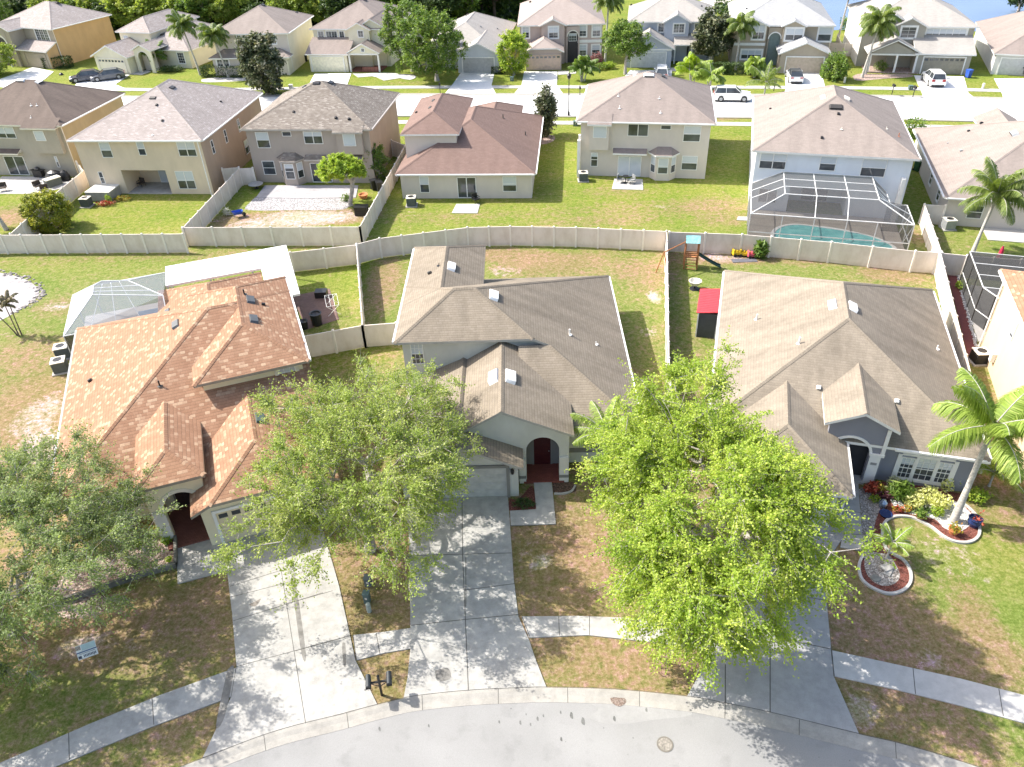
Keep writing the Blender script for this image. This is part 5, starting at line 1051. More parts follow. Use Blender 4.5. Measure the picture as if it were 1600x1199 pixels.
entry_dark(H, .4, 7.5, 9.4, 2.2); H.window('F', .4, 10.0, .8, 1.0, 1.5, blind=.1, grid=(2, 4)); H.vpx(b1, 570, 1.5, 'turtle', M_BRONZE, .8); H.finish((6, 6))
# T5
H = House('grey_gable_house', 'pale grey single storey house with a grey garage door under one broad gable', (-6.59, 119.27), -9.2, stucco('cool_white', (.56, .58, .60), .08), SH_GREYT, M_WHITE, sidem=ST_PINK)
b1 = H.block((-5.6, 6.2, 2.6, 22.3), dict(L=(2.65, .47), F=(2.65, .47), R=(2.65, .47), B=(2.65, .47)), sidemat={'R': 1}); b2 = H.block((0, 6.9, 0, 9), dict(L=(2.6, .47), R=(2.6, .47)), sidemat={'R': 1}); b3 = H.block((-3.5, .4, 3.4, 10), dict(L=(3.6, .5), R=(3.6, .5))); H.shell()
H.garage('F', .4, 1.15, 4.6, 2.1, plain('grey_door3', (.40, .40, .39), .5), M_WHITE); entry_dark(H, 3.8, -2.2, -.9, 2.2)
for px, py, k_, m_, sz in ((715, 24, 'turtle', M_BRONZE, .6), (731, 24, 'turtle', M_BRONZE, .8), (694, 37, 'box', M_BLACK, .8), (751, 43, 'box', M_GREYM, .8), (777, 46, 'box', M_GREYM, .8)): H.vpx(b1, px, py, k_, m_, sz)
H.finish((0, 11))
# T6
H = House('pinkish_arch_house', 'pinkish tan two storey house with a tall arched entry and peach garage door', (4.78, 123.25), -3.3, ST_PINK, shingle('blush', [(.34, .285, .255), (.38, .32, .29), (.31, .25, .225)], stain=.1, contrast=.1), M_WHITE)
b1 = H.block((-2.0, 11.05, 0, 18), dict(L=(5.4, .45), F=(5.4, .45), R=(5.4, .45), B=(5.4, .45))); b2 = H.block((1.3, 5.3, -.55, 4), dict(L=(5.4, .45), R=(5.4, .45)), oh=.3); b3 = H.block((-1.0, 4.9, -4.3, .35), dict(L=(2.6, .47), R=(2.6, .47), F=(3.1, .47)), ohs=dict(B=0)); H.shell()
H.garage('F', -3.9, -.55, 4.9, 2.1, plain('peach_door', (.62, .46, .36), .5), ST_PINK, lights=True)
for tl, br, pos in (((816, 42.5), (827, 60), .4), ((857.5, 43), (872, 60), -.25), ((905.6, 40), (916, 57.5), .4), ((926, 39), (938, 57.5), .4), ((905.6, 71), (916, 87.5), .4), ((925, 71), (937, 86), .4)): H.wpx('F', pos, tl, br, blind=.5, grid=(2, 4), trim=.16)
H.box('belt_course', 7.0, 10.6, .32, .39, 2.75, 3.15, M_WHITE); u_, _ = H.ray_face('F', .1, 888, 90)
H.arch_wall('F', .1, 5.3, 7.25, [(5.3, 5.1), (7.25, 5.1)], 6.27, .78, 3.7, th=.2, m=ST_PINK, surround=M_CREAM, sw=.15); entry_dark(H, .4, 5.45, 7.1, 4.7); H.window('F', .39, 5.65, 3.0, 1.2, 1.1, grid=(3, 3), split=False, blind=.3)
H.vpx(b1, 829, 4.5, 'box', M_BLACK, 1); H.finish((4, 8))
# T7
H = House('grey_blue_house', 'grey blue two storey house with small dormer gable and pale grey garage', (19.06, 123.15), -9.5, ST_GRB, SH_GREYT, M_WHITE)
b1 = H.block((0, 13.0, 0, 12.5), dict(L=(5.4, .45), F=(5.4, .45), R=(5.4, .45), B=(5.4, .45))); b2 = H.block((5.2, 9.3, -.6, 5), dict(L=(5.4, .55), R=(5.4, .55)), oh=.3); b3 = H.block((-.3, 7.05, -4.6, .35), dict(L=(2.6, .55), R=(2.6, .55)), ohs=dict(B=0)); b4 = H.block((7.0, 12.6, -2.2, .36), dict(F=(2.7, .4)), walls=False); H.shell()
H.garage('F', -4.2, .95, 4.9, 2.1, plain('pale_grey_door', (.56, .57, .58), .5), M_WHITE)
for tl, br, pos, p_ in (((992.7, 39), (999, 50), .4, 1), ((1028.7, 37), (1037, 50.7), .4, 1), ((1053, 38), (1068.7, 52), -.3, 2), ((1086, 37), (1102, 47), .4, 2)): H.wpx('F', pos, tl, br, panes=p_, grid=(2 * p_, 3), split=False, blind=.0, trim=.14)
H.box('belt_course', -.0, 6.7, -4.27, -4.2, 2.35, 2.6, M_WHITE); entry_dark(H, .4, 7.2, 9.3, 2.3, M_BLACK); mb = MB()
for x_ in (7.2, 9.6, 12.3): mb.box(x_ - .1, x_ + .1, -2.0, -1.8, 0, 2.6)
mb.build('porch_column', M_WHITE, H.root); H.window('F', .4, 10.2, .7, 1.6, 1.4, panes=2, blind=0); H.vpx(b1, 987, 5, 'box', M_BLACK, .9); H.vpx(b1, 1096, 11, 'box', M_BLACK, .8); H.finish((6, 5))
# T8
_a = G(1306.7, 41, 5.4); _y = R(-12.5)
H = House('tan_arch_house', 'tan two storey house with grey roof, tall arch and white trimmed garage gable', (_a.x - 14.2 * math.cos(_y), _a.y - 14.2 * math.sin(_y)), -12.5, ST_TAN, SH_GREY, M_WHITE)
b1 = H.block((0, 14.2, 0, 17.0), dict(L=(5.4, .45), F=(5.4, .45), R=(5.4, .45), B=(5.4, .45))); b2 = H.block((.3, 5.3, -.5, 6), dict(L=(5.4, .4), R=(5.4, .4)), oh=.3); b3 = H.block((6.9, 10.3, -.6, 5), dict(L=(5.4, .45), R=(5.4, .45)), oh=.3); b4 = H.block((6.6, 13.7, -4.4, .35), dict(L=(2.6, .42), R=(2.6, .42)), ohs=dict(B=0)); H.shell()
u_, _ = H.ray_face('F', -4.0, 1226, 112.7); H.garage('F', -4.0, u_, 4.9, 2.1, plain('tan_door', (.46, .38, .29), .5), M_WHITE)
for tl, br, pos, p_ in (((1178, 39), (1193, 62), -.2, 2), ((1229, 45), (1252.7, 64), -.3, 2), ((1280.7, 42.7), (1297, 65), .4, 1), ((1159, 78.7), (1188.7, 93), -.2, 3)): H.wpx('F', pos, tl, br, panes=p_, blind=.55, trim=.18)
H.box('belt_course', .7, 5.0, -.28, -.21, 2.75, 3.1, M_WHITE); H.arch_wall('F', .1, 5.3, 7.2, [(5.3, 5.1), (7.2, 5.1)], 6.25, .8, 3.6, th=.2, m=ST_TAN, surround=M_WHITE, sw=.15); entry_dark(H, .4, 5.5, 7.05, 4.6, plain('teal_door', (.16, .21, .20), .5)); H.vpx(b1, 1167, 15, 'box', M_BLACK, .8); H.finish((7, 7))
# T9
H = House('khaki_house', 'khaki two storey house with grey roof, wide garage and the white car on its drive', (50.31, 114.55), -13.8, ST_KHAKI, SH_GREYT, M_WHITE, sidem=ST_WHITE)
b1 = H.block((0, 15.0, 0, 15.5), dict(L=(5.4, .45), F=(5.4, .45), R=(5.4, .45), B=(5.4, .45)), sidemat={'L': 1, 'R': 1}); b2 = H.block((3.9, 8.6, -.6, 6), dict(L=(5.4, .5), R=(5.4, .5)), oh=.3); b3 = H.block((2.0, 6.3, -.2, 7), dict(L=(5.8, .5), R=(5.8, .5)), oh=.3); b4 = H.block((7.0, 14.6, -3.5, .35), dict(F=(2.65, .42)), ohs=dict(B=0)); b5 = H.block((1.0, 8.0, -3.4, .34), dict(L=(2.65, .48), R=(2.65, .48)), walls=False); H.shell()
H.garage('F', -3.1, 8.35, 5.1, 2.15, plain('khaki_door', (.28, .255, .20), .5), M_WHITE, lights=True)
for tl, br, pos, p_ in (((1410, 42.7), (1429, 60), -.3, 1), ((1449, 45), (1506.7, 62.4), .4, 3), ((1362, 81), (1381, 101), .4, 2)): H.wpx('F', pos, tl, br, panes=p_, blind=.5 if p_ == 3 else 0, grid=(2 * p_, 3), split=False, trim=.2)
mb = MB(); mb.poly([(1.4, -3.1, 2.5), (7.6, -3.1, 2.5), (4.5, -3.1, 3.95)]); mb.box(1.4, 7.6, -3.15, -3.02, 2.3, 2.5, 1)
for x_ in (1.5, 4.9, 7.4): mb.box(x_ - .12, x_ + .12, -3.2, -2.95, 0, 2.3, 1)
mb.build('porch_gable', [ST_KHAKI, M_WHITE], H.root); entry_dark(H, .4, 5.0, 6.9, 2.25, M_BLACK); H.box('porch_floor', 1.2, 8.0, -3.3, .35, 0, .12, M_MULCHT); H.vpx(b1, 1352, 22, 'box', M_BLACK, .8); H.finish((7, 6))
# T10
H = House('pinkish_roof_house', 'off white single storey house with pinkish roof at the top right corner', (65.99, 107.74), -21.0, ST_WHITE, SH_PALE2, M_WHITE)
b1 = H.block((0, 16, 0, 21), dict(L=(2.7, .5), F=(2.7, .5), R=(2.7, .5), B=(2.7, .5))); H.shell(); H.garage('F', .4, 1.2, 4.9, 2.1, plain('grey_door5', (.50, .50, .49), .5), M_WHITE); H.finish((8, 10))
# T0: roof corner at the top left
H = House('grey_roof_house', 'house of which only a grey shingle roof shows in the top left corner', (-108, 158), -30, ST_TAN, SH_GREYB, M_WHITE)
b1 = H.block((0, 15, 0, 14), dict(L=(5.4, .4), F=(5.4, .4), R=(5.4, .4), B=(5.4, .4))); H.shell(); H.finish((7, 7))
# ================================================================== fences
def fence(label, line, panel=1.83, h=1.8, group=None, name='vinyl_fence', cap=True, tops=True, gate=None):
    """line: photo pixels of the fence's top edge, or world points"""
    P = [p if isinstance(p, Vector) else G(*p, h) for p in line]; P = [Vector((p.x, p.y, 0)) for p in P]
    root = empty(name, P[0], 0, label, 'fence', group); o = P[0]
    posts = []
    for i in range(len(P) - 1):
        a, b = P[i] - o, P[i + 1] - o; L_ = (b - a).length; n = max(1, round(L_ / panel)); d = (b - a).normalized(); nn = Vector((-d.y, d.x, 0)); ang = math.atan2(d.y, d.x)
        for k in range(n):
            p, q = a.lerp(b, k / n), a.lerp(b, (k + 1) / n); mb = MB(); M_ = Matrix.Translation(p) @ Matrix.Rotation(ang, 4, 'Z'); l_ = (q - p).length
            mb.box(.05, l_ - .05, -.02, .02, .05, h - .06, 0, M_); mb.box(.05, l_ - .05, -.035, .035, .05, .17, 0, M_); mb.box(.05, l_ - .05, -.035, .035, h - .14, h - .01, 0, M_)
            g_ = int(l_ / .2)
            for j in range(1, g_): mb.box(l_ * j / g_ - .006, l_ * j / g_ + .006, -.026, .026, .17, h - .14, 0, M_)
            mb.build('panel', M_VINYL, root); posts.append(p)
        if i == len(P) - 2: posts.append(b)
    for p in posts:
        mb = MB(); mb.box(-.075, .075, -.075, .075, 0, h + .05); mb.poly([(-.08, -.08, h + .05), (.08, -.08, h + .05), (0, 0, h + .12)]); mb.poly([(.08, -.08, h + .05), (.08, .08, h + .05), (0, 0, h + .12)]); mb.poly([(.08, .08, h + .05), (-.08, .08, h + .05), (0, 0, h + .12)]); mb.poly([(-.08, .08, h + .05), (-.08, -.08, h + .05), (0, 0, h + .12)])
        mb.box(-.08, .08, -.08, .08, h + .03, h + .05); mb.build('post', M_VPOST, root, p)
    return root
fence('long tan fence along the far edge of the grass behind the orange roof house', [(-90, 372), (0, 368), (285, 366)])
fence('stained tan fence at the foot of the bare sandy garden of the taupe house', [(284.8, 356), (562, 355)], panel=2.44)
fence('curving tan fence behind the back lawn of the middle house', [(557, 382), (592.6, 373), (661, 364.5), (730, 356), (797, 354.3), (900, 356), (1042, 362)])
fence('tan fence with wide panels behind the swing set and the blue grey house', [(1046, 363), (1160, 367), (1300, 379), (1431, 393), (1468, 395)], panel=2.44)
fence('tan fence between the side yards of the middle and the right near houses', [G(1042, 362, 1.8), G(1045, 560, 1.8), Vector((8.9, 33.2, 0))])
fence('short tan fence from the white patio roof to the curved fence', [(440, 397), (453, 395), (557, 383)], panel=2.44)
fence('tan fence running towards the camera on the left of the middle house garden', [(557, 385), (566, 509)])
fence('low olive tan fence with a gate joining the orange roof house to the middle house', [(473, 526), (566, 509), (619, 505)], panel=2.0)
fence('sunlit tan fence sloping down the right side of the blue grey house', [G(1470, 396, 1.8), G(1518, 589, 1.8), G(1548, 700, 1.8)], panel=2.44)
fence('white sunlit fence between the pool house and the pale roof house', [(1471, 394), (1445, 320), (1478, 322)], panel=2.2)
fence('short tan fence behind the dark screened patio at the right edge', [(1472, 396), (1512, 400), (1640, 410)], panel=2.2)
fence('tan fence between the green lawn and the sandy garden', [(284.8, 357), (373, 264), (394.5, 263)], panel=1.9)
fence('tan fence between the taupe house and the brown red roof house', [(562, 355), (633, 228), (611, 219.5)], panel=1.83)
fence('tan fence between the left patio and the lawn with the round bush', [(15.8, 366), (79.7, 308), (129.6, 267.6), (119, 253)], panel=2.2)
fence('small tan fence closing the gap beside the beige house', [(346.7, 264), (373, 262)])
fence('tan fence and gate between the tan arch house and the khaki house', [(1297, 67), (1345, 70)], panel=1.9)
fence('tan fence by the lake bank behind the khaki house', [(1309, 55), (1314, 67)], panel=2.4)
# ================================================================== trees
def leaf_quads(cent, size, rng, flat=.55, elong=1.6, dirs=None, dr=.8):
    n = len(cent); nrm = rng.normal(size=(n, 3)); nrm[:, 2] = np.abs(nrm[:, 2]) + flat; nrm /= np.linalg.norm(nrm, axis=1)[:, None]
    a = rng.normal(size=(n, 3))
    if dirs is not None: a = a * (1 - dr) + dirs * dr * 1.7
    a -= (a * nrm).sum(1)[:, None] * nrm; a /= np.linalg.norm(a, axis=1)[:, None]; b = np.cross(nrm, a)
    s = size * rng.uniform(.7, 1.3, n)[:, None]; L_ = a * s * elong / 2; W_ = b * s / 2
    v = np.stack([cent - L_, cent + W_ * .9 - L_ * .1, cent + L_, cent - W_ * .9 - L_ * .1], 1).reshape(-1, 3)
    return v, np.arange(n * 4).reshape(-1, 4)
def branch_mesh(segs, n=5):
    A = np.array([s[0] for s in segs], float); B = np.array([s[1] for s in segs], float); ra = np.array([s[2] for s in segs]); rb_ = np.array([s[3] for s in segs])
    d = B - A; d /= np.linalg.norm(d, axis=1)[:, None] + 1e-9; up = np.where(np.abs(d[:, 2:3]) < .9, np.array([[0, 0, 1.]]), np.array([[1., 0, 0]])); u = np.cross(d, up); u /= np.linalg.norm(u, axis=1)[:, None]; w_ = np.cross(d, u)
    V = []; 
    for k in range(n):
        c, s = math.cos(2 * math.pi * k / n), math.sin(2 * math.pi * k / n); o = u * c + w_ * s; V.append((A + o * ra[:, None], B + o * rb_[:, None]))
    verts = np.stack([x for ab in V for x in ab], 1).reshape(-1, 3); m_ = 2 * n; F = []
    for k in range(n):
        j = (k + 1) % n; F.append(np.stack([np.arange(len(A)) * m_ + 2 * k, np.arange(len(A)) * m_ + 2 * j, np.arange(len(A)) * m_ + 2 * j + 1, np.arange(len(A)) * m_ + 2 * k + 1], 1))
    return verts, np.concatenate(F)
def crown_skeleton(rng, c, rad, nt, th, lean=(0, 0), lump=.25, hollow=.35, low=-1.0, clump=0):
    c = np.array(c, float); rad = np.array(rad, float)
    ph = rng.uniform(0, 6.28, (6, 3)); T = []
    while len(T) < nt:
        d = rng.normal(size=3); d /= np.linalg.norm(d)
        if d[2] < low: continue
        f = 1 + lump * sum(math.sin((2 + k * .9) * d[k % 3] * 2.2 + ph[k, 0]) * .4 for k in range(6)) / 1.6
        r_ = min(1.12, (hollow + (1 - hollow) * rng.uniform() ** .6) * f); T.append(c + d * r_ * rad)
    T = np.array(T)
    if clump:
        K = T[:max(8, nt // clump)]; w_ = rng.uniform(.5, 1.5, len(K)); w_ /= w_.sum(); T = K[rng.choice(len(K), nt, p=w_)] + rng.normal(size=(nt, 3)) * np.array([.62, .62, .42])
    nodes = [np.array([0, 0, 0.])]; par = [-1]; plen = [0.]
    k = max(2, int(th / .6))
    for i in range(1, k + 1):
        nodes.append(np.array([lean[0] * i / k + rng.normal() * .03, lean[1] * i / k + rng.normal() * .03, th * i / k])); par.append(i - 1); plen.append(plen[-1] + th / k)
    base = nodes[-1]; T = T[np.argsort(np.linalg.norm(T - base, axis=1))]; ends = []
    NA = np.zeros((12000, 3)); PL_ = np.zeros(12000); n = len(nodes); NA[:n] = nodes; PL_[:n] = plen
    st = max(1, k - 1)
    for t in T:
        dd = np.linalg.norm(NA[st:n] - t, axis=1); j = int(np.argmin(dd + .28 * PL_[st:n])) + st; D = t - NA[j]; L_ = np.linalg.norm(D); m_ = max(1, int(L_ / .55)); prev = j
        for q in range(1, m_ + 1):
            f = q / m_; p = NA[j] + D * f + np.array([0, 0, math.sin(math.pi * f) * .12 * L_]) + rng.normal(size=3) * .05 * (f < 1)
            if n < 12000: NA[n] = p; PL_[n] = PL_[prev] + L_ / m_; par.append(prev); prev = n; n += 1
        ends.append(prev)
    cnt = np.zeros(n)
    for e in ends: cnt[e] += 1
    for i in range(n - 1, 0, -1): cnt[par[i]] += cnt[i]
    return NA[:n], np.array(par), cnt, np.array(ends), c, rad
def make_tree(name, label, cat, base, th, c, rad, nt=260, twigs=7, leaves=22, lsize=.085, mat_l=None, mat_b=None, seed=1, tw=.75, droop=.25, lean=(0, 0), r0=.016, lump=.25, hollow=.35, group=None, elong=1.5, low=-1.0, rz=0, inner=.3, dens_shift=None, tuft=1.0, clump=0):
    rng = np.random.RandomState(seed); NA, par, cnt, ends, cc, rr = crown_skeleton(rng, c, rad, nt, th, lean, lump, hollow, low, clump)
    root = empty(name, (base[0], base[1], 0), rz, label, cat, group)
    rad_ = lambda k: r0 * max(1, k) ** .52
    segs = [(NA[par[i]], NA[i], rad_(cnt[par[i]]) if par[i] > 0 else rad_(cnt[par[i]]) * 1.35, rad_(cnt[i])) for i in range(1, len(NA))]
    tip = np.array([i for i in range(len(NA)) if cnt[i] <= 3 and i > 3]); src = np.concatenate([ends, tip[rng.randint(0, len(tip), int(len(ends) * inner))]])
    S = np.repeat(NA[src], twigs, 0); n = len(S); out = (S - cc) / rr; out /= np.linalg.norm(out, axis=1)[:, None] + 1e-6
    grp = np.repeat(rng.normal(size=(len(src), 3)), twigs, 0) * .45
    d = out * .9 + grp + rng.normal(size=(n, 3)) * .55; d[:, 2] -= droop; d /= np.linalg.norm(d, axis=1)[:, None]
    L_ = tw * rng.uniform(.5, 1.25, n)
    E = S + d * L_[:, None]; E[:, 2] -= droop * .25 * L_
    tsegs = [(S[i], E[i], .009, .003) for i in range(0, n)]
    bv, bf = branch_mesh(segs, 6); tv, tf = branch_mesh(tsegs, 3)
    np_mesh('trunk', np.concatenate([bv, tv]), np.concatenate([bf, tf + len(bv)]), mat_b or M_BARK, root)
    t = np.tile(np.linspace(.12, 1.08, leaves), n) + rng.uniform(-.03, .03, n * leaves); Sr = np.repeat(S, leaves, 0); dr_ = np.repeat(d * L_[:, None], leaves, 0)
    C = Sr + dr_ * t[:, None]; C[:, 2] -= (droop * .25 * np.repeat(L_, leaves)) * t ** 2; C += rng.normal(size=C.shape) * .055 * tuft * (lsize / .08)
    keep = rng.uniform(size=len(C)) < np.repeat(np.clip(rng.normal(.85, .25, n), .25, 1), leaves); C = C[keep]; dd = np.repeat(d, leaves, 0)[keep]
    v, f = leaf_quads(C, lsize, rng, elong=elong, dirs=dd, dr=.35)
    var = np.clip(rng.normal(.5, .2, len(C)) + np.repeat(np.repeat(rng.normal(0, .2, len(src)), twigs), leaves)[keep], 0, 1)
    np_mesh('crown', v, f, mat_l, root, var=var); return root
L_BRIGHT = leafmat('bright', (.20, .31, .03), (.34, .44, .06), .42, (.50, .56, .12)); L_SPARSE = leafmat('sparse', (.19, .27, .045), (.31, .39, .075), .40, (.46, .50, .17))
L_GREY = leafmat('greyish', (.16, .225, .07), (.26, .33, .12), .40, (.38, .43, .20)); L_DARK = leafmat('dark', (.030, .060, .018), (.065, .11, .028), .25, (.11, .16, .04)); L_MID = leafmat('mid', (.08, .15, .025), (.15, .235, .04), .35, (.24, .31, .07))
L_MAG = leafmat('magnolia', (.045, .065, .028), (.10, .12, .055), .15, (.26, .25, .16)); L_LIME = leafmat('lime', (.17, .28, .03), (.28, .38, .04), .4, (.42, .48, .08)); L_PALM = leafmat('palm', (.09, .14, .03), (.17, .23, .05), .3, (.27, .32, .09))
L_PALMB = leafmat('palm_bright', (.15, .23, .035), (.26, .36, .06), .35, (.40, .48, .12)); L_YEL = leafmat('variegated', (.48, .52, .16), (.66, .66, .28), .35, (.80, .78, .55)); L_RED = leafmat('red', (.20, .03, .02), (.38, .06, .03), .2, (.5, .16, .08)); L_CROT = leafmat('croton', (.10, .12, .02), (.35, .30, .03), .25, (.5, .12, .04)); L_WOOD = leafmat('wood', (.022, .048, .012), (.05, .09, .02), .25, (.13, .19, .035))
# the four big street trees
make_tree('elm_tree', 'large bright green tree with a full dense crown hanging over the right driveway', 'tree', (8.3, 24.2), 2.6, (-.45, -1.0, 5.9), (4.1, 6.5, 3.8), clump=7, nt=680, twigs=10, leaves=38, lsize=.074, mat_l=L_BRIGHT, seed=11, tw=1.15, droop=.55, hollow=.5, lump=.22, inner=.3, low=-.75, r0=.012, tuft=1.1)
make_tree('elm_tree', 'wide thin crowned tree with pale bare twigs between the left and middle driveways', 'tree', (-7.4, 26.6), 2.2, (.05, .7, 4.9), (5.7, 6.4, 2.9), clump=6, nt=640, twigs=9, leaves=20, lsize=.068, mat_l=L_SPARSE, seed=23, tw=.9, droop=.12, hollow=.3, lump=.34, inner=.35, low=-.6, r0=.009, tuft=1.3)
make_tree('elm_tree', 'grey green tree with spreading see-through crown at the lower left edge', 'tree', (-23.2, 22.4), 2.4, (.7, .0, 4.6), (5.9, 6.3, 3.0), clump=5, nt=760, twigs=9, leaves=22, lsize=.068, mat_l=L_GREY, seed=37, tw=.9, droop=.12, hollow=.3, lump=.25, inner=.35, low=-.6, r0=.0065, tuft=1.3)
# ---- palms
def frond(rng, L_, elev, az, droop, nl, lw, ll, curl=.0):
    """points along the rachis and leaflet strips"""
    pts = []; d = Vector((math.cos(az) * math.cos(elev), math.sin(az) * math.cos(elev), math.sin(elev))); p = Vector((0, 0, 0)); n = 9
    for i in range(n + 1):
        pts.append(p.copy()); p = p + d * (L_ / n); d = (d + Vector((0, 0, -droop * (i + 1) / n * .9))).normalized()
    V = []; F = []; segs = []
    for i in range(n): segs.append((np.array(pts[i]), np.array(pts[i + 1]), .028 * (1 - i / n) + .006, .028 * (1 - (i + 1) / n) + .006))
    for k in range(nl):
        t = .10 + .90 * k / nl; q = t * n; i = min(int(q), n - 1); f = q - i; P = pts[i].lerp(pts[i + 1], f); T = (pts[i + 1] - pts[i]).normalized(); S_ = T.cross(Vector((0, 0, 1)))
        if S_.length < .05: S_ = Vector((-math.sin(az), math.cos(az), 0))
        S_.normalize(); U = S_.cross(T).normalized(); lt = ll * (math.sin(math.pi * min(1, t * .92 + .10)) ** .5) * rng.uniform(.85, 1.1)
        for s in (-1, 1):
            dd = (S_ * s * .85 + T * (.35 + .35 * t) + U * rng.uniform(-.12, .3) + Vector((0, 0, -.42))).normalized(); mid = P + dd * lt * .5; tip = P + dd * lt * .85 + Vector((0, 0, -.42 * lt)); w_ = T * lw / 2; b = len(V)
            V += [P - w_ * .6, P + w_ * .6, mid + w_, mid - w_, tip + w_ * .25, tip - w_ * .25]; F += [(b, b + 1, b + 2, b + 3), (b + 3, b + 2, b + 4, b + 5)]
    return np.array(V), np.array(F), segs
def make_palm(name, label, base, h, lean=(0, 0), nf=15, L_=2.6, nl=46, lw=.05, ll=.55, droop=.22, seed=1, mat_l=None, r=.16, group=None, cat='palm tree', els=(-.25, 1.25), azs=None, dead=0, trunkm=None, stems=1, rz=0):
    rng = np.random.RandomState(seed); root = empty(name, (base[0], base[1], 0), rz, label, cat, group); VV = []; FF = []; nv = 0; segs = []
    for st in range(stems):
        off = Vector((rng.uniform(-.35, .35), rng.uniform(-.35, .35), 0)) if stems > 1 else Vector((0, 0, 0)); hh = h * (rng.uniform(.75, 1.05) if stems > 1 else 1); ln = Vector((lean[0] + (rng.uniform(-.5, .5) if stems > 1 else 0), lean[1] + (rng.uniform(-.5, .5) if stems > 1 else 0), 0)); top = off + ln + Vector((0, 0, hh))
        m_ = 10; prev = off; 
        for i in range(m_):
            f = (i + 1) / m_; q = off + ln * (f ** 1.25) + Vector((0, 0, hh * f)); r_a = r * (1.35 - .5 * min(1, i / m_ * 2.5)) ; r_b = r * (1.35 - .5 * min(1, f * 2.5)); segs.append((np.array(prev), np.array(q), r_a, r_b * .96)); prev = q
        segs.append((np.array(top), np.array(top + Vector((0, 0, .5))), r * .75, r * .5)); n_ = nf if stems == 1 else max(7, nf // stems + 2)
        for k in range(n_):
            az = (azs[k % len(azs)] if azs else 2.4 * k + rng.uniform(-.25, .25)); el = els[0] + (els[1] - els[0]) * ((k + .5) / n_) ** .9 + rng.uniform(-.12, .12)
            v, f_, sg = frond(rng, L_ * rng.uniform(.85, 1.1), el, az, droop * rng.uniform(.8, 1.25), nl, lw, ll)
            o_ = np.array(top + Vector((0, 0, .3))); VV.append(v + o_); FF.append(f_ + nv); nv += len(v); segs += [(a + o_, b + o_, r1, r2) for a, b, r1, r2 in sg]
    tv, tf = branch_mesh(segs[:], 7); np_mesh('trunk', tv, tf, trunkm or M_BARKP, root, smooth=True); V = np.concatenate(VV); F = np.concatenate(FF); np_mesh('crown', V, F, mat_l or L_PALM, root, var=np.clip(rng.normal(.5, .25, len(F)), 0, 1)); return root
make_palm('queen_palm', 'tall leaning palm with bright feathery fronds beside the triple window at the right', (21.98, 27.0), 5.3, (.55, .7), nf=13, L_=3.4, nl=120, lw=.06, ll=.95, droop=.27, seed=4, mat_l=L_PALMB, r=.17, els=(-.1, 1.2), azs=[3.25, -1.62, 1.35, .15, 2.3, .7, -.5, 4.3, 1.9, 5.2, 2.9, .4])
b_ = G(1518, 400, 0); make_palm('queen_palm', 'palm with grey green fronds and one dead orange frond behind the dark screened patio', (b_.x, b_.y), 4.6, (.7, .5), nf=24, L_=3.1, nl=60, lw=.07, ll=.8, droop=.3, seed=8, mat_l=L_PALM, r=.15)
b_ = G(10, 360, 0); make_palm('queen_palm', 'palm leaning at the far left edge beside the patio furniture', (b_.x, b_.y), 4.4, (-1.6, .6), nf=20, L_=2.6, nl=50, lw=.07, ll=.7, droop=.3, seed=9, mat_l=L_PALM, r=.17)
b_ = G(985, 712, 0); make_palm('queen_palm', 'palm half hidden by the big bright tree in front of the middle house window', (4.9, 31.0), 2.9, (0, .1), nf=12, L_=2.3, nl=50, lw=.05, ll=.55, seed=14, mat_l=L_PALMB, r=.12, els=(-.1, 1.0))
# little cycad-like palm in the right flower bed
b_ = G(1385, 872, 0); make_palm('young_palm', 'young low palm growing out of the round end of the pebble bed', (b_.x, b_.y), .7, (.05, 0), nf=10, L_=1.15, nl=44, lw=.032, ll=.34, seed=15, mat_l=L_PALMB, r=.06, els=(.2, 1.1), droop=.24)
b_ = G(1545, 760, 0); make_palm('young_palm', 'bushy young palm behind the blue urn beside the sand coloured wall', (b_.x, b_.y), .6, (0, 0), nf=14, L_=1.9, nl=40, lw=.035, ll=.4, seed=16, mat_l=L_PALMB, r=.07, els=(.2, 1.2))
# far palms
for (px, py, h, lean, sd, lab, nf, L_) in ((313, 118, 6.6, (-1.1, .6), 31, 'tall palm on the left of the pair in front of the porch roof house', 16, 2.7), (357, 122, 5.6, (-1.0, .5), 32, 'shorter palm on the right of the pair in front of the porch roof house', 16, 2.7), (945, 104, 8.6, (.2, 0), 33, 'very tall slim palm at the corner of the pinkish arch house', 15, 2.7),
                                       (1149, 110, 5.6, (.1, .3), 34, 'palm with hanging fronds in front of the left end of the tan arch house', 15, 2.6), (1307, 72, 8.0, (.9, .8), 35, 'tall palm standing against the lake behind the tan arch house', 14, 2.6), (1347, 122, 6.6, (1.1, .8), 36, 'front palm of the pair that hangs over the khaki house porch', 18, 3.1), (1352, 117, 6.0, (.4, .6), 37, 'rear palm of the pair that hangs over the khaki house porch', 14, 2.7), (1178, 122, 1.4, (0, 0), 38, 'short spiky palm on the lawn of the tan arch house', 20, 1.7)):
    b_ = G(px, py); make_palm('queen_palm', lab, (b_.x, b_.y), h, lean, nf=nf + 7, L_=L_, nl=34, lw=.13, ll=.9, droop=.42, els=(-.45, 1.2), seed=sd, mat_l=L_PALMB if sd == 38 else L_PALM, r=.15)
b_ = G(1080, 142); make_palm('clump_palm', 'yellow green clumping palm behind the roof of the greige house', (b_.x, b_.y), 2.6, (0, 0), nf=26, L_=2.4, nl=34, lw=.14, ll=.75, droop=.3, seed=41, mat_l=L_LIME, r=.09, stems=4)
b_ = G(1108, 150); make_palm('clump_palm', 'green clumping palm beside the front wheel of the white parked car', (b_.x, b_.y), 2.2, (0, 0), nf=22, L_=2.1, nl=34, lw=.14, ll=.7, droop=.3, seed=42, mat_l=L_PALMB, r=.09, stems=4)
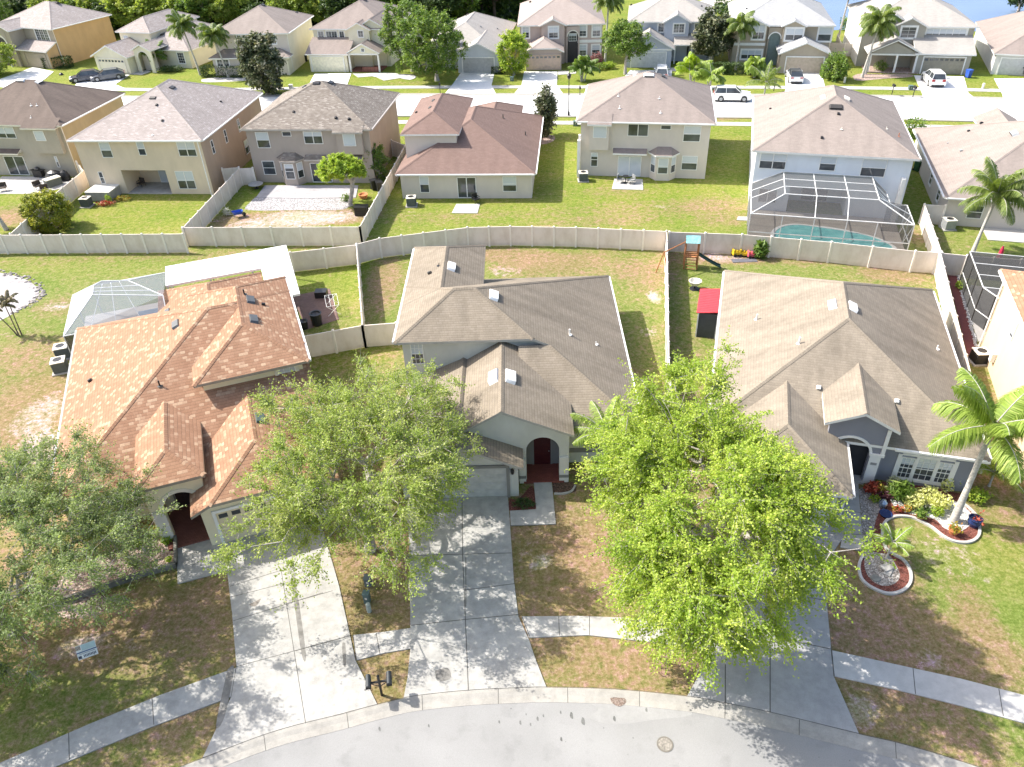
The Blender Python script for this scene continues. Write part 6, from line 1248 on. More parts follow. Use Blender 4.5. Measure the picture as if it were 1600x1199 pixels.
b_ = G(911, 128); make_palm('clump_palm', 'leafy palm clump on the lawn of the pinkish arch house', (b_.x, b_.y), 1.8, (0, 0), nf=24, L_=1.9, nl=30, lw=.14, ll=.7, droop=.3, seed=43, mat_l=L_MID, r=.09, stems=4)
b_ = G(248, 108); make_palm('clump_palm', 'palm clump between the arch and the window of the cream gable house', (b_.x, b_.y), 2.2, (0, 0), nf=24, L_=2.2, nl=30, lw=.14, ll=.7, droop=.3, seed=44, mat_l=L_MID, r=.09, stems=3)
b_ = G(1165, 178); make_palm('queen_palm', 'palm whose fronds show at the left edge of the pool house roof', (b_.x + 1.6, b_.y - 1.0), 3.6, (0, 0), nf=12, L_=2.6, nl=26, lw=.09, ll=.55, seed=45, mat_l=L_PALM, r=.12)
# ---- broadleaf trees further back
def far_tree(px, py, th, cz, rad, label, m_, seed, nt=150, twigs=6, leaves=10, ls=.2, name='broadleaf_tree', mb_=None, dx=0, **kw):
    b_ = G(px, py); return make_tree(name, label, 'tree', (b_.x, b_.y), th, (dx, 0, cz), rad, nt=nt, twigs=twigs, leaves=leaves, lsize=ls, mat_l=m_, seed=seed, tw=.7, droop=.1, mat_b=mb_ or M_BARK, **kw)
far_tree(683, 127, 1.8, 5.2, (4.3, 4.0, 3.7), 'big round green tree in front of the grey garage house', L_MID, 51, nt=300, hollow=.5, dx=-.4)
far_tree(645, 112, 2.0, 5.6, (3.6, 3.2, 3.8), 'green tree beside the cream porch house, behind the bigger round tree', L_MID, 52, nt=230, hollow=.5)
far_tree(803, 119, 1.0, 3.2, (2.0, 2.0, 2.6), 'small neat egg shaped tree between the two garages', L_LIME, 53, nt=120, hollow=.6, lump=.1)
far_tree(977, 117, 2.0, 4.8, (3.2, 3.0, 2.2), 'light feathery tree in front of the grey blue house garage', L_MID, 54, nt=150, hollow=.3)
far_tree(1111, 102, 1.4, 4.3, (2.7, 2.5, 2.9), 'dark grey green tree with pale leaf backs in front of the grey blue house', L_MAG, 55, nt=170, hollow=.5, ls=.26)
far_tree(418, 148, 1.2, 4.2, (2.6, 2.5, 3.4), 'dark magnolia with pale leaf backs in front of the porch roof house', L_MAG, 56, nt=190, hollow=.5, ls=.28)
far_tree(853, 213, .6, 2.8, (.85, .85, 2.6), 'slim upright dark shrub tree between the brown red roof and the greige house', L_MAG, 57, nt=90, hollow=.3, ls=.22)
far_tree(1302, 126, .6, 1.7, (1.3, 1.2, 1.3), 'small round tree beside the trimmed hedge near the white electric car', L_MID, 58, nt=60, hollow=.4)
far_tree(8, 75, 1.5, 4.6, (3.6, 3.4, 3.6), 'dark green tree at the left edge in front of the orange wall house', L_MID, 59, nt=200)
far_tree(-5, 118, .8, 3.0, (3.4, 3.0, 2.4), 'light green tree by the drive at the far left edge', L_SPARSE, 60, nt=150)
far_tree(1590, 22, 1.5, 4.5, (4.5, 3.6, 3.4), 'dark bushy tree on the lake bank at the top right corner', L_DARK, 61, nt=160, ls=.3)
far_tree(550, 300, .9, 2.9, (1.75, 1.6, 1.35), 'many branched dragon tree with spiky green heads in the sandy garden', L_LIME, 62, nt=110, twigs=7, leaves=12, ls=.13, name='dragon_tree', hollow=.4, lump=.15, elong=3.2, dx=-.3) if False else None
b_ = G(548, 322); make_tree('dragon_tree', 'multi stemmed spiky green dragon tree at the end of the sandy garden', 'tree', (b_.x, b_.y), .5, (-.4, .4, 3.3), (1.95, 1.8, 1.4), nt=140, twigs=11, leaves=16, lsize=.085, mat_l=L_BRIGHT, mat_b=M_BARK, seed=62, tw=.42, droop=.0, hollow=.4, lump=.15, elong=4.0, low=-.3)
b_ = G(83, 358); make_tree('round_bush', 'big round yellow green bush in the corner of the bright lawn', 'bush', (b_.x, b_.y), .3, (0, 0, 1.6), (1.95, 1.9, 1.75), nt=230, twigs=9, leaves=12, lsize=.11, mat_l=leafmat('ybush', (.15, .20, .02), (.32, .34, .04), .35, (.52, .47, .08)), seed=63, tw=.4, droop=0, hollow=.6, lump=.12)
b_ = G(592, 282); make_tree('tall_shrub', 'leafy shrub in the gap beside the taupe house', 'bush', (b_.x, b_.y), .3, (0, 0, 1.7), (1.1, 1.3, 1.9), nt=90, twigs=7, leaves=10, lsize=.12, mat_l=L_MID, seed=64, tw=.4, droop=0, hollow=.4)
# ---- bushes and hedges
def bush(name, label, px, py, rx, ry, rz_, m_, seed, n=1400, ls=.08, cat='bush', elong=1.5, box=False, rot=0, group=None, off=None, up=.55):
    rng = np.random.RandomState(seed); b_ = G(px, py); root = empty(name, (b_.x, b_.y, 0), rot, label, cat, group)
    if box: C = rng.uniform(-1, 1, (n, 3)); k = rng.randint(0, 3, n); s = np.sign(rng.uniform(-1, 1, n)); C[np.arange(n), k] = s * rng.uniform(.86, 1.0, n)
    else:
        C = rng.normal(size=(n, 3)); C /= np.linalg.norm(C, axis=1)[:, None]; C *= (rng.uniform(.35, 1.0, n) ** .5)[:, None] * (1 + .16 * np.sin(C[:, :1] * 7 + seed) + .14 * np.sin(C[:, 1:2] * 8 + 2 * seed))
    C = C * np.array([rx, ry, rz_ / 2]) + np.array([0, 0, rz_ / 2 + .02]); C[:, 2] = np.maximum(C[:, 2], .03); v, f = leaf_quads(C, ls, rng, flat=up, elong=elong)
    np_mesh('foliage', v, f, m_, root, var=np.clip(rng.normal(.5, .25, n), 0, 1)); st = [(np.array([0, 0, 0.]), np.array([rng.uniform(-.5, .5) * rx, rng.uniform(-.5, .5) * ry, rz_ * .6]), .02, .006) for _ in range(9)]; sv, sf = branch_mesh(st, 4); np_mesh('stem', sv, sf, M_BARKD, root); return root
for a in (('hedge', 'dark clipped hedge at the corner of the orange wall house', 93, 106, 2.2, .9, 1.6, L_DARK, 71, 2600, .14, True), ('hedge', 'long dark hedge under the window of the porch roof house', 352, 120, 3.4, 1.0, 1.5, L_DARK, 72, 3200, .14, True), ('hedge', 'dark hedge in front of the left end of the tan arch house', 1158, 116, 2.6, .8, 1.4, L_DARK, 73, 2600, .14, True), ('hedge', 'trimmed green hedge at the corner of the tan arch house garage', 1297, 121, 1.3, 1.0, 1.5, L_MID, 74, 2000, .13, True), ('hedge', 'small dark clipped hedge beside the grey garage', 778, 115, .9, .6, .9, L_DARK, 75, 1000, .12, True), ('hedge', 'low dark hedge under the magnolia of the grey blue house', 1105, 112, 3.0, .7, 1.2, L_DARK, 76, 2400, .13, True)):
    bush(a[0], a[1], a[2], a[3], a[4], a[5], a[6], a[7], a[8], n=a[9], ls=a[10], box=a[11], cat='hedge', rot=R(-10))
for a in (('shrub', 'reddish purple shrub beside the very tall palm', 932, 104, 1.0, .9, 1.9, leafmat('purple', (.14, .05, .06), (.25, .10, .10), .2, (.4, .22, .2)), 81, 900, .14), ('shrub', 'round lime shrub at the corner of the pinkish arch house', 952, 108, .9, .8, 1.0, L_LIME, 82, 900, .12), ('shrub', 'low green shrub left of the very tall palm', 936, 110, 1.3, .8, .9, L_MID, 83, 900, .12), ('shrub', 'dark shrub beside the pool house garden wall', 1425, 215, 1.3, 1.3, 2.2, L_MID, 84, 900, .16), ('shrub', 'tall narrow bush beside the cool white gable house', 799, 60, .9, 1.6, 2.8, L_MID, 85, 1200, .16), ('shrub', 'low shrubs under the arched window of the cream gable house', 268, 113, 2.2, .7, .9, L_DARK, 86, 1200, .12), ('shrub', 'thin shrub in the white stones of the cream porch house', 625, 117, .7, .6, 1.8, L_MID, 87, 400, .12), ('shrub', 'green shrub behind the fence by the lake', 1325, 48, 1.6, 1.2, 2.2, L_MID, 88, 1200, .18), ('shrub', 'potted shrub at the porch of the khaki house', 1375, 112, .9, .9, 1.4, L_MID, 89, 700, .12)):
    bush(a[0], a[1], a[2], a[3], a[4], a[5], a[6], a[7], a[8], n=a[9], ls=a[10])
# ---- the woods behind the far row: five kinds of crown copied about
wr = np.random.RandomState(99); protos = []
for k in range(4):
    protos.append(make_tree('woodland_tree', 'tall dark green tree in the dense woods behind the far houses', 'tree', (0, 0), 4.0, (0, 0, 8.4), (3.6, 3.4, 4.6), nt=110, twigs=6, leaves=9, lsize=.42, mat_l=[L_WOOD, L_DARK, L_MID, L_SPARSE][k], mat_b=[M_BARK, M_BARKD, M_BARKD, M_BARKD][k], seed=100 + k, tw=1.1, droop=.1, hollow=.4, r0=.03, group='trees of the dark woods'))
WT = []
for row, (y0, dx) in enumerate(((150.5, 3.6), (157, 4.6), (163, 5.0), (170, 5.2), (179, 5.6), (190, 6.2), (203, 7.5))):
    x = -118 + wr.uniform(0, 3)
    while x < (-2 if row == 0 else 7):
        yy = y0 + wr.uniform(-2, 2) + max(0, (-x - 40)) * .16; WT.append((x, yy)); x += dx * wr.uniform(.8, 1.2)
used = set()
for i, (x, yy) in enumerate(WT):
    k = wr.choice([3, 3, 2, 3, 1, 2] if x < -30 else [0, 1, 2, 0, 1, 1]); 
    o_ = protos[k] if k not in used else copy_tree(protos[k])
    used.add(k); o_.location = (x, yy, 0); o_.rotation_euler = (0, 0, wr.uniform(0, 6.28)); s_ = wr.uniform(.8, 1.15) * (.62 if yy < 153 + max(0, (-x - 40)) * .16 else 1); o_.scale = (s_ * 1.1, s_ * 1.1, s_ * wr.uniform(.85, 1.1))
# understory that closes the gaps between the trunks
ug = np.random.RandomState(7); C = np.stack([ug.uniform(-122, 8, 26000), ug.uniform(154, 200, 26000), np.abs(ug.normal(0, 1.6, 26000))], 1); C[:, 1] += np.maximum(0, -C[:, 0] - 40) * .16
v, f = leaf_quads(C, .7, ug); tag(np_mesh('undergrowth', v, f, L_WOOD, var=ug.uniform(0, 1, len(C))), 'dark tangled undergrowth on the floor of the woods', 'undergrowth', kind='stuff')
C = np.stack([ug.uniform(41, 47, 5000), ug.uniform(140, 160, 5000), np.abs(ug.normal(0, .8, 5000))], 1); v, f = leaf_quads(C, .4, ug); tag(np_mesh('bank_vegetation', v, f, L_DARK, var=ug.uniform(0, 1, len(C))), 'dark rough vegetation on the bank beside the sandy shore path', 'undergrowth', kind='stuff')
# ================================================================== cars
def car(name, label, p, rz, m_, L_=4.6, W_=1.85, H_=1.45, suv=False, dark=False, group='cars parked by the far houses', cat='car', glassroof=False):
    """nose points to +x"""
    root = empty(name, (p.x, p.y, .05), rz, label, cat, group); hw = W_ / 2
    if suv: prof = [(-.5, .55, .98), (-.49, .98, 1.0), (-.44, 1.0, 1.0), (.22, .98, 1.0), (.42, .90, .98), (.48, .74, .92), (.5, .5, .86)]
    else: prof = [(-.5, .55, .9), (-.485, .92, .94), (-.36, .95, 1.0), (.18, .90, 1.0), (.40, .76, .97), (.48, .62, .90), (.5, .45, .82)]
    mb = MB(); rings = []
    for f, z, k in prof:
        x = f * L_; w_ = hw * k; zz = z * (1.05 if suv else 1)
        rings.append([(x, -w_ * .96, .22), (x, -w_, .5), (x, -w_ * .97, zz - .08), (x, -w_ * .84, zz), (x, w_ * .84, zz), (x, w_ * .97, zz - .08), (x, w_, .5), (x, w_ * .96, .22)])
    for a, b in zip(rings, rings[1:]):
        for i in range(7): mb.poly([a[i], b[i], b[i + 1], a[i + 1]], 0, smooth=True)
        mb.poly([a[7], b[7], b[0], a[0]], 0)
    mb.poly(rings[0]); mb.poly(rings[-1][::-1])
    mb.build('body', m_, root)
    zb = .93 if not suv else 1.02; zt = H_ if not suv else 1.68
    xs = [(-.47, zb), (-.30, zt), (.06, zt), (.25, zb - .03)] if not suv else [(-.49, zb), (-.43, zt), (.06, zt), (.24, zb)]
    g = MB(); c = [(x * L_, z) for x, z in xs]; wb, wt = hw * .86, hw * .68
    def q(a, s): return (c[a][0], s * (wb if a in (0, 3) else wt), c[a][1] - (.0 if a in (0, 3) else .03))
    for s in (-1, 1): g.poly([q(0, s), q(3, s), q(2, s), q(1, s)])
    g.poly([q(0, -1), q(0, 1), q(1, 1), q(1, -1)]); g.poly([q(3, -1), q(3, 1), q(2, 1), q(2, -1)]); gl = g.build('window', M_GLASS, root)
    r_ = MB(); e = .02
    r_.box(c[1][0] - .04, c[2][0] + .05, -wt - e, wt + e, zt - .05, zt + .015)
    for s in (-1, 1):
        for a, b in ((0, 1), (3, 2)): r_.rod(q(a, s), q(b, s), .045, n=4)
        xm = (c[1][0] + c[2][0]) / 2; r_.rod((xm, s * (wb + .01), zb - .03), (xm - .03, s * wt, zt - .03), .04, n=4)
    r_.build('roof', M_GLASS if glassroof else m_, root)
    for fx in (-.31, .31):
        for s in (-1, 1):
            w_ = MB(); R_ = .34; x = fx * L_; y = s * (hw - .09); w_.rod((x, y - .11, R_), (x, y + .11, R_), R_, n=16); wo = w_.build('wheel', M_BLACK, root); w2 = MB(); w2.rod((x, y + s * .112, R_), (x, y + s * .125, R_), R_ * .62, n=12); w2.build('rim', M_GREYM, wo)
            w3 = MB(); w3.rod((x, y + s * .02, R_ + .02), (x, y + s * .085, R_ + .02), R_ + .055, n=16); w3.build('wheel_arch', M_BLACK, root)
    for s in (-1, 1):
        l = MB(); l.box(L_ * .44, L_ * .49, s * hw * .55 - .16, s * hw * .55 + .16, .62 if not suv else .78, .72 if not suv else .9); l.build('headlight', M_WHITE, root)
        l = MB(); l.box(-L_ * .505, -L_ * .49, s * hw * .66 - .18, s * hw * .66 + .18, .74, .88 if not suv else 1.0); l.build('tail_light', plain('tail_red', (.35, .02, .02), .3), root)
        l = MB(); l.box(L_ * .14, L_ * .19, s * (hw + .0) - .02 + (.0 if s > 0 else -.14), s * hw + (.16 if s > 0 else .02), .92, 1.05); l.build('mirror', m_, root)
    l = MB(); l.box(-L_ * .506, -L_ * .495, -.26, .26, .58, .72); l.build('number_plate', M_WHITE, root); l = MB(); l.box(-L_ * .503, L_ * .497, -hw * .8, hw * .8, .16, .36); l.build('bumper', M_BLACK, root)
    return root
def paint_(name, c):
    def f(t, b):
        b.inputs['Base Color'].default_value = (*c, 1); b.inputs['Roughness'].default_value = .22; b.inputs['Coat Weight'].default_value = .6; b.inputs['Metallic'].default_value = .1
    return mat(name, f)
CP_W = paint_('car_white', (.80, .80, .79)); CP_N = paint_('car_navy', (.035, .045, .07)); CP_S = paint_('car_slate', (.10, .11, .13))
car('parked_car', 'dark blue sedan with a bright windscreen, left of the two at the cream gable house', G(136, 127), R(200), CP_N)
car('parked_car', 'dark slate estate car, right of the two dark cars at the cream gable house', G(170, 125), R(203), CP_S, L_=4.9)
car('parked_car', 'white car with dark glass roof on the drive of the tan arch house', G(1240, 126), R(80), CP_W, glassroof=True)
car('parked_car', 'white sport utility vehicle parked on the wide drive of the khaki house', G(1456, 131), R(80), CP_W, suv=True, L_=4.7, W_=1.95)
car('parked_car', 'white crossover parked at the kerb beside the clumping palms', G(1143, 157.5), R(-10), CP_W, suv=True, L_=4.6)
car('parked_car', 'white pickup of which only the cab shows above the roof of the greige house', G(1033, 122), R(80), CP_W, suv=True, L_=5.0)
car('parked_car', 'dark car at the very right edge on the drive of the pinkish roof house', G(1611, 122), R(75), CP_N)
# ================================================================== small things at the front
def ring(mb, line, w_, z0, z1, mi=0):
    a = offset(line, w_ / 2); b = offset(line, -w_ / 2)
    for i in range(len(line) - 1):
        A, B, C_, D = a[i], a[i + 1], b[i + 1], b[i]; mb.poly([(A.x, A.y, z1), (B.x, B.y, z1), (C_.x, C_.y, z1), (D.x, D.y, z1)], mi, smooth=True); mb.poly([(A.x, A.y, z0), (B.x, B.y, z0), (B.x, B.y, z1), (A.x, A.y, z1)], mi); mb.poly([(D.x, D.y, z0), (C_.x, C_.y, z0), (C_.x, C_.y, z1), (D.x, D.y, z1)], mi)
# flower bed at the right house
kerb = [(1349, 868), (1343, 880), (1342, 893), (1347, 908), (1362, 920), (1385, 929), (1404, 927), (1418, 918), (1423, 905), (1420, 889), (1410, 876), (1396, 868), (1386, 861), (1381, 852), (1378, 835), (1381, 820), (1391, 811), (1405, 808), (1424, 810), (1440, 817), (1456, 826), (1474, 840), (1492, 848), (1512, 849), (1525, 843), (1530, 832), (1527, 812), (1515, 797), (1503, 788)]
KW = smooth_line([G(*p) for p in kerb], 4); bedpts = [(p.x, p.y) for p in KW] + [(G(1500, 772).x, G(1500, 772).y), (G(1440, 760).x, G(1440, 760).y), (G(1360, 752).x, G(1360, 752).y), (G(1348, 790).x, G(1348, 790).y)]
mb = MB(); mb.prism(bedpts, None, .012); tag(mb.build('mulch_bed', M_MULCH), kind='structure')
mb = MB(); ring(mb, KW, .13, 0, .11); tag(mb.build('bed_edging', M_CONCW), 'pale curving concrete kerb that edges the red mulch flower bed', 'garden edging')
def patch(name, pts, z, m_):
    P = smooth_line([G(*p) for p in pts] + [G(*pts[0])], 4)[:-1]; mb = MB(); mb.prism([(p.x, p.y) for p in P], None, z); return tag(mb.build(name, m_), kind='structure')
patch('pebble_bed', [(1342, 765), (1362, 762), (1375, 790), (1368, 815), (1362, 845), (1364, 862), (1388, 868), (1400, 884), (1406, 902), (1396, 914), (1378, 916), (1362, 908), (1352, 892), (1350, 872), (1347, 840), (1345, 800)], .018, M_STONE)
patch('white_stone_bed', [(1385, 770), (1420, 772), (1460, 780), (1495, 785), (1514, 800), (1522, 812), (1510, 826), (1495, 832), (1475, 826), (1460, 812), (1430, 806), (1400, 795)], .018, M_STONEW)
patch('bark_bed', [(155, 870), (180, 848), (230, 842), (270, 846), (274, 884), (225, 898), (160, 918), (90, 950), (70, 930), (110, 890)], .012, M_MULCHT)
patch('bark_patch', [(92, 948), (140, 925), (162, 935), (160, 956), (120, 968), (90, 962)], .012, M_MULCHT)
patch('entry_soil', [(796, 780), (812, 779), (832, 760), (836, 798), (797, 800)], .012, M_MULCH); patch('entry_soil', [(863, 756), (895, 754), (900, 768), (885, 772), (866, 772)], .012, speckle('dark_soil', [(.06, .03, .02), (.14, .08, .05), (.2, .12, .09)], 18))
mb = MB(); ring(mb, smooth_line([G(866, 773), G(880, 773), G(893, 769), G(899, 760)], 4), .1, 0, .09); tag(mb.build('bed_edging', M_CONC2), 'short grey concrete kerb beside the red brick porch', 'garden edging')
mb = MB(); ring(mb, [G(276, 844), G(276.5, 887)], .14, 0, .34); ring(mb, [G(276.5, 887), G(230, 899), G(185, 914), G(140, 930), G(90, 946)], .14, 0, .34); tag(mb.build('garden_wall', concrete('old_block', (.26, .25, .22), .4, .4)), 'low weathered block wall round the bark bed at the left house', 'low wall')
def pot(label, px, py, r, h, m_, plant=None, pm=None, sh='pot', name='plant_pot'):
    b_ = G(px, py); root = empty(name, (b_.x, b_.y, 0), 0, label, 'plant pot'); mb = MB()
    pr = [(r * .6, 0), (r * .95, h * .55), (r * .8, h * .9), (r, h), (r * .85, h), (r * .75, h * .85), (0, h * .82)] if sh == 'urn' else [(r * .65, 0), (r * .95, h * .85), (r * 1.05, h * .86), (r * 1.05, h), (r * .9, h), (r * .85, h * .85), (0, h * .82)]
    mb.lathe(pr, 16); mb.build('pot', m_, root)
    if plant:
        rng = np.random.RandomState(int(px)); C = rng.normal(size=(plant, 3)) * r * .6; C[:, 2] = np.abs(C[:, 2]) + h; v, f = leaf_quads(C, .09, rng, elong=2.6); np_mesh('plant', v, f, pm or L_MID, root, var=rng.uniform(0, 1, plant))
    return root
M_NAVY = plain('navy_glaze', (.02, .035, .11), .2); M_ORG = plain('orange_clay', (.52, .20, .08), .7)
pot('glossy navy urn with a bare stick at the end of the flower bed', 1520, 822, .34, .52, M_NAVY, 20, L_RED, 'urn'); pot('flat navy bowl at the inner end of the red mulch', 1383, 806, .30, .16, M_NAVY); pot('terracotta pot with an orange green plant in front of the palm trunk', 1489, 834, .27, .3, M_ORG, 70, L_CROT); pot('orange pot with grassy plant in the middle of the red mulch', 1437, 811, .22, .26, M_ORG, 130, L_MID)
pot('small terracotta saucer pot behind the mulch kerb', 1402, 800, .16, .2, M_TERRA, 30, L_RED); pot('tall hanging basket pot at the middle house window', 984, 703, .22, .3, plain('rust_pot', (.28, .08, .05), .7), 40, L_MID)
pot('small white pot with a plant inside the arch of the orange roof house', 274, 793, .16, .24, M_WHITE, 30, L_MID)
mb = MB(); mb.lathe([(0, .34), (.12, .32), (.2, .22), (.22, .12), (.2, .02)], 16, 0, (0, 0, .14)); mb.lathe([(.16, 0), (.12, .14), (0, .15)], 12)
b_ = G(1378, 793); o = mb.build('gazing_ball', plain('steel_ball', (.30, .36, .45), .15, .7), None, (b_.x, b_.y, 0)); tag(o, 'steel blue gazing ball standing on the pebbles beside the walk', 'garden ornament')
b_ = G(1368, 913 - 8); mb = MB(); mb.lathe([(0, .05), (.2, .05), (.22, 0)], 14); tag(mb.build('stepping_stone', plain('grey_stone', (.2, .2, .18), .9, var=.3), None, (b_.x, b_.y, .018)), 'round grey stone cover set in the pebbles', 'stone')
b_ = G(1388, 893); mb = MB(); mb.box(-.35, .35, -.16, .16, 0, .06, 0, Matrix.Rotation(.9, 4, 'Z')); mb.box(-.25, .2, -.05, .35, .06, .12, 0, Matrix.Rotation(.4, 4, 'Z')); tag(mb.build('garden_slab', M_CONC2, None, (b_.x, b_.y, .018)), 'pale broken slab lying on the pebbles under the young palm', 'stone')
rs = np.random.RandomState(3)
k = 0
for (nm, lb, px, py, rx, ry, rz_, m_, n, ls, el) in (('spiky_plant', 'large green spiky plant in front of the triple window', 1405, 778, .62, .6, 1.0, L_MID, 300, .10, 6), ('variegated_shrub', 'yellow variegated shrub, front one near the pebbles', 1427, 790, .5, .45, .7, L_YEL, 420, .10, 1.6), ('variegated_shrub', 'yellow variegated shrub below the window mullion', 1447, 782, .55, .5, .8, L_YEL, 480, .10, 1.6), ('variegated_shrub', 'yellow variegated shrub just left of the palm trunk', 1466, 793, .55, .5, .75, L_YEL, 480, .10, 1.6), ('variegated_shrub', 'yellow variegated shrub closest to the house corner', 1476, 768, .3, .3, .8, L_YEL, 200, .10, 1.6), ('variegated_shrub', 'tall yellow topped shrub by the downspout', 1496, 764, .24, .22, 1.2, L_YEL, 150, .10, 1.6), ('variegated_shrub', 'pale tuft shrub under the left window frame', 1395, 762, .35, .3, .7, leafmat('silver', (.4, .42, .3), (.6, .62, .48), .3), 220, .08, 3),
                                      ('croton', 'red leaved shrub at the foot of the white entry column', 1360, 769, .4, .35, .6, L_RED, 220, .12, 1.6), ('croton', 'yellow green shrub right of the red one by the entry', 1372, 770, .3, .3, .55, L_CROT, 160, .1, 1.6), ('shrub', 'dark maroon low plant behind the gazing ball', 1381, 780, .45, .35, .4, leafmat('maroon', (.05, .015, .02), (.1, .03, .035), .1), 260, .09, 1.8), ('shrub', 'light green low plant by the pebbles next to the blue ball', 1366, 783, .3, .25, .3, L_LIME, 140, .07, 1.8), ('shrub', 'bright lime shrub below the variegated ones', 1463, 805, .35, .3, .45, L_LIME, 260, .08, 1.6), ('shrub', 'small mixed plants along the inside of the mulch', 1412, 799, .7, .2, .3, L_CROT, 240, .07, 1.8), ('shrub', 'dark green low plants between the white stones', 1440, 800, .5, .2, .3, L_DARK, 220, .07, 1.8),
                                      ('shrub', 'yellow lime shrub at the foot of the palm beyond the house corner', 1525, 782, .6, .45, .6, L_LIME, 380, .1, 1.8), ('shrub', 'lime green plant in the bark bed beside the entry column', 262, 850, .28, .25, .45, L_LIME, 180, .09, 1.6), ('shrub', 'lime green plant in the middle of the bark bed', 216, 853, .28, .25, .4, L_LIME, 160, .09, 1.6), ('spiky_plant', 'small dark spiky plant low in the bark bed', 209, 882, .26, .24, .35, L_MID, 110, .06, 6), ('croton', 'orange and red croton by the arch of the orange roof house', 243, 837, .5, .35, .6, L_CROT, 320, .1, 1.7), ('shrub', 'yellow green plant at the edge of the walk in the bark bed', 265, 878, .18, .16, .25, L_LIME, 90, .07, 1.6),
                                      ('shrub', 'dark spidery plant in the soil beside the middle driveway', 818, 790, .55, .4, .3, L_DARK, 200, .06, 5), ('croton', 'pink flowers in front of the beige house hot tub', 165, 322, .9, .4, .5, L_RED, 300, .1, 1.6), ('shrub', 'yellow plant against the hot tub cover', 171, 318, .3, .3, .9, L_LIME, 160, .1, 1.6), ('shrub', 'low greenery on rocks right of the hot tub', 193, 314, .9, .4, .5, L_CROT, 300, .1, 1.6), ('broad_leaf_plant', 'broad leaved green plant with red flowers against the tan fence', 1187, 404, .55, .45, 1.5, L_MID, 260, .24, 2.6), ('shrub', 'low lime plant at the end of the brick strip', 1503, 452, .5, .5, .6, L_LIME, 260, .1, 2)):
    k += 1; bush(nm, lb, px, py, rx, ry, rz_, m_, 200 + k, n=n, ls=ls, elong=el, cat='plant', up=.2 if el > 4 else .55)
# thin banana-like plants at the left by the pond
for i, (px, py, lb, hx, hy) in enumerate(((27, 525, 'bare stemmed plant leaning left at the edge of the left lawn', -1.1, .3), (30, 526, 'middle bare stemmed plant by the pond with drooping dry leaves', -.2, .3), (34, 524, 'right hand bare stemmed plant by the pond, the straightest of three', .0, .2))):
    b_ = G(px, py); make_palm('banana_plant', lb, (b_.x, b_.y), 1.9 + .3 * i, (hx, hy), nf=7, L_=.85, nl=10, lw=.16, ll=.22, seed=300 + i, mat_l=leafmat('dry_banana', (.12, .10, .05), (.22, .20, .10), .2, (.34, .28, .18)), r=.045, cat='plant', trunkm=M_BARKD, els=(.0, 1.2), droop=.4)
# mailboxes on one post
b_ = G(597, 1087); mbx = empty('mailbox_post', (b_.x, b_.y, 0), R(8), 'black mailbox post carrying two mailboxes by the kerb between the driveways', 'mailbox')
mb = MB(); mb.box(-.045, .045, -.045, .045, 0, 1.35); mb.box(-.52, .52, -.035, .035, .92, .99); mb.rod((0, -.02, .65), (.38, 0, .93), .018); mb.rod((0, -.02, .65), (-.38, 0, .93), .018); mb.lathe([(.06, 1.35), (.03, 1.4), (0, 1.46)], 8); mb.build('post', M_BLACK, mbx)
for s in (-1, 1):
    mb = MB(); n = 10; y0, y1 = -.30, .26; M_ = Matrix.Translation((s * .42, 0, .99)); r_ = .11
    for k in range(n):
        a0, a1 = math.pi * k / n, math.pi * (k + 1) / n; mb.poly([M_ @ Vector(p) for p in ((r_ * math.cos(a0), y0, .12 + r_ * math.sin(a0)), (r_ * math.cos(a1), y0, .12 + r_ * math.sin(a1)), (r_ * math.cos(a1), y1, .12 + r_ * math.sin(a1)), (r_ * math.cos(a0), y1, .12 + r_ * math.sin(a0)))])
    for y in (y0, y1): mb.poly([M_ @ Vector((r_ * math.cos(math.pi * k / n), y, .12 + r_ * math.sin(math.pi * k / n))) for k in range(n + 1)] + [M_ @ Vector((-r_, y, 0)), M_ @ Vector((r_, y, 0))])
    mb.box(-r_, r_, y0, y1, 0, .12, 0, M_); bx = mb.build('mailbox', plain('charcoal_metal', (.05, .055, .06), .35, .4), mbx); mb = MB(); mb.box(s * .42 + .11, s * .42 + .125, -.1, .06, 1.12, 1.18); mb.build('flag', M_BLACK, bx)
# utility boxes
def ubox(label, px, py, w_, d_, h, m_, kind='box'):
    b_ = G(px, py); root = empty('utility_box', (b_.x, b_.y, 0), R(-6), label, 'utility box'); mb = MB()
    if kind == 'box': mb.box(-w_ / 2, w_ / 2, -d_ / 2, d_ / 2, 0, h); mb.build('cabinet', m_, root); mb = MB(); mb.box(-w_ / 2 - .02, w_ / 2 + .02, -d_ / 2 - .02, d_ / 2 + .02, h + .001, h + .05); mb.build('lid', m_, root); mb = MB(); mb.box(-.05, .05, -d_ / 2 - .012, -d_ / 2 - .001, h * .5, h * .7); mb.build('label_plate', M_CREAM, root)
    else: mb.lathe([(w_ * .5, 0), (w_ * .5, h), (w_ * .42, h + .04), (0, h + .06)], 14); mb.build('cabinet', m_, root); mb = MB(); mb.lathe([(w_ * .56, h * .55), (w_ * .56, h * .6), (w_ * .5, h * .62)], 14); mb.build('collar', m_, root)
M_UG = plain('utility_green', (.10, .15, .145), .5); ubox('dark grey utility box, nearest the middle house of the three on the dry grass', 576, 914, .30, .30, .5, plain('utility_dark', (.13, .15, .16), .5)); ubox('pale green utility box, middle one of three on the dry grass', 574.5, 941, .27, .27, .62, M_UG); ubox('pale grey round utility post in front of the green box', 577, 956, .22, .22, .5, plain('utility_pale', (.36, .40, .36), .5), 'r')
for px, py, lb in ((899, 197, 'small black utility box on the lawn left of the greige house'), (1422, 141, 'green utility box on the grass beside the drive of the khaki house'), (800, 127, 'dark utility box under the egg shaped tree'), (455, 139, 'pale utility box on the lawn beside the magnolia')): ubox(lb, px, py, .5, .5, .5, M_UG if px != 455 else M_CREAM)
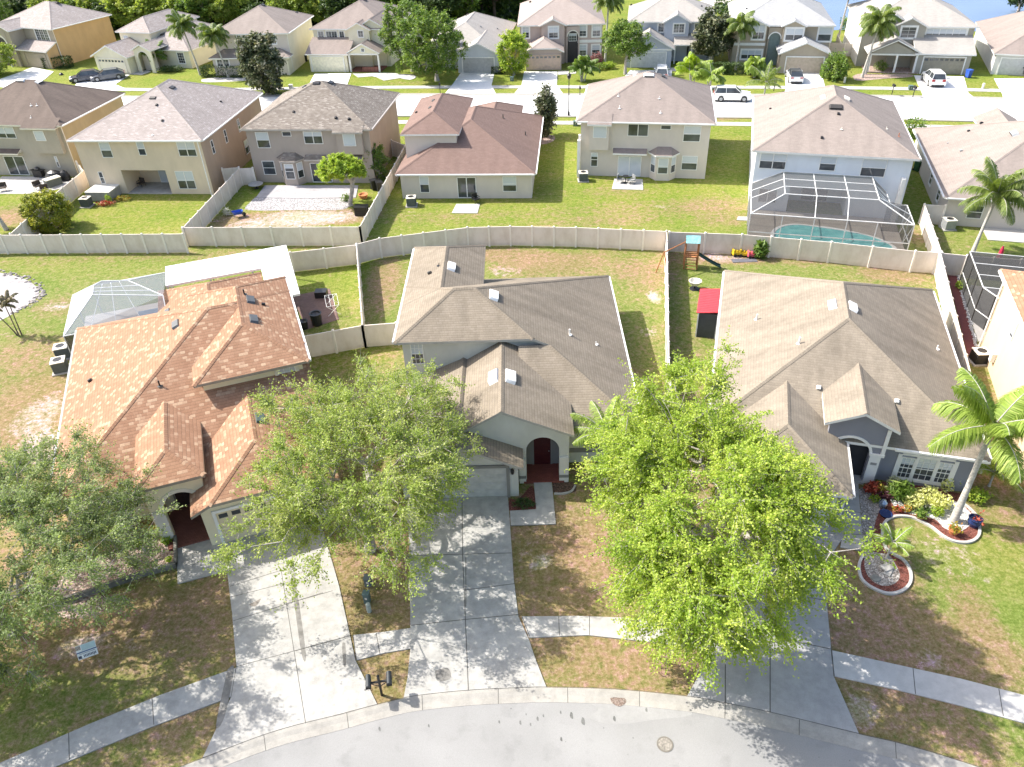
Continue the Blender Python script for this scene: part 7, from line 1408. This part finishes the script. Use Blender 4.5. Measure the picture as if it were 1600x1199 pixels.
for px, py, lb in ((1535, 140, 'pale utility post on the verge between two far drives, left one'), (1319, 130, 'pale utility post on the lawn of the khaki house'), (1532, 163, 'short pale post on the thin verge by the far street')): ubox(lb, px, py, .3, .3, .7, M_CREAM, 'r')
# lawn sign
b_ = G(140, 1030); sg = empty('lawn_sign', (b_.x, b_.y, 0), R(24), 'small white and blue lawn sign with dark letters standing on the left lawn', 'sign')
mb = MB(); T_ = Matrix.Rotation(R(-38), 4, 'X'); M_S = Matrix.Translation((0, 0, .12)) @ T_
mb.box(-.40, .40, -.012, .012, 0, .62, 0, M_S); mb.build('board', M_WHITE, sg)
def patchq(name, x0, x1, z0, z1, m_, d=-.014):
    mb = MB(); mb.poly([M_S @ Vector(p) for p in ((x0, d, z0), (x1, d, z0), (x1, d, z1), (x0, d, z1))]); return mb.build(name, m_, sg)
patchq('blue_band', -.40, .40, .28, .33, plain('sign_blue', (.06, .12, .24), .5)); patchq('grey_photo', -.40, -.2, .42, .60, plain('sign_photo', (.38, .32, .26), .5, var=.5, scale=15)); patchq('mint_field', -.16, .38, .36, .61, plain('sign_mint', (.50, .62, .60), .5)); patchq('emblem', -.37, -.25, .04, .16, plain('sign_dark', (.06, .07, .10), .5))
mb = MB()
for i, x in enumerate(np.linspace(-.16, .3, 9)):       # illegible block lettering, as in the photograph
    w_ = .036; mb.poly([M_S @ Vector(p) for p in ((x, -.015, .06), (x + w_, -.015, .06), (x + w_, -.015, .17), (x, -.015, .17))]); 
for i, x in enumerate(np.linspace(-.3, .3, 14)): mb.poly([M_S @ Vector(p) for p in ((x, -.015, .215), (x + .024, -.015, .215), (x + .024, -.015, .255), (x, -.015, .255))])
mb.build('lettering', plain('sign_dark', (.06, .07, .10), .5), sg); mb = MB()
for x in (-.25, .25): mb.rod((x, 0, 0), (x, 0, .2), .006, n=5); mb.rod((x, 0, .15), tuple(M_S @ Vector((x, .02, .5))), .006, n=5)
mb.build('stake', M_BLACK, sg)
# manhole cover
b_ = G(1039, 1164); mh = empty('manhole_cover', (b_.x, b_.y, 0), 0, 'round brown iron manhole cover in the street', 'manhole cover'); mb = MB(); mb.lathe([(.32, .012), (.32, .022), (.26, .022), (.26, .016)], 28); mb.build('ring', plain('iron_ring', (.16, .145, .12), .7), mh)
mb = MB(); mb.lathe([(0, .018), (.26, .018)], 28)
for k in range(-4, 5):
    l = math.sqrt(max(0, .24 ** 2 - (k * .052) ** 2)); mb.box(-l, l, k * .052 - .012, k * .052 + .012, .0185, .026, 0, Matrix.Rotation(R(45), 4, 'Z'))
mb.build('lid', plain('iron_lid', (.27, .245, .21), .7, var=.4, scale=12), mh)
# things in the side yards
RAILW = .035
b_ = G(1110, 487, 2.0); sh = empty('shed', (b_.x, b_.y, 0), R(-16.5), 'small dark shed with a bright red flat roof against the blue grey house', 'shed')
mb = MB(); mb.box(-.75, .55, -.2, 2.9, 0, 1.9); mb.build('wall', plain('shed_dark', (.06, .065, .07), .6), sh); mb = MB(); mb.poly([(-.9, -.3, 1.95), (.62, -.3, 2.15), (.62, 3.1, 2.15), (-.9, 3.1, 1.95)]); mb.poly([(-.9, -.3, 1.9), (.62, -.3, 2.1), (.62, -.3, 2.15), (-.9, -.3, 1.95)]); mb.poly([(-.9, -.3, 1.9), (-.9, 3.1, 1.9), (-.9, 3.1, 1.95), (-.9, -.3, 1.95)])
for k in range(14): mb.box(-.88, .6, -.25 + k * .24, -.235 + k * .24, 2.155, 2.165)
mb.build('roof', plain('red_metal', (.52, .05, .06), .45, var=.1), sh); mb = MB(); mb.box(-.8, -.72, -.28, -.2, 0, 1.9); mb.box(.5, .58, -.28, -.2, 0, 2.0); mb.build('post', M_WHITE, sh)
b_ = G(1085, 452); ch_ = empty('swing_chair', (b_.x, b_.y, 0), .3, 'white and black covered trampoline chair left of the red roofed shed', 'chair'); mb = MB(); mb.lathe([(.05, .35), (.35, .4), (.5, .7), (.45, .72), (.3, .5), (0, .42)], 14); mb.build('seat', M_CREAM, ch_); mb = MB(); mb.lathe([(.4, 0), (.36, .06), (.05, .1), (.05, .38)], 12); mb.build('base', M_BLACK, ch_)
# swing set with slide
b_ = G(1078, 418); sw = empty('play_set', (b_.x, b_.y, 0), R(-10), 'wooden climbing frame with teal canopy and green slide by the back fence', 'playground'); M_CED = plain('cedar', (.36, .15, .06), .7, var=.3); mb = MB()
for x in (-.5, .5):
    for y in (-.4, .4): mb.box(x - .05, x + .05, y - .05, y + .05, 0, 2.3)
mb.box(-.5, .5, -.4, .4, 1.0, 1.08); 
for z in (1.2, 1.35, 1.5): mb.box(-.5, .5, -.43, -.4, z, z + .09); mb.box(-.53, -.5, -.4, .4, z, z + .09)
for k in range(4): mb.box(-.35, .35, -.7 + k * .08, -.65 + k * .08, .15 + .22 * k, .2 + .22 * k)
mb.rod((-.5, 0, 2.2), (-2.2, -1.6, 2.0), .05, n=5); mb.rod((-2.2, -1.6, 2.05), (-2.7, -1.2, 0), .045, n=5); mb.rod((-2.2, -1.6, 2.05), (-1.8, -2.2, 0), .045, n=5); mb.build('frame', M_CED, sw)
mb = MB(); mb.poly([(-.55, -.5, 2.3), (.55, -.5, 2.3), (.55, 0, 2.75), (-.55, 0, 2.75)]); mb.poly([(-.55, .5, 2.3), (.55, .5, 2.3), (.55, 0, 2.75), (-.55, 0, 2.75)]); mb.build('canopy', plain('teal_canvas', (.25, .55, .56), .6, var=.3, scale=6), sw); mb = MB()
sl = [Vector((.5 + 1.9 * t, 0, 1.05 * (1 - t) ** 1.2 + .12)) for t in np.linspace(0, 1, 8)]
for a, b in zip(sl, sl[1:]): mb.poly([a + Vector((0, -.22, 0)), b + Vector((0, -.22, 0)), b + Vector((0, .22, 0)), a + Vector((0, .22, 0))]); mb.poly([a + Vector((0, -.22, 0)), b + Vector((0, -.22, 0)), b + Vector((0, -.22, .14)), a + Vector((0, -.22, .14))]); mb.poly([a + Vector((0, .22, 0)), b + Vector((0, .22, 0)), b + Vector((0, .22, .14)), a + Vector((0, .22, .14))])
mb.build('slide', plain('dark_green_plastic', (.04, .085, .08), .4), sw)
# ride-on toys
def toy(label, px, py, m_, rz):
    b_ = G(px, py); r = empty('ride_on_toy', (b_.x, b_.y, 0), rz, label, 'toy car'); mb = MB(); mb.box(-.42, .42, -.22, .22, .16, .36); mb.box(.1, .42, -.18, .18, .36, .44); mb.box(-.4, -.3, -.2, .2, .36, .6); mb.box(-.1, 0, -.16, .16, .36, .5); mb.build('body', m_, r)
    for x in (-.27, .27):
        for y in (-.22, .22): mb = MB(); mb.rod((x, y - .05, .13), (x, y + .05, .13), .13, n=10); mb.build('wheel', M_BLACK, r)
toy('yellow ride-on toy truck by the fence behind the blue grey house', 1151, 400, plain('toy_yellow', (.70, .50, .03), .4), .2); toy('second yellow ride-on toy beside the pink one', 1163, 401, plain('toy_yellow', (.70, .50, .03), .4), -.3); toy('pink ride-on toy beside the red flowers', 1175, 403, plain('toy_pink', (.62, .12, .16), .4), .1)
b_ = G(1163, 408); mb = MB(); mb.box(-1.0, 1.0, -.3, .3, 0, .04); tag(mb.build('ramp_board', plain('board_grey', (.12, .12, .14), .7), None, (b_.x, b_.y, 0)), 'flat dark board lying in front of the ride-on toys', 'board')
def bin_(label, px, py, m_, rz=0, s=1.0, cat='rubbish bin', name='wheelie_bin'):
    b_ = G(px, py); r = empty(name, (b_.x, b_.y, 0), rz, label, cat); mb = MB(); c = [(-.24, -.27, .05), (.24, -.27, .05), (.24, .27, .05), (-.24, .27, .05), (-.3, -.34, .98), (.3, -.34, .98), (.3, .34, .98), (-.3, .34, .98)]; c = [tuple(s * v for v in q) for q in c]
    for q in ((0, 1, 5, 4), (1, 2, 6, 5), (2, 3, 7, 6), (3, 0, 4, 7), (0, 3, 2, 1)): mb.poly([c[i] for i in q])
    mb.build('body', m_, r); mb = MB(); mb.box(-.32 * s, .32 * s, -.37 * s, .36 * s, .985 * s, 1.04 * s); mb.box(-.3 * s, .3 * s, .36 * s, .42 * s, .9 * s, .98 * s); mb.build('lid', m_, r); mb = MB(); mb.rod((-.3 * s, .3 * s, .11 * s), (.3 * s, .3 * s, .11 * s), .11 * s, n=10); mb.build('wheel', M_BLACK, r)
M_BLUE = plain('bin_blue', (.03, .09, .42), .4); M_BGREEN = plain('bin_green', (.03, .10, .04), .4)
bin_('blue wheeled bin standing beside the khaki house garage', 1512, 122, M_BLUE, .2); bin_('black wheeled bin in the corner of the sandy garden behind the taupe house', 585, 297, M_BLACK, .4); bin_('second black bin behind the first, next to the tan fence', 594, 300, M_BLACK, .4); bin_('black wheeled bin between the porch roof house and the cream porch house', 478, 97, M_BLACK, .2); bin_('dark green bin between the pool house and the pale roof house', 1433, 268, M_BGREEN, .2); bin_('blue bin just visible behind the tree at the left garage', 484, 812, M_BLUE, .3)
def crate(label, px, py, w_, d_, h, m_, rz=0, lid=None, name='storage_box', cat='storage box'):
    b_ = G(px, py); r = empty(name, (b_.x, b_.y, 0), rz, label, cat); mb = MB(); mb.box(-w_ / 2, w_ / 2, -d_ / 2, d_ / 2, .02, h); 
    for k in range(3): mb.box(-w_ / 2 - .015, w_ / 2 + .015, -d_ / 2 - .015, d_ / 2 + .015, h * (.2 + .25 * k), h * (.2 + .25 * k) + .03)
    mb.build('body', m_, r); mb = MB(); mb.box(-w_ / 2 - .04, w_ / 2 + .04, -d_ / 2 - .04, d_ / 2 + .04, h + .001, h + .07); mb.build('lid', lid or m_, r)
crate('black storage box on the grass in the sandy garden corner', 566, 336, 1.2, .8, .8, M_BLACK, -.1); crate('pale grey covered hot tub beside the beige house', 166, 308, 2.5, 2.5, .9, plain('tub_side', (.33, .32, .29), .7), R(-6.7), plain('tub_cover', (.62, .61, .57), .7), 'hot_tub', 'hot tub'); crate('dark storage chest on the patio at the far left', 85, 291, 1.5, .8, .8, M_ACG, .9, M_CREAM)
ac_unit('a', G(643.5, 322), 'grey air conditioner with cream top by the brown red roof house'); ac_unit('a', G(911, 283), 'dark air conditioner with white top by the pipe chase of the greige house'); ac_unit('a', G(1480, 358), 'grey air conditioner beside the palm of the pale roof house', m=M_GREYM); ac_unit('a', G(137, 323), 'dark air conditioner standing next to the hot tub', rz=R(-6)); ac_unit('a', G(160, 308 - 16), 'pale low air conditioner behind the hot tub against the beige wall', rz=R(-6), m=M_CREAM, tall=.6)
ac_unit('a', G(97, 580), 'dark air conditioner against the left wall of the orange roof house', rz=R(19)); ac_unit('a', G(101, 558), 'second dark unit behind the first at the left wall of the orange roof house', rz=R(19))
ac_unit('a', G(1528, 566), 'white topped round unit in the narrow strip by the sand coloured house', m=M_BLACK, tall=.8)
slab('patio_small', [(713, 320), (750, 320), (746, 334.5), (706, 334)], .05, M_CONCW); slab('patio_step', [(960, 280), (1004, 281.5), (1005, 298), (956, 296.5)], .05, M_CONCW); slab('patio_bare', [(414, 291), (560, 291), (556, 310), (480, 311), (400, 310)], .05, concrete('old_patio', (.47, .45, .45), .2, .2)); slab('patio_left', [(20, 277), (100, 277), (120, 290), (60, 304), (-20, 304), (-20, 277)], .05, M_CONCW)
patch('gravel_area', [(403, 306), (540, 306), (546, 316), (536, 328), (470, 329), (388, 329), (392, 316)], .012, speckle('white_gravel', [(.30, .28, .28), (.52, .50, .50), (.40, .38, .38)], 9)); slab('pad_side', [(1153, 340), (1170, 340), (1169, 346), (1151, 345)], .05, M_CONCW)
sheet('brick_patio', [(455, 464), (515, 452), (530, 500), (480, 516)], .03, pavers('garden_brick', [(.17, .10, .085), (.25, .16, .13), (.13, .08, .07)])); sheet('brick_strip', [(1478, 420), (1494, 424), (1528, 555), (1512, 557)], .02, pavers('red_strip', [(.18, .05, .045), (.24, .075, .06), (.14, .04, .04)], .25, .12)); 
mb = MB(); rr_ = np.random.RandomState(8)
for i in range(34):
    p = G(1496 + 30 * i / 34, 430 + 115 * i / 34); mb.lathe([(.13, 0), (.14, .07), (.08, .12), (0, .13)], 7, 0, (p.x + rr_.uniform(-.05, .05), p.y, 0), True, rr_.uniform(.7, 1.3), 1)
tag(mb.build('stone_border', M_STONEW), 'row of white stones along the red brick strip at the right', 'stones', kind='stuff')
# trampoline-like black barrel pots on the brick patio, and the folding frame
b_ = G(496, 508); mb = MB(); mb.lathe([(.36, 0), (.42, .9), (.46, .95), (.36, .95), (.30, .85), (0, .8)], 16); tag(mb.build('rain_barrel', M_BLACK, None, (b_.x, b_.y, .03)), 'large open black barrel on the brick patio behind the gate', 'barrel')
b_ = G(476, 514); mb = MB(); mb.lathe([(.25, 0), (.31, .6), (.34, .62), (.27, .62), (0, .55)], 14); tag(mb.build('rain_barrel', M_BLACK, None, (b_.x, b_.y, .03)), 'smaller black barrel beside the wall on the brick patio', 'barrel')
b_ = G(503, 464); mb = MB(); mb.box(-.45, .45, -.35, .35, 0, .5); tag(mb.build('black_crate', M_BLACK, None, (b_.x, b_.y, .03)), 'square black crate at the back corner of the brick patio', 'crate')
b_ = G(521, 485); fr = empty('drying_rack', (b_.x, b_.y, .03), R(15), 'white folding drying rack on the edge of the brick patio', 'drying rack'); mb = MB()
for x in (-.45, -.15, .15, .45): mb.rod((x, -.9, .8), (x, .9, .8), .015, n=4)
for y in (-.9, .9): mb.rod((-.45, y, .8), (.45, y, .8), .018, n=4); mb.rod((-.45, y, 0), (.45, y, .8), .018, n=4); mb.rod((.45, y, 0), (-.45, y, .8), .018, n=4)
mb.build('frame', M_ALU, fr)
# patio furniture
def chair(label, px, py, m_, rz, z=.05, w_=.6, name='patio_chair', group=None, hb=.85):
    b_ = G(px, py); r = empty(name, (b_.x, b_.y, z), rz, label, 'chair', group); mb = MB(); mb.box(-w_ / 2, w_ / 2, -.28, .28, .34, .44); mb.build('seat', m_, r); mb = MB(); mb.box(-w_ / 2, w_ / 2, .24, .32, .44, hb); mb.build('backrest', m_, r)
    for x in (-w_ / 2 + .03, w_ / 2 - .03):
        for y in (-.25, .27): mb = MB(); mb.rod((x, y, 0), (x, y, .34), .02, n=5); mb.build('leg', M_BLACK, r)
        mb = MB(); mb.box(x - .03, x + .03, -.26, .26, .58, .62); mb.build('armrest', M_BLACK, r)
M_WICK = plain('dark_wicker', (.07, .055, .045), .8, var=.4, scale=20)
def table(label, px, py, r_, m_, z=.05, h=.7):
    b_ = G(px, py); r = empty('round_table', (b_.x, b_.y, z), 0, label, 'table'); mb = MB(); mb.lathe([(0, h), (r_, h), (r_, h - .04), (0, h - .04)], 18); mb.build('table_top', m_, r); mb = MB(); mb.rod((0, 0, 0), (0, 0, h - .045), .04); mb.lathe([(.25, 0), (.22, .03), (.04, .05)], 12); mb.build('pedestal', M_BLACK, r)
chair('dark patio chair at the left of the greige house patio', 969, 287, M_GREYM, 1.2); chair('dark patio chair at the right of the greige house patio', 986, 288, M_GREYM, -1.2); table('small dark round table on the greige house patio', 977, 287, .32, M_BLACK)
chair('folding chair on the small patio of the brown red roof house', 744, 318, M_BLACK, .6); chair('wicker chair with cream cushion near the left patio edge', 62, 297, M_WICK, .9, w_=.8); chair('wicker chair beside the dark storage chest', 72, 303, M_WICK, .5, w_=.8); chair('grey lounge chair at the far left of the patio', 5, 300, M_WICK, .2, w_=.9); chair('wooden garden chair inside the beige house recess', 222, 293, M_WICK, -.4)
table('round grey table lying beside the fence on the bare garden', 401, 295, .75, M_GREYM, 0, .5)
def grill(label, px, py, w_, cover=False):
    b_ = G(px, py); r = empty('barbecue_grill', (b_.x, b_.y, .05), R(-9), label, 'barbecue'); mb = MB()
    if cover: mb.lathe([(.8 * w_, 0), (.85 * w_, .5), (.6 * w_, .9), (.2 * w_, 1.1), (0, 1.12)], 14, 0, (0, 0, 0), True, 1.2, .8); mb.build('cover', M_BLACK, r); return
    mb.box(-w_ / 2, w_ / 2, -.28, .28, .1, .8); mb.build('cart', M_BLACK, r); mb = MB(); mb.lathe([(.3, 0), (.28, .14), (.18, .24), (0, .28)], 12, 0, (0, 0, .85)); mb.build('hood', plain('dark_steel', (.08, .08, .085), .3, .6), r); mb = MB(); mb.box(-w_ / 2 - .3, -w_ / 2 - .01, -.22, .22, .78, .82); mb.box(w_ / 2 + .01, w_ / 2 + .3, -.22, .22, .78, .82); mb.build('side_shelf', M_BLACK, r)
grill('black barbecue grill on the far left patio by the wall', 63, 278, 1.0); grill('lumpy thing under a black cover beside the grill', 88, 283, 1.0, True); grill('small rounded grill in its cover near the house corner', 104, 283, .55, True)
# umbrella, wheelbarrow, plants in the sandy garden
b_ = G(1552, 428); um = empty('closed_umbrella', (b_.x, b_.y, .06), 0, 'closed red patio umbrella inside the dark screened patio', 'umbrella'); mb = MB(); mb.rod((0, 0, 0), (0, 0, 2.3), .025); mb.build('pole', M_GREYM, um); mb = MB(); mb.lathe([(.06, 2.25), (.14, 1.9), (.22, 1.1), (.2, .8), (.04, .78)], 9); mb.build('canopy', plain('red_canvas', (.45, .02, .06), .6), um)
b_ = G(372, 340); wb = empty('wheelbarrow', (b_.x, b_.y, 0), .5, 'blue wheelbarrow on the bare soil behind the stained fence', 'wheelbarrow'); mb = MB(); c = [(-.3, -.25, .35), (.35, -.2, .3), (.35, .2, .3), (-.3, .25, .35), (-.45, -.35, .6), (.55, -.3, .6), (.55, .3, .6), (-.45, .35, .6)]
for q in ((0, 1, 2, 3), (0, 1, 5, 4), (1, 2, 6, 5), (2, 3, 7, 6), (3, 0, 4, 7)): mb.poly([c[i] for i in q])
mb.build('tray', M_BLUE, wb); mb = MB(); mb.rod((.6, -.05, .18), (.6, .05, .18), .18, n=12); mb.build('wheel', M_BLACK, wb); mb = MB()
for s in (-1, 1): mb.rod((.6, s * .08, .18), (-1.0, s * .3, .6), .02, n=5); mb.rod((-.3, s * .25, .35), (-.35, s * .28, 0), .02, n=5)
mb.build('handle', M_GREYM, wb)
for px, py, lb in ((356, 337, 'bare whitish spiky agave behind the stained fence'),): bush('agave', lb, px, py, .4, .35, .7, leafmat('agave', (.45, .45, .36), (.6, .6, .5), .1), 401, n=60, ls=.08, elong=9, cat='plant', up=.0)
b_ = G(568, 310); fp = empty('fire_pit', (b_.x, b_.y, 0), 0, 'round orange rimmed fire pit near the dragon tree', 'fire pit'); mb = MB(); mb.lathe([(.35, 0), (.45, .35), (.5, .38), (.4, .38), (.3, .25), (0, .22)], 14); mb.build('bowl', M_ORG, fp)
bush('spiky_plant', 'small spiky plant at the foot of the dragon tree', 541, 315, .4, .35, .7, L_MID, 402, n=80, ls=.08, elong=7, cat='plant', up=.1)
# street lamp, mailboxes and lawn bits across the street
b_ = G(888.5, 181); sl_ = empty('street_lamp', (b_.x, b_.y, 0), 0, 'black street lamp post on the verge left of the greige house', 'street lamp'); mb = MB(); mb.rod((0, 0, 0), (0, 0, 4.3), .07, .05, 8); mb.lathe([(.16, 0), (.14, .4), (.08, .5)], 10); mb.build('pole', M_BLACK, sl_); mb = MB(); mb.lathe([(.08, 4.3), (.2, 4.45), (.24, 4.75), (.3, 4.78), (.1, 5.0), (0, 5.1)], 10); mb.build('lamp_head', M_BLACK, sl_)
def mini_mail(label, px, py, z=1.1):
    b_ = G(px, py); r = empty('kerb_mailbox', (b_.x, b_.y, 0), 0, label, 'mailbox'); mb = MB(); mb.rod((0, 0, 0), (0, 0, z), .05); mb.build('post', M_BLACK, r); mb = MB(); mb.box(-.11, .11, -.3, .25, z, z + .22); mb.rod((0, -.3, z + .22), (0, .25, z + .22), .11, n=8); mb.build('mailbox', M_BLACK, r)
mini_mail('black mailbox by the kerb in front of the tan arch house', 1209, 143); mini_mail('black mailbox by the kerb left of the wide drive', 1426, 153); mini_mail('black mailbox on the far verge in front of the khaki house lawn', 1393, 150); mini_mail('black mailbox at the kerb just left of the greige house roof', 906, 153); mini_mail('black mailbox by the drive of the grey garage house', 688, 147)
b_ = G(96, 118); mb = MB(); mb.lathe([(.35, 0), (.3, .2), (.12, .34), (0, .36)], 9); tag(mb.build('boulder', M_BLACK, None, (b_.x, b_.y, 0)), 'small dark lump on the lawn left of the blue sedan', 'boulder')
patch('white_stone_strip', [(550, 117), (575, 119), (590, 122), (612, 121), (640, 126), (650, 120), (630, 117), (600, 115)], .06, M_STONEW); patch('palm_island', [(1332, 120), (1345, 116), (1380, 117), (1420, 117), (1424, 121), (1380, 124), (1340, 127)], .02, M_MULCHT); patch('palm_island', [(1335, 118), (1375, 117), (1425, 119), (1380, 123)], .03, M_MULCHT)
patch('planting_ring', [(838, 215), (850, 211), (865, 213), (866, 220), (852, 226), (838, 225)], .012, M_MULCHT); patch('palm_ring', [(315, 125), (345, 121), (392, 122), (392, 126), (345, 129), (317, 129)], .02, M_CONCW)
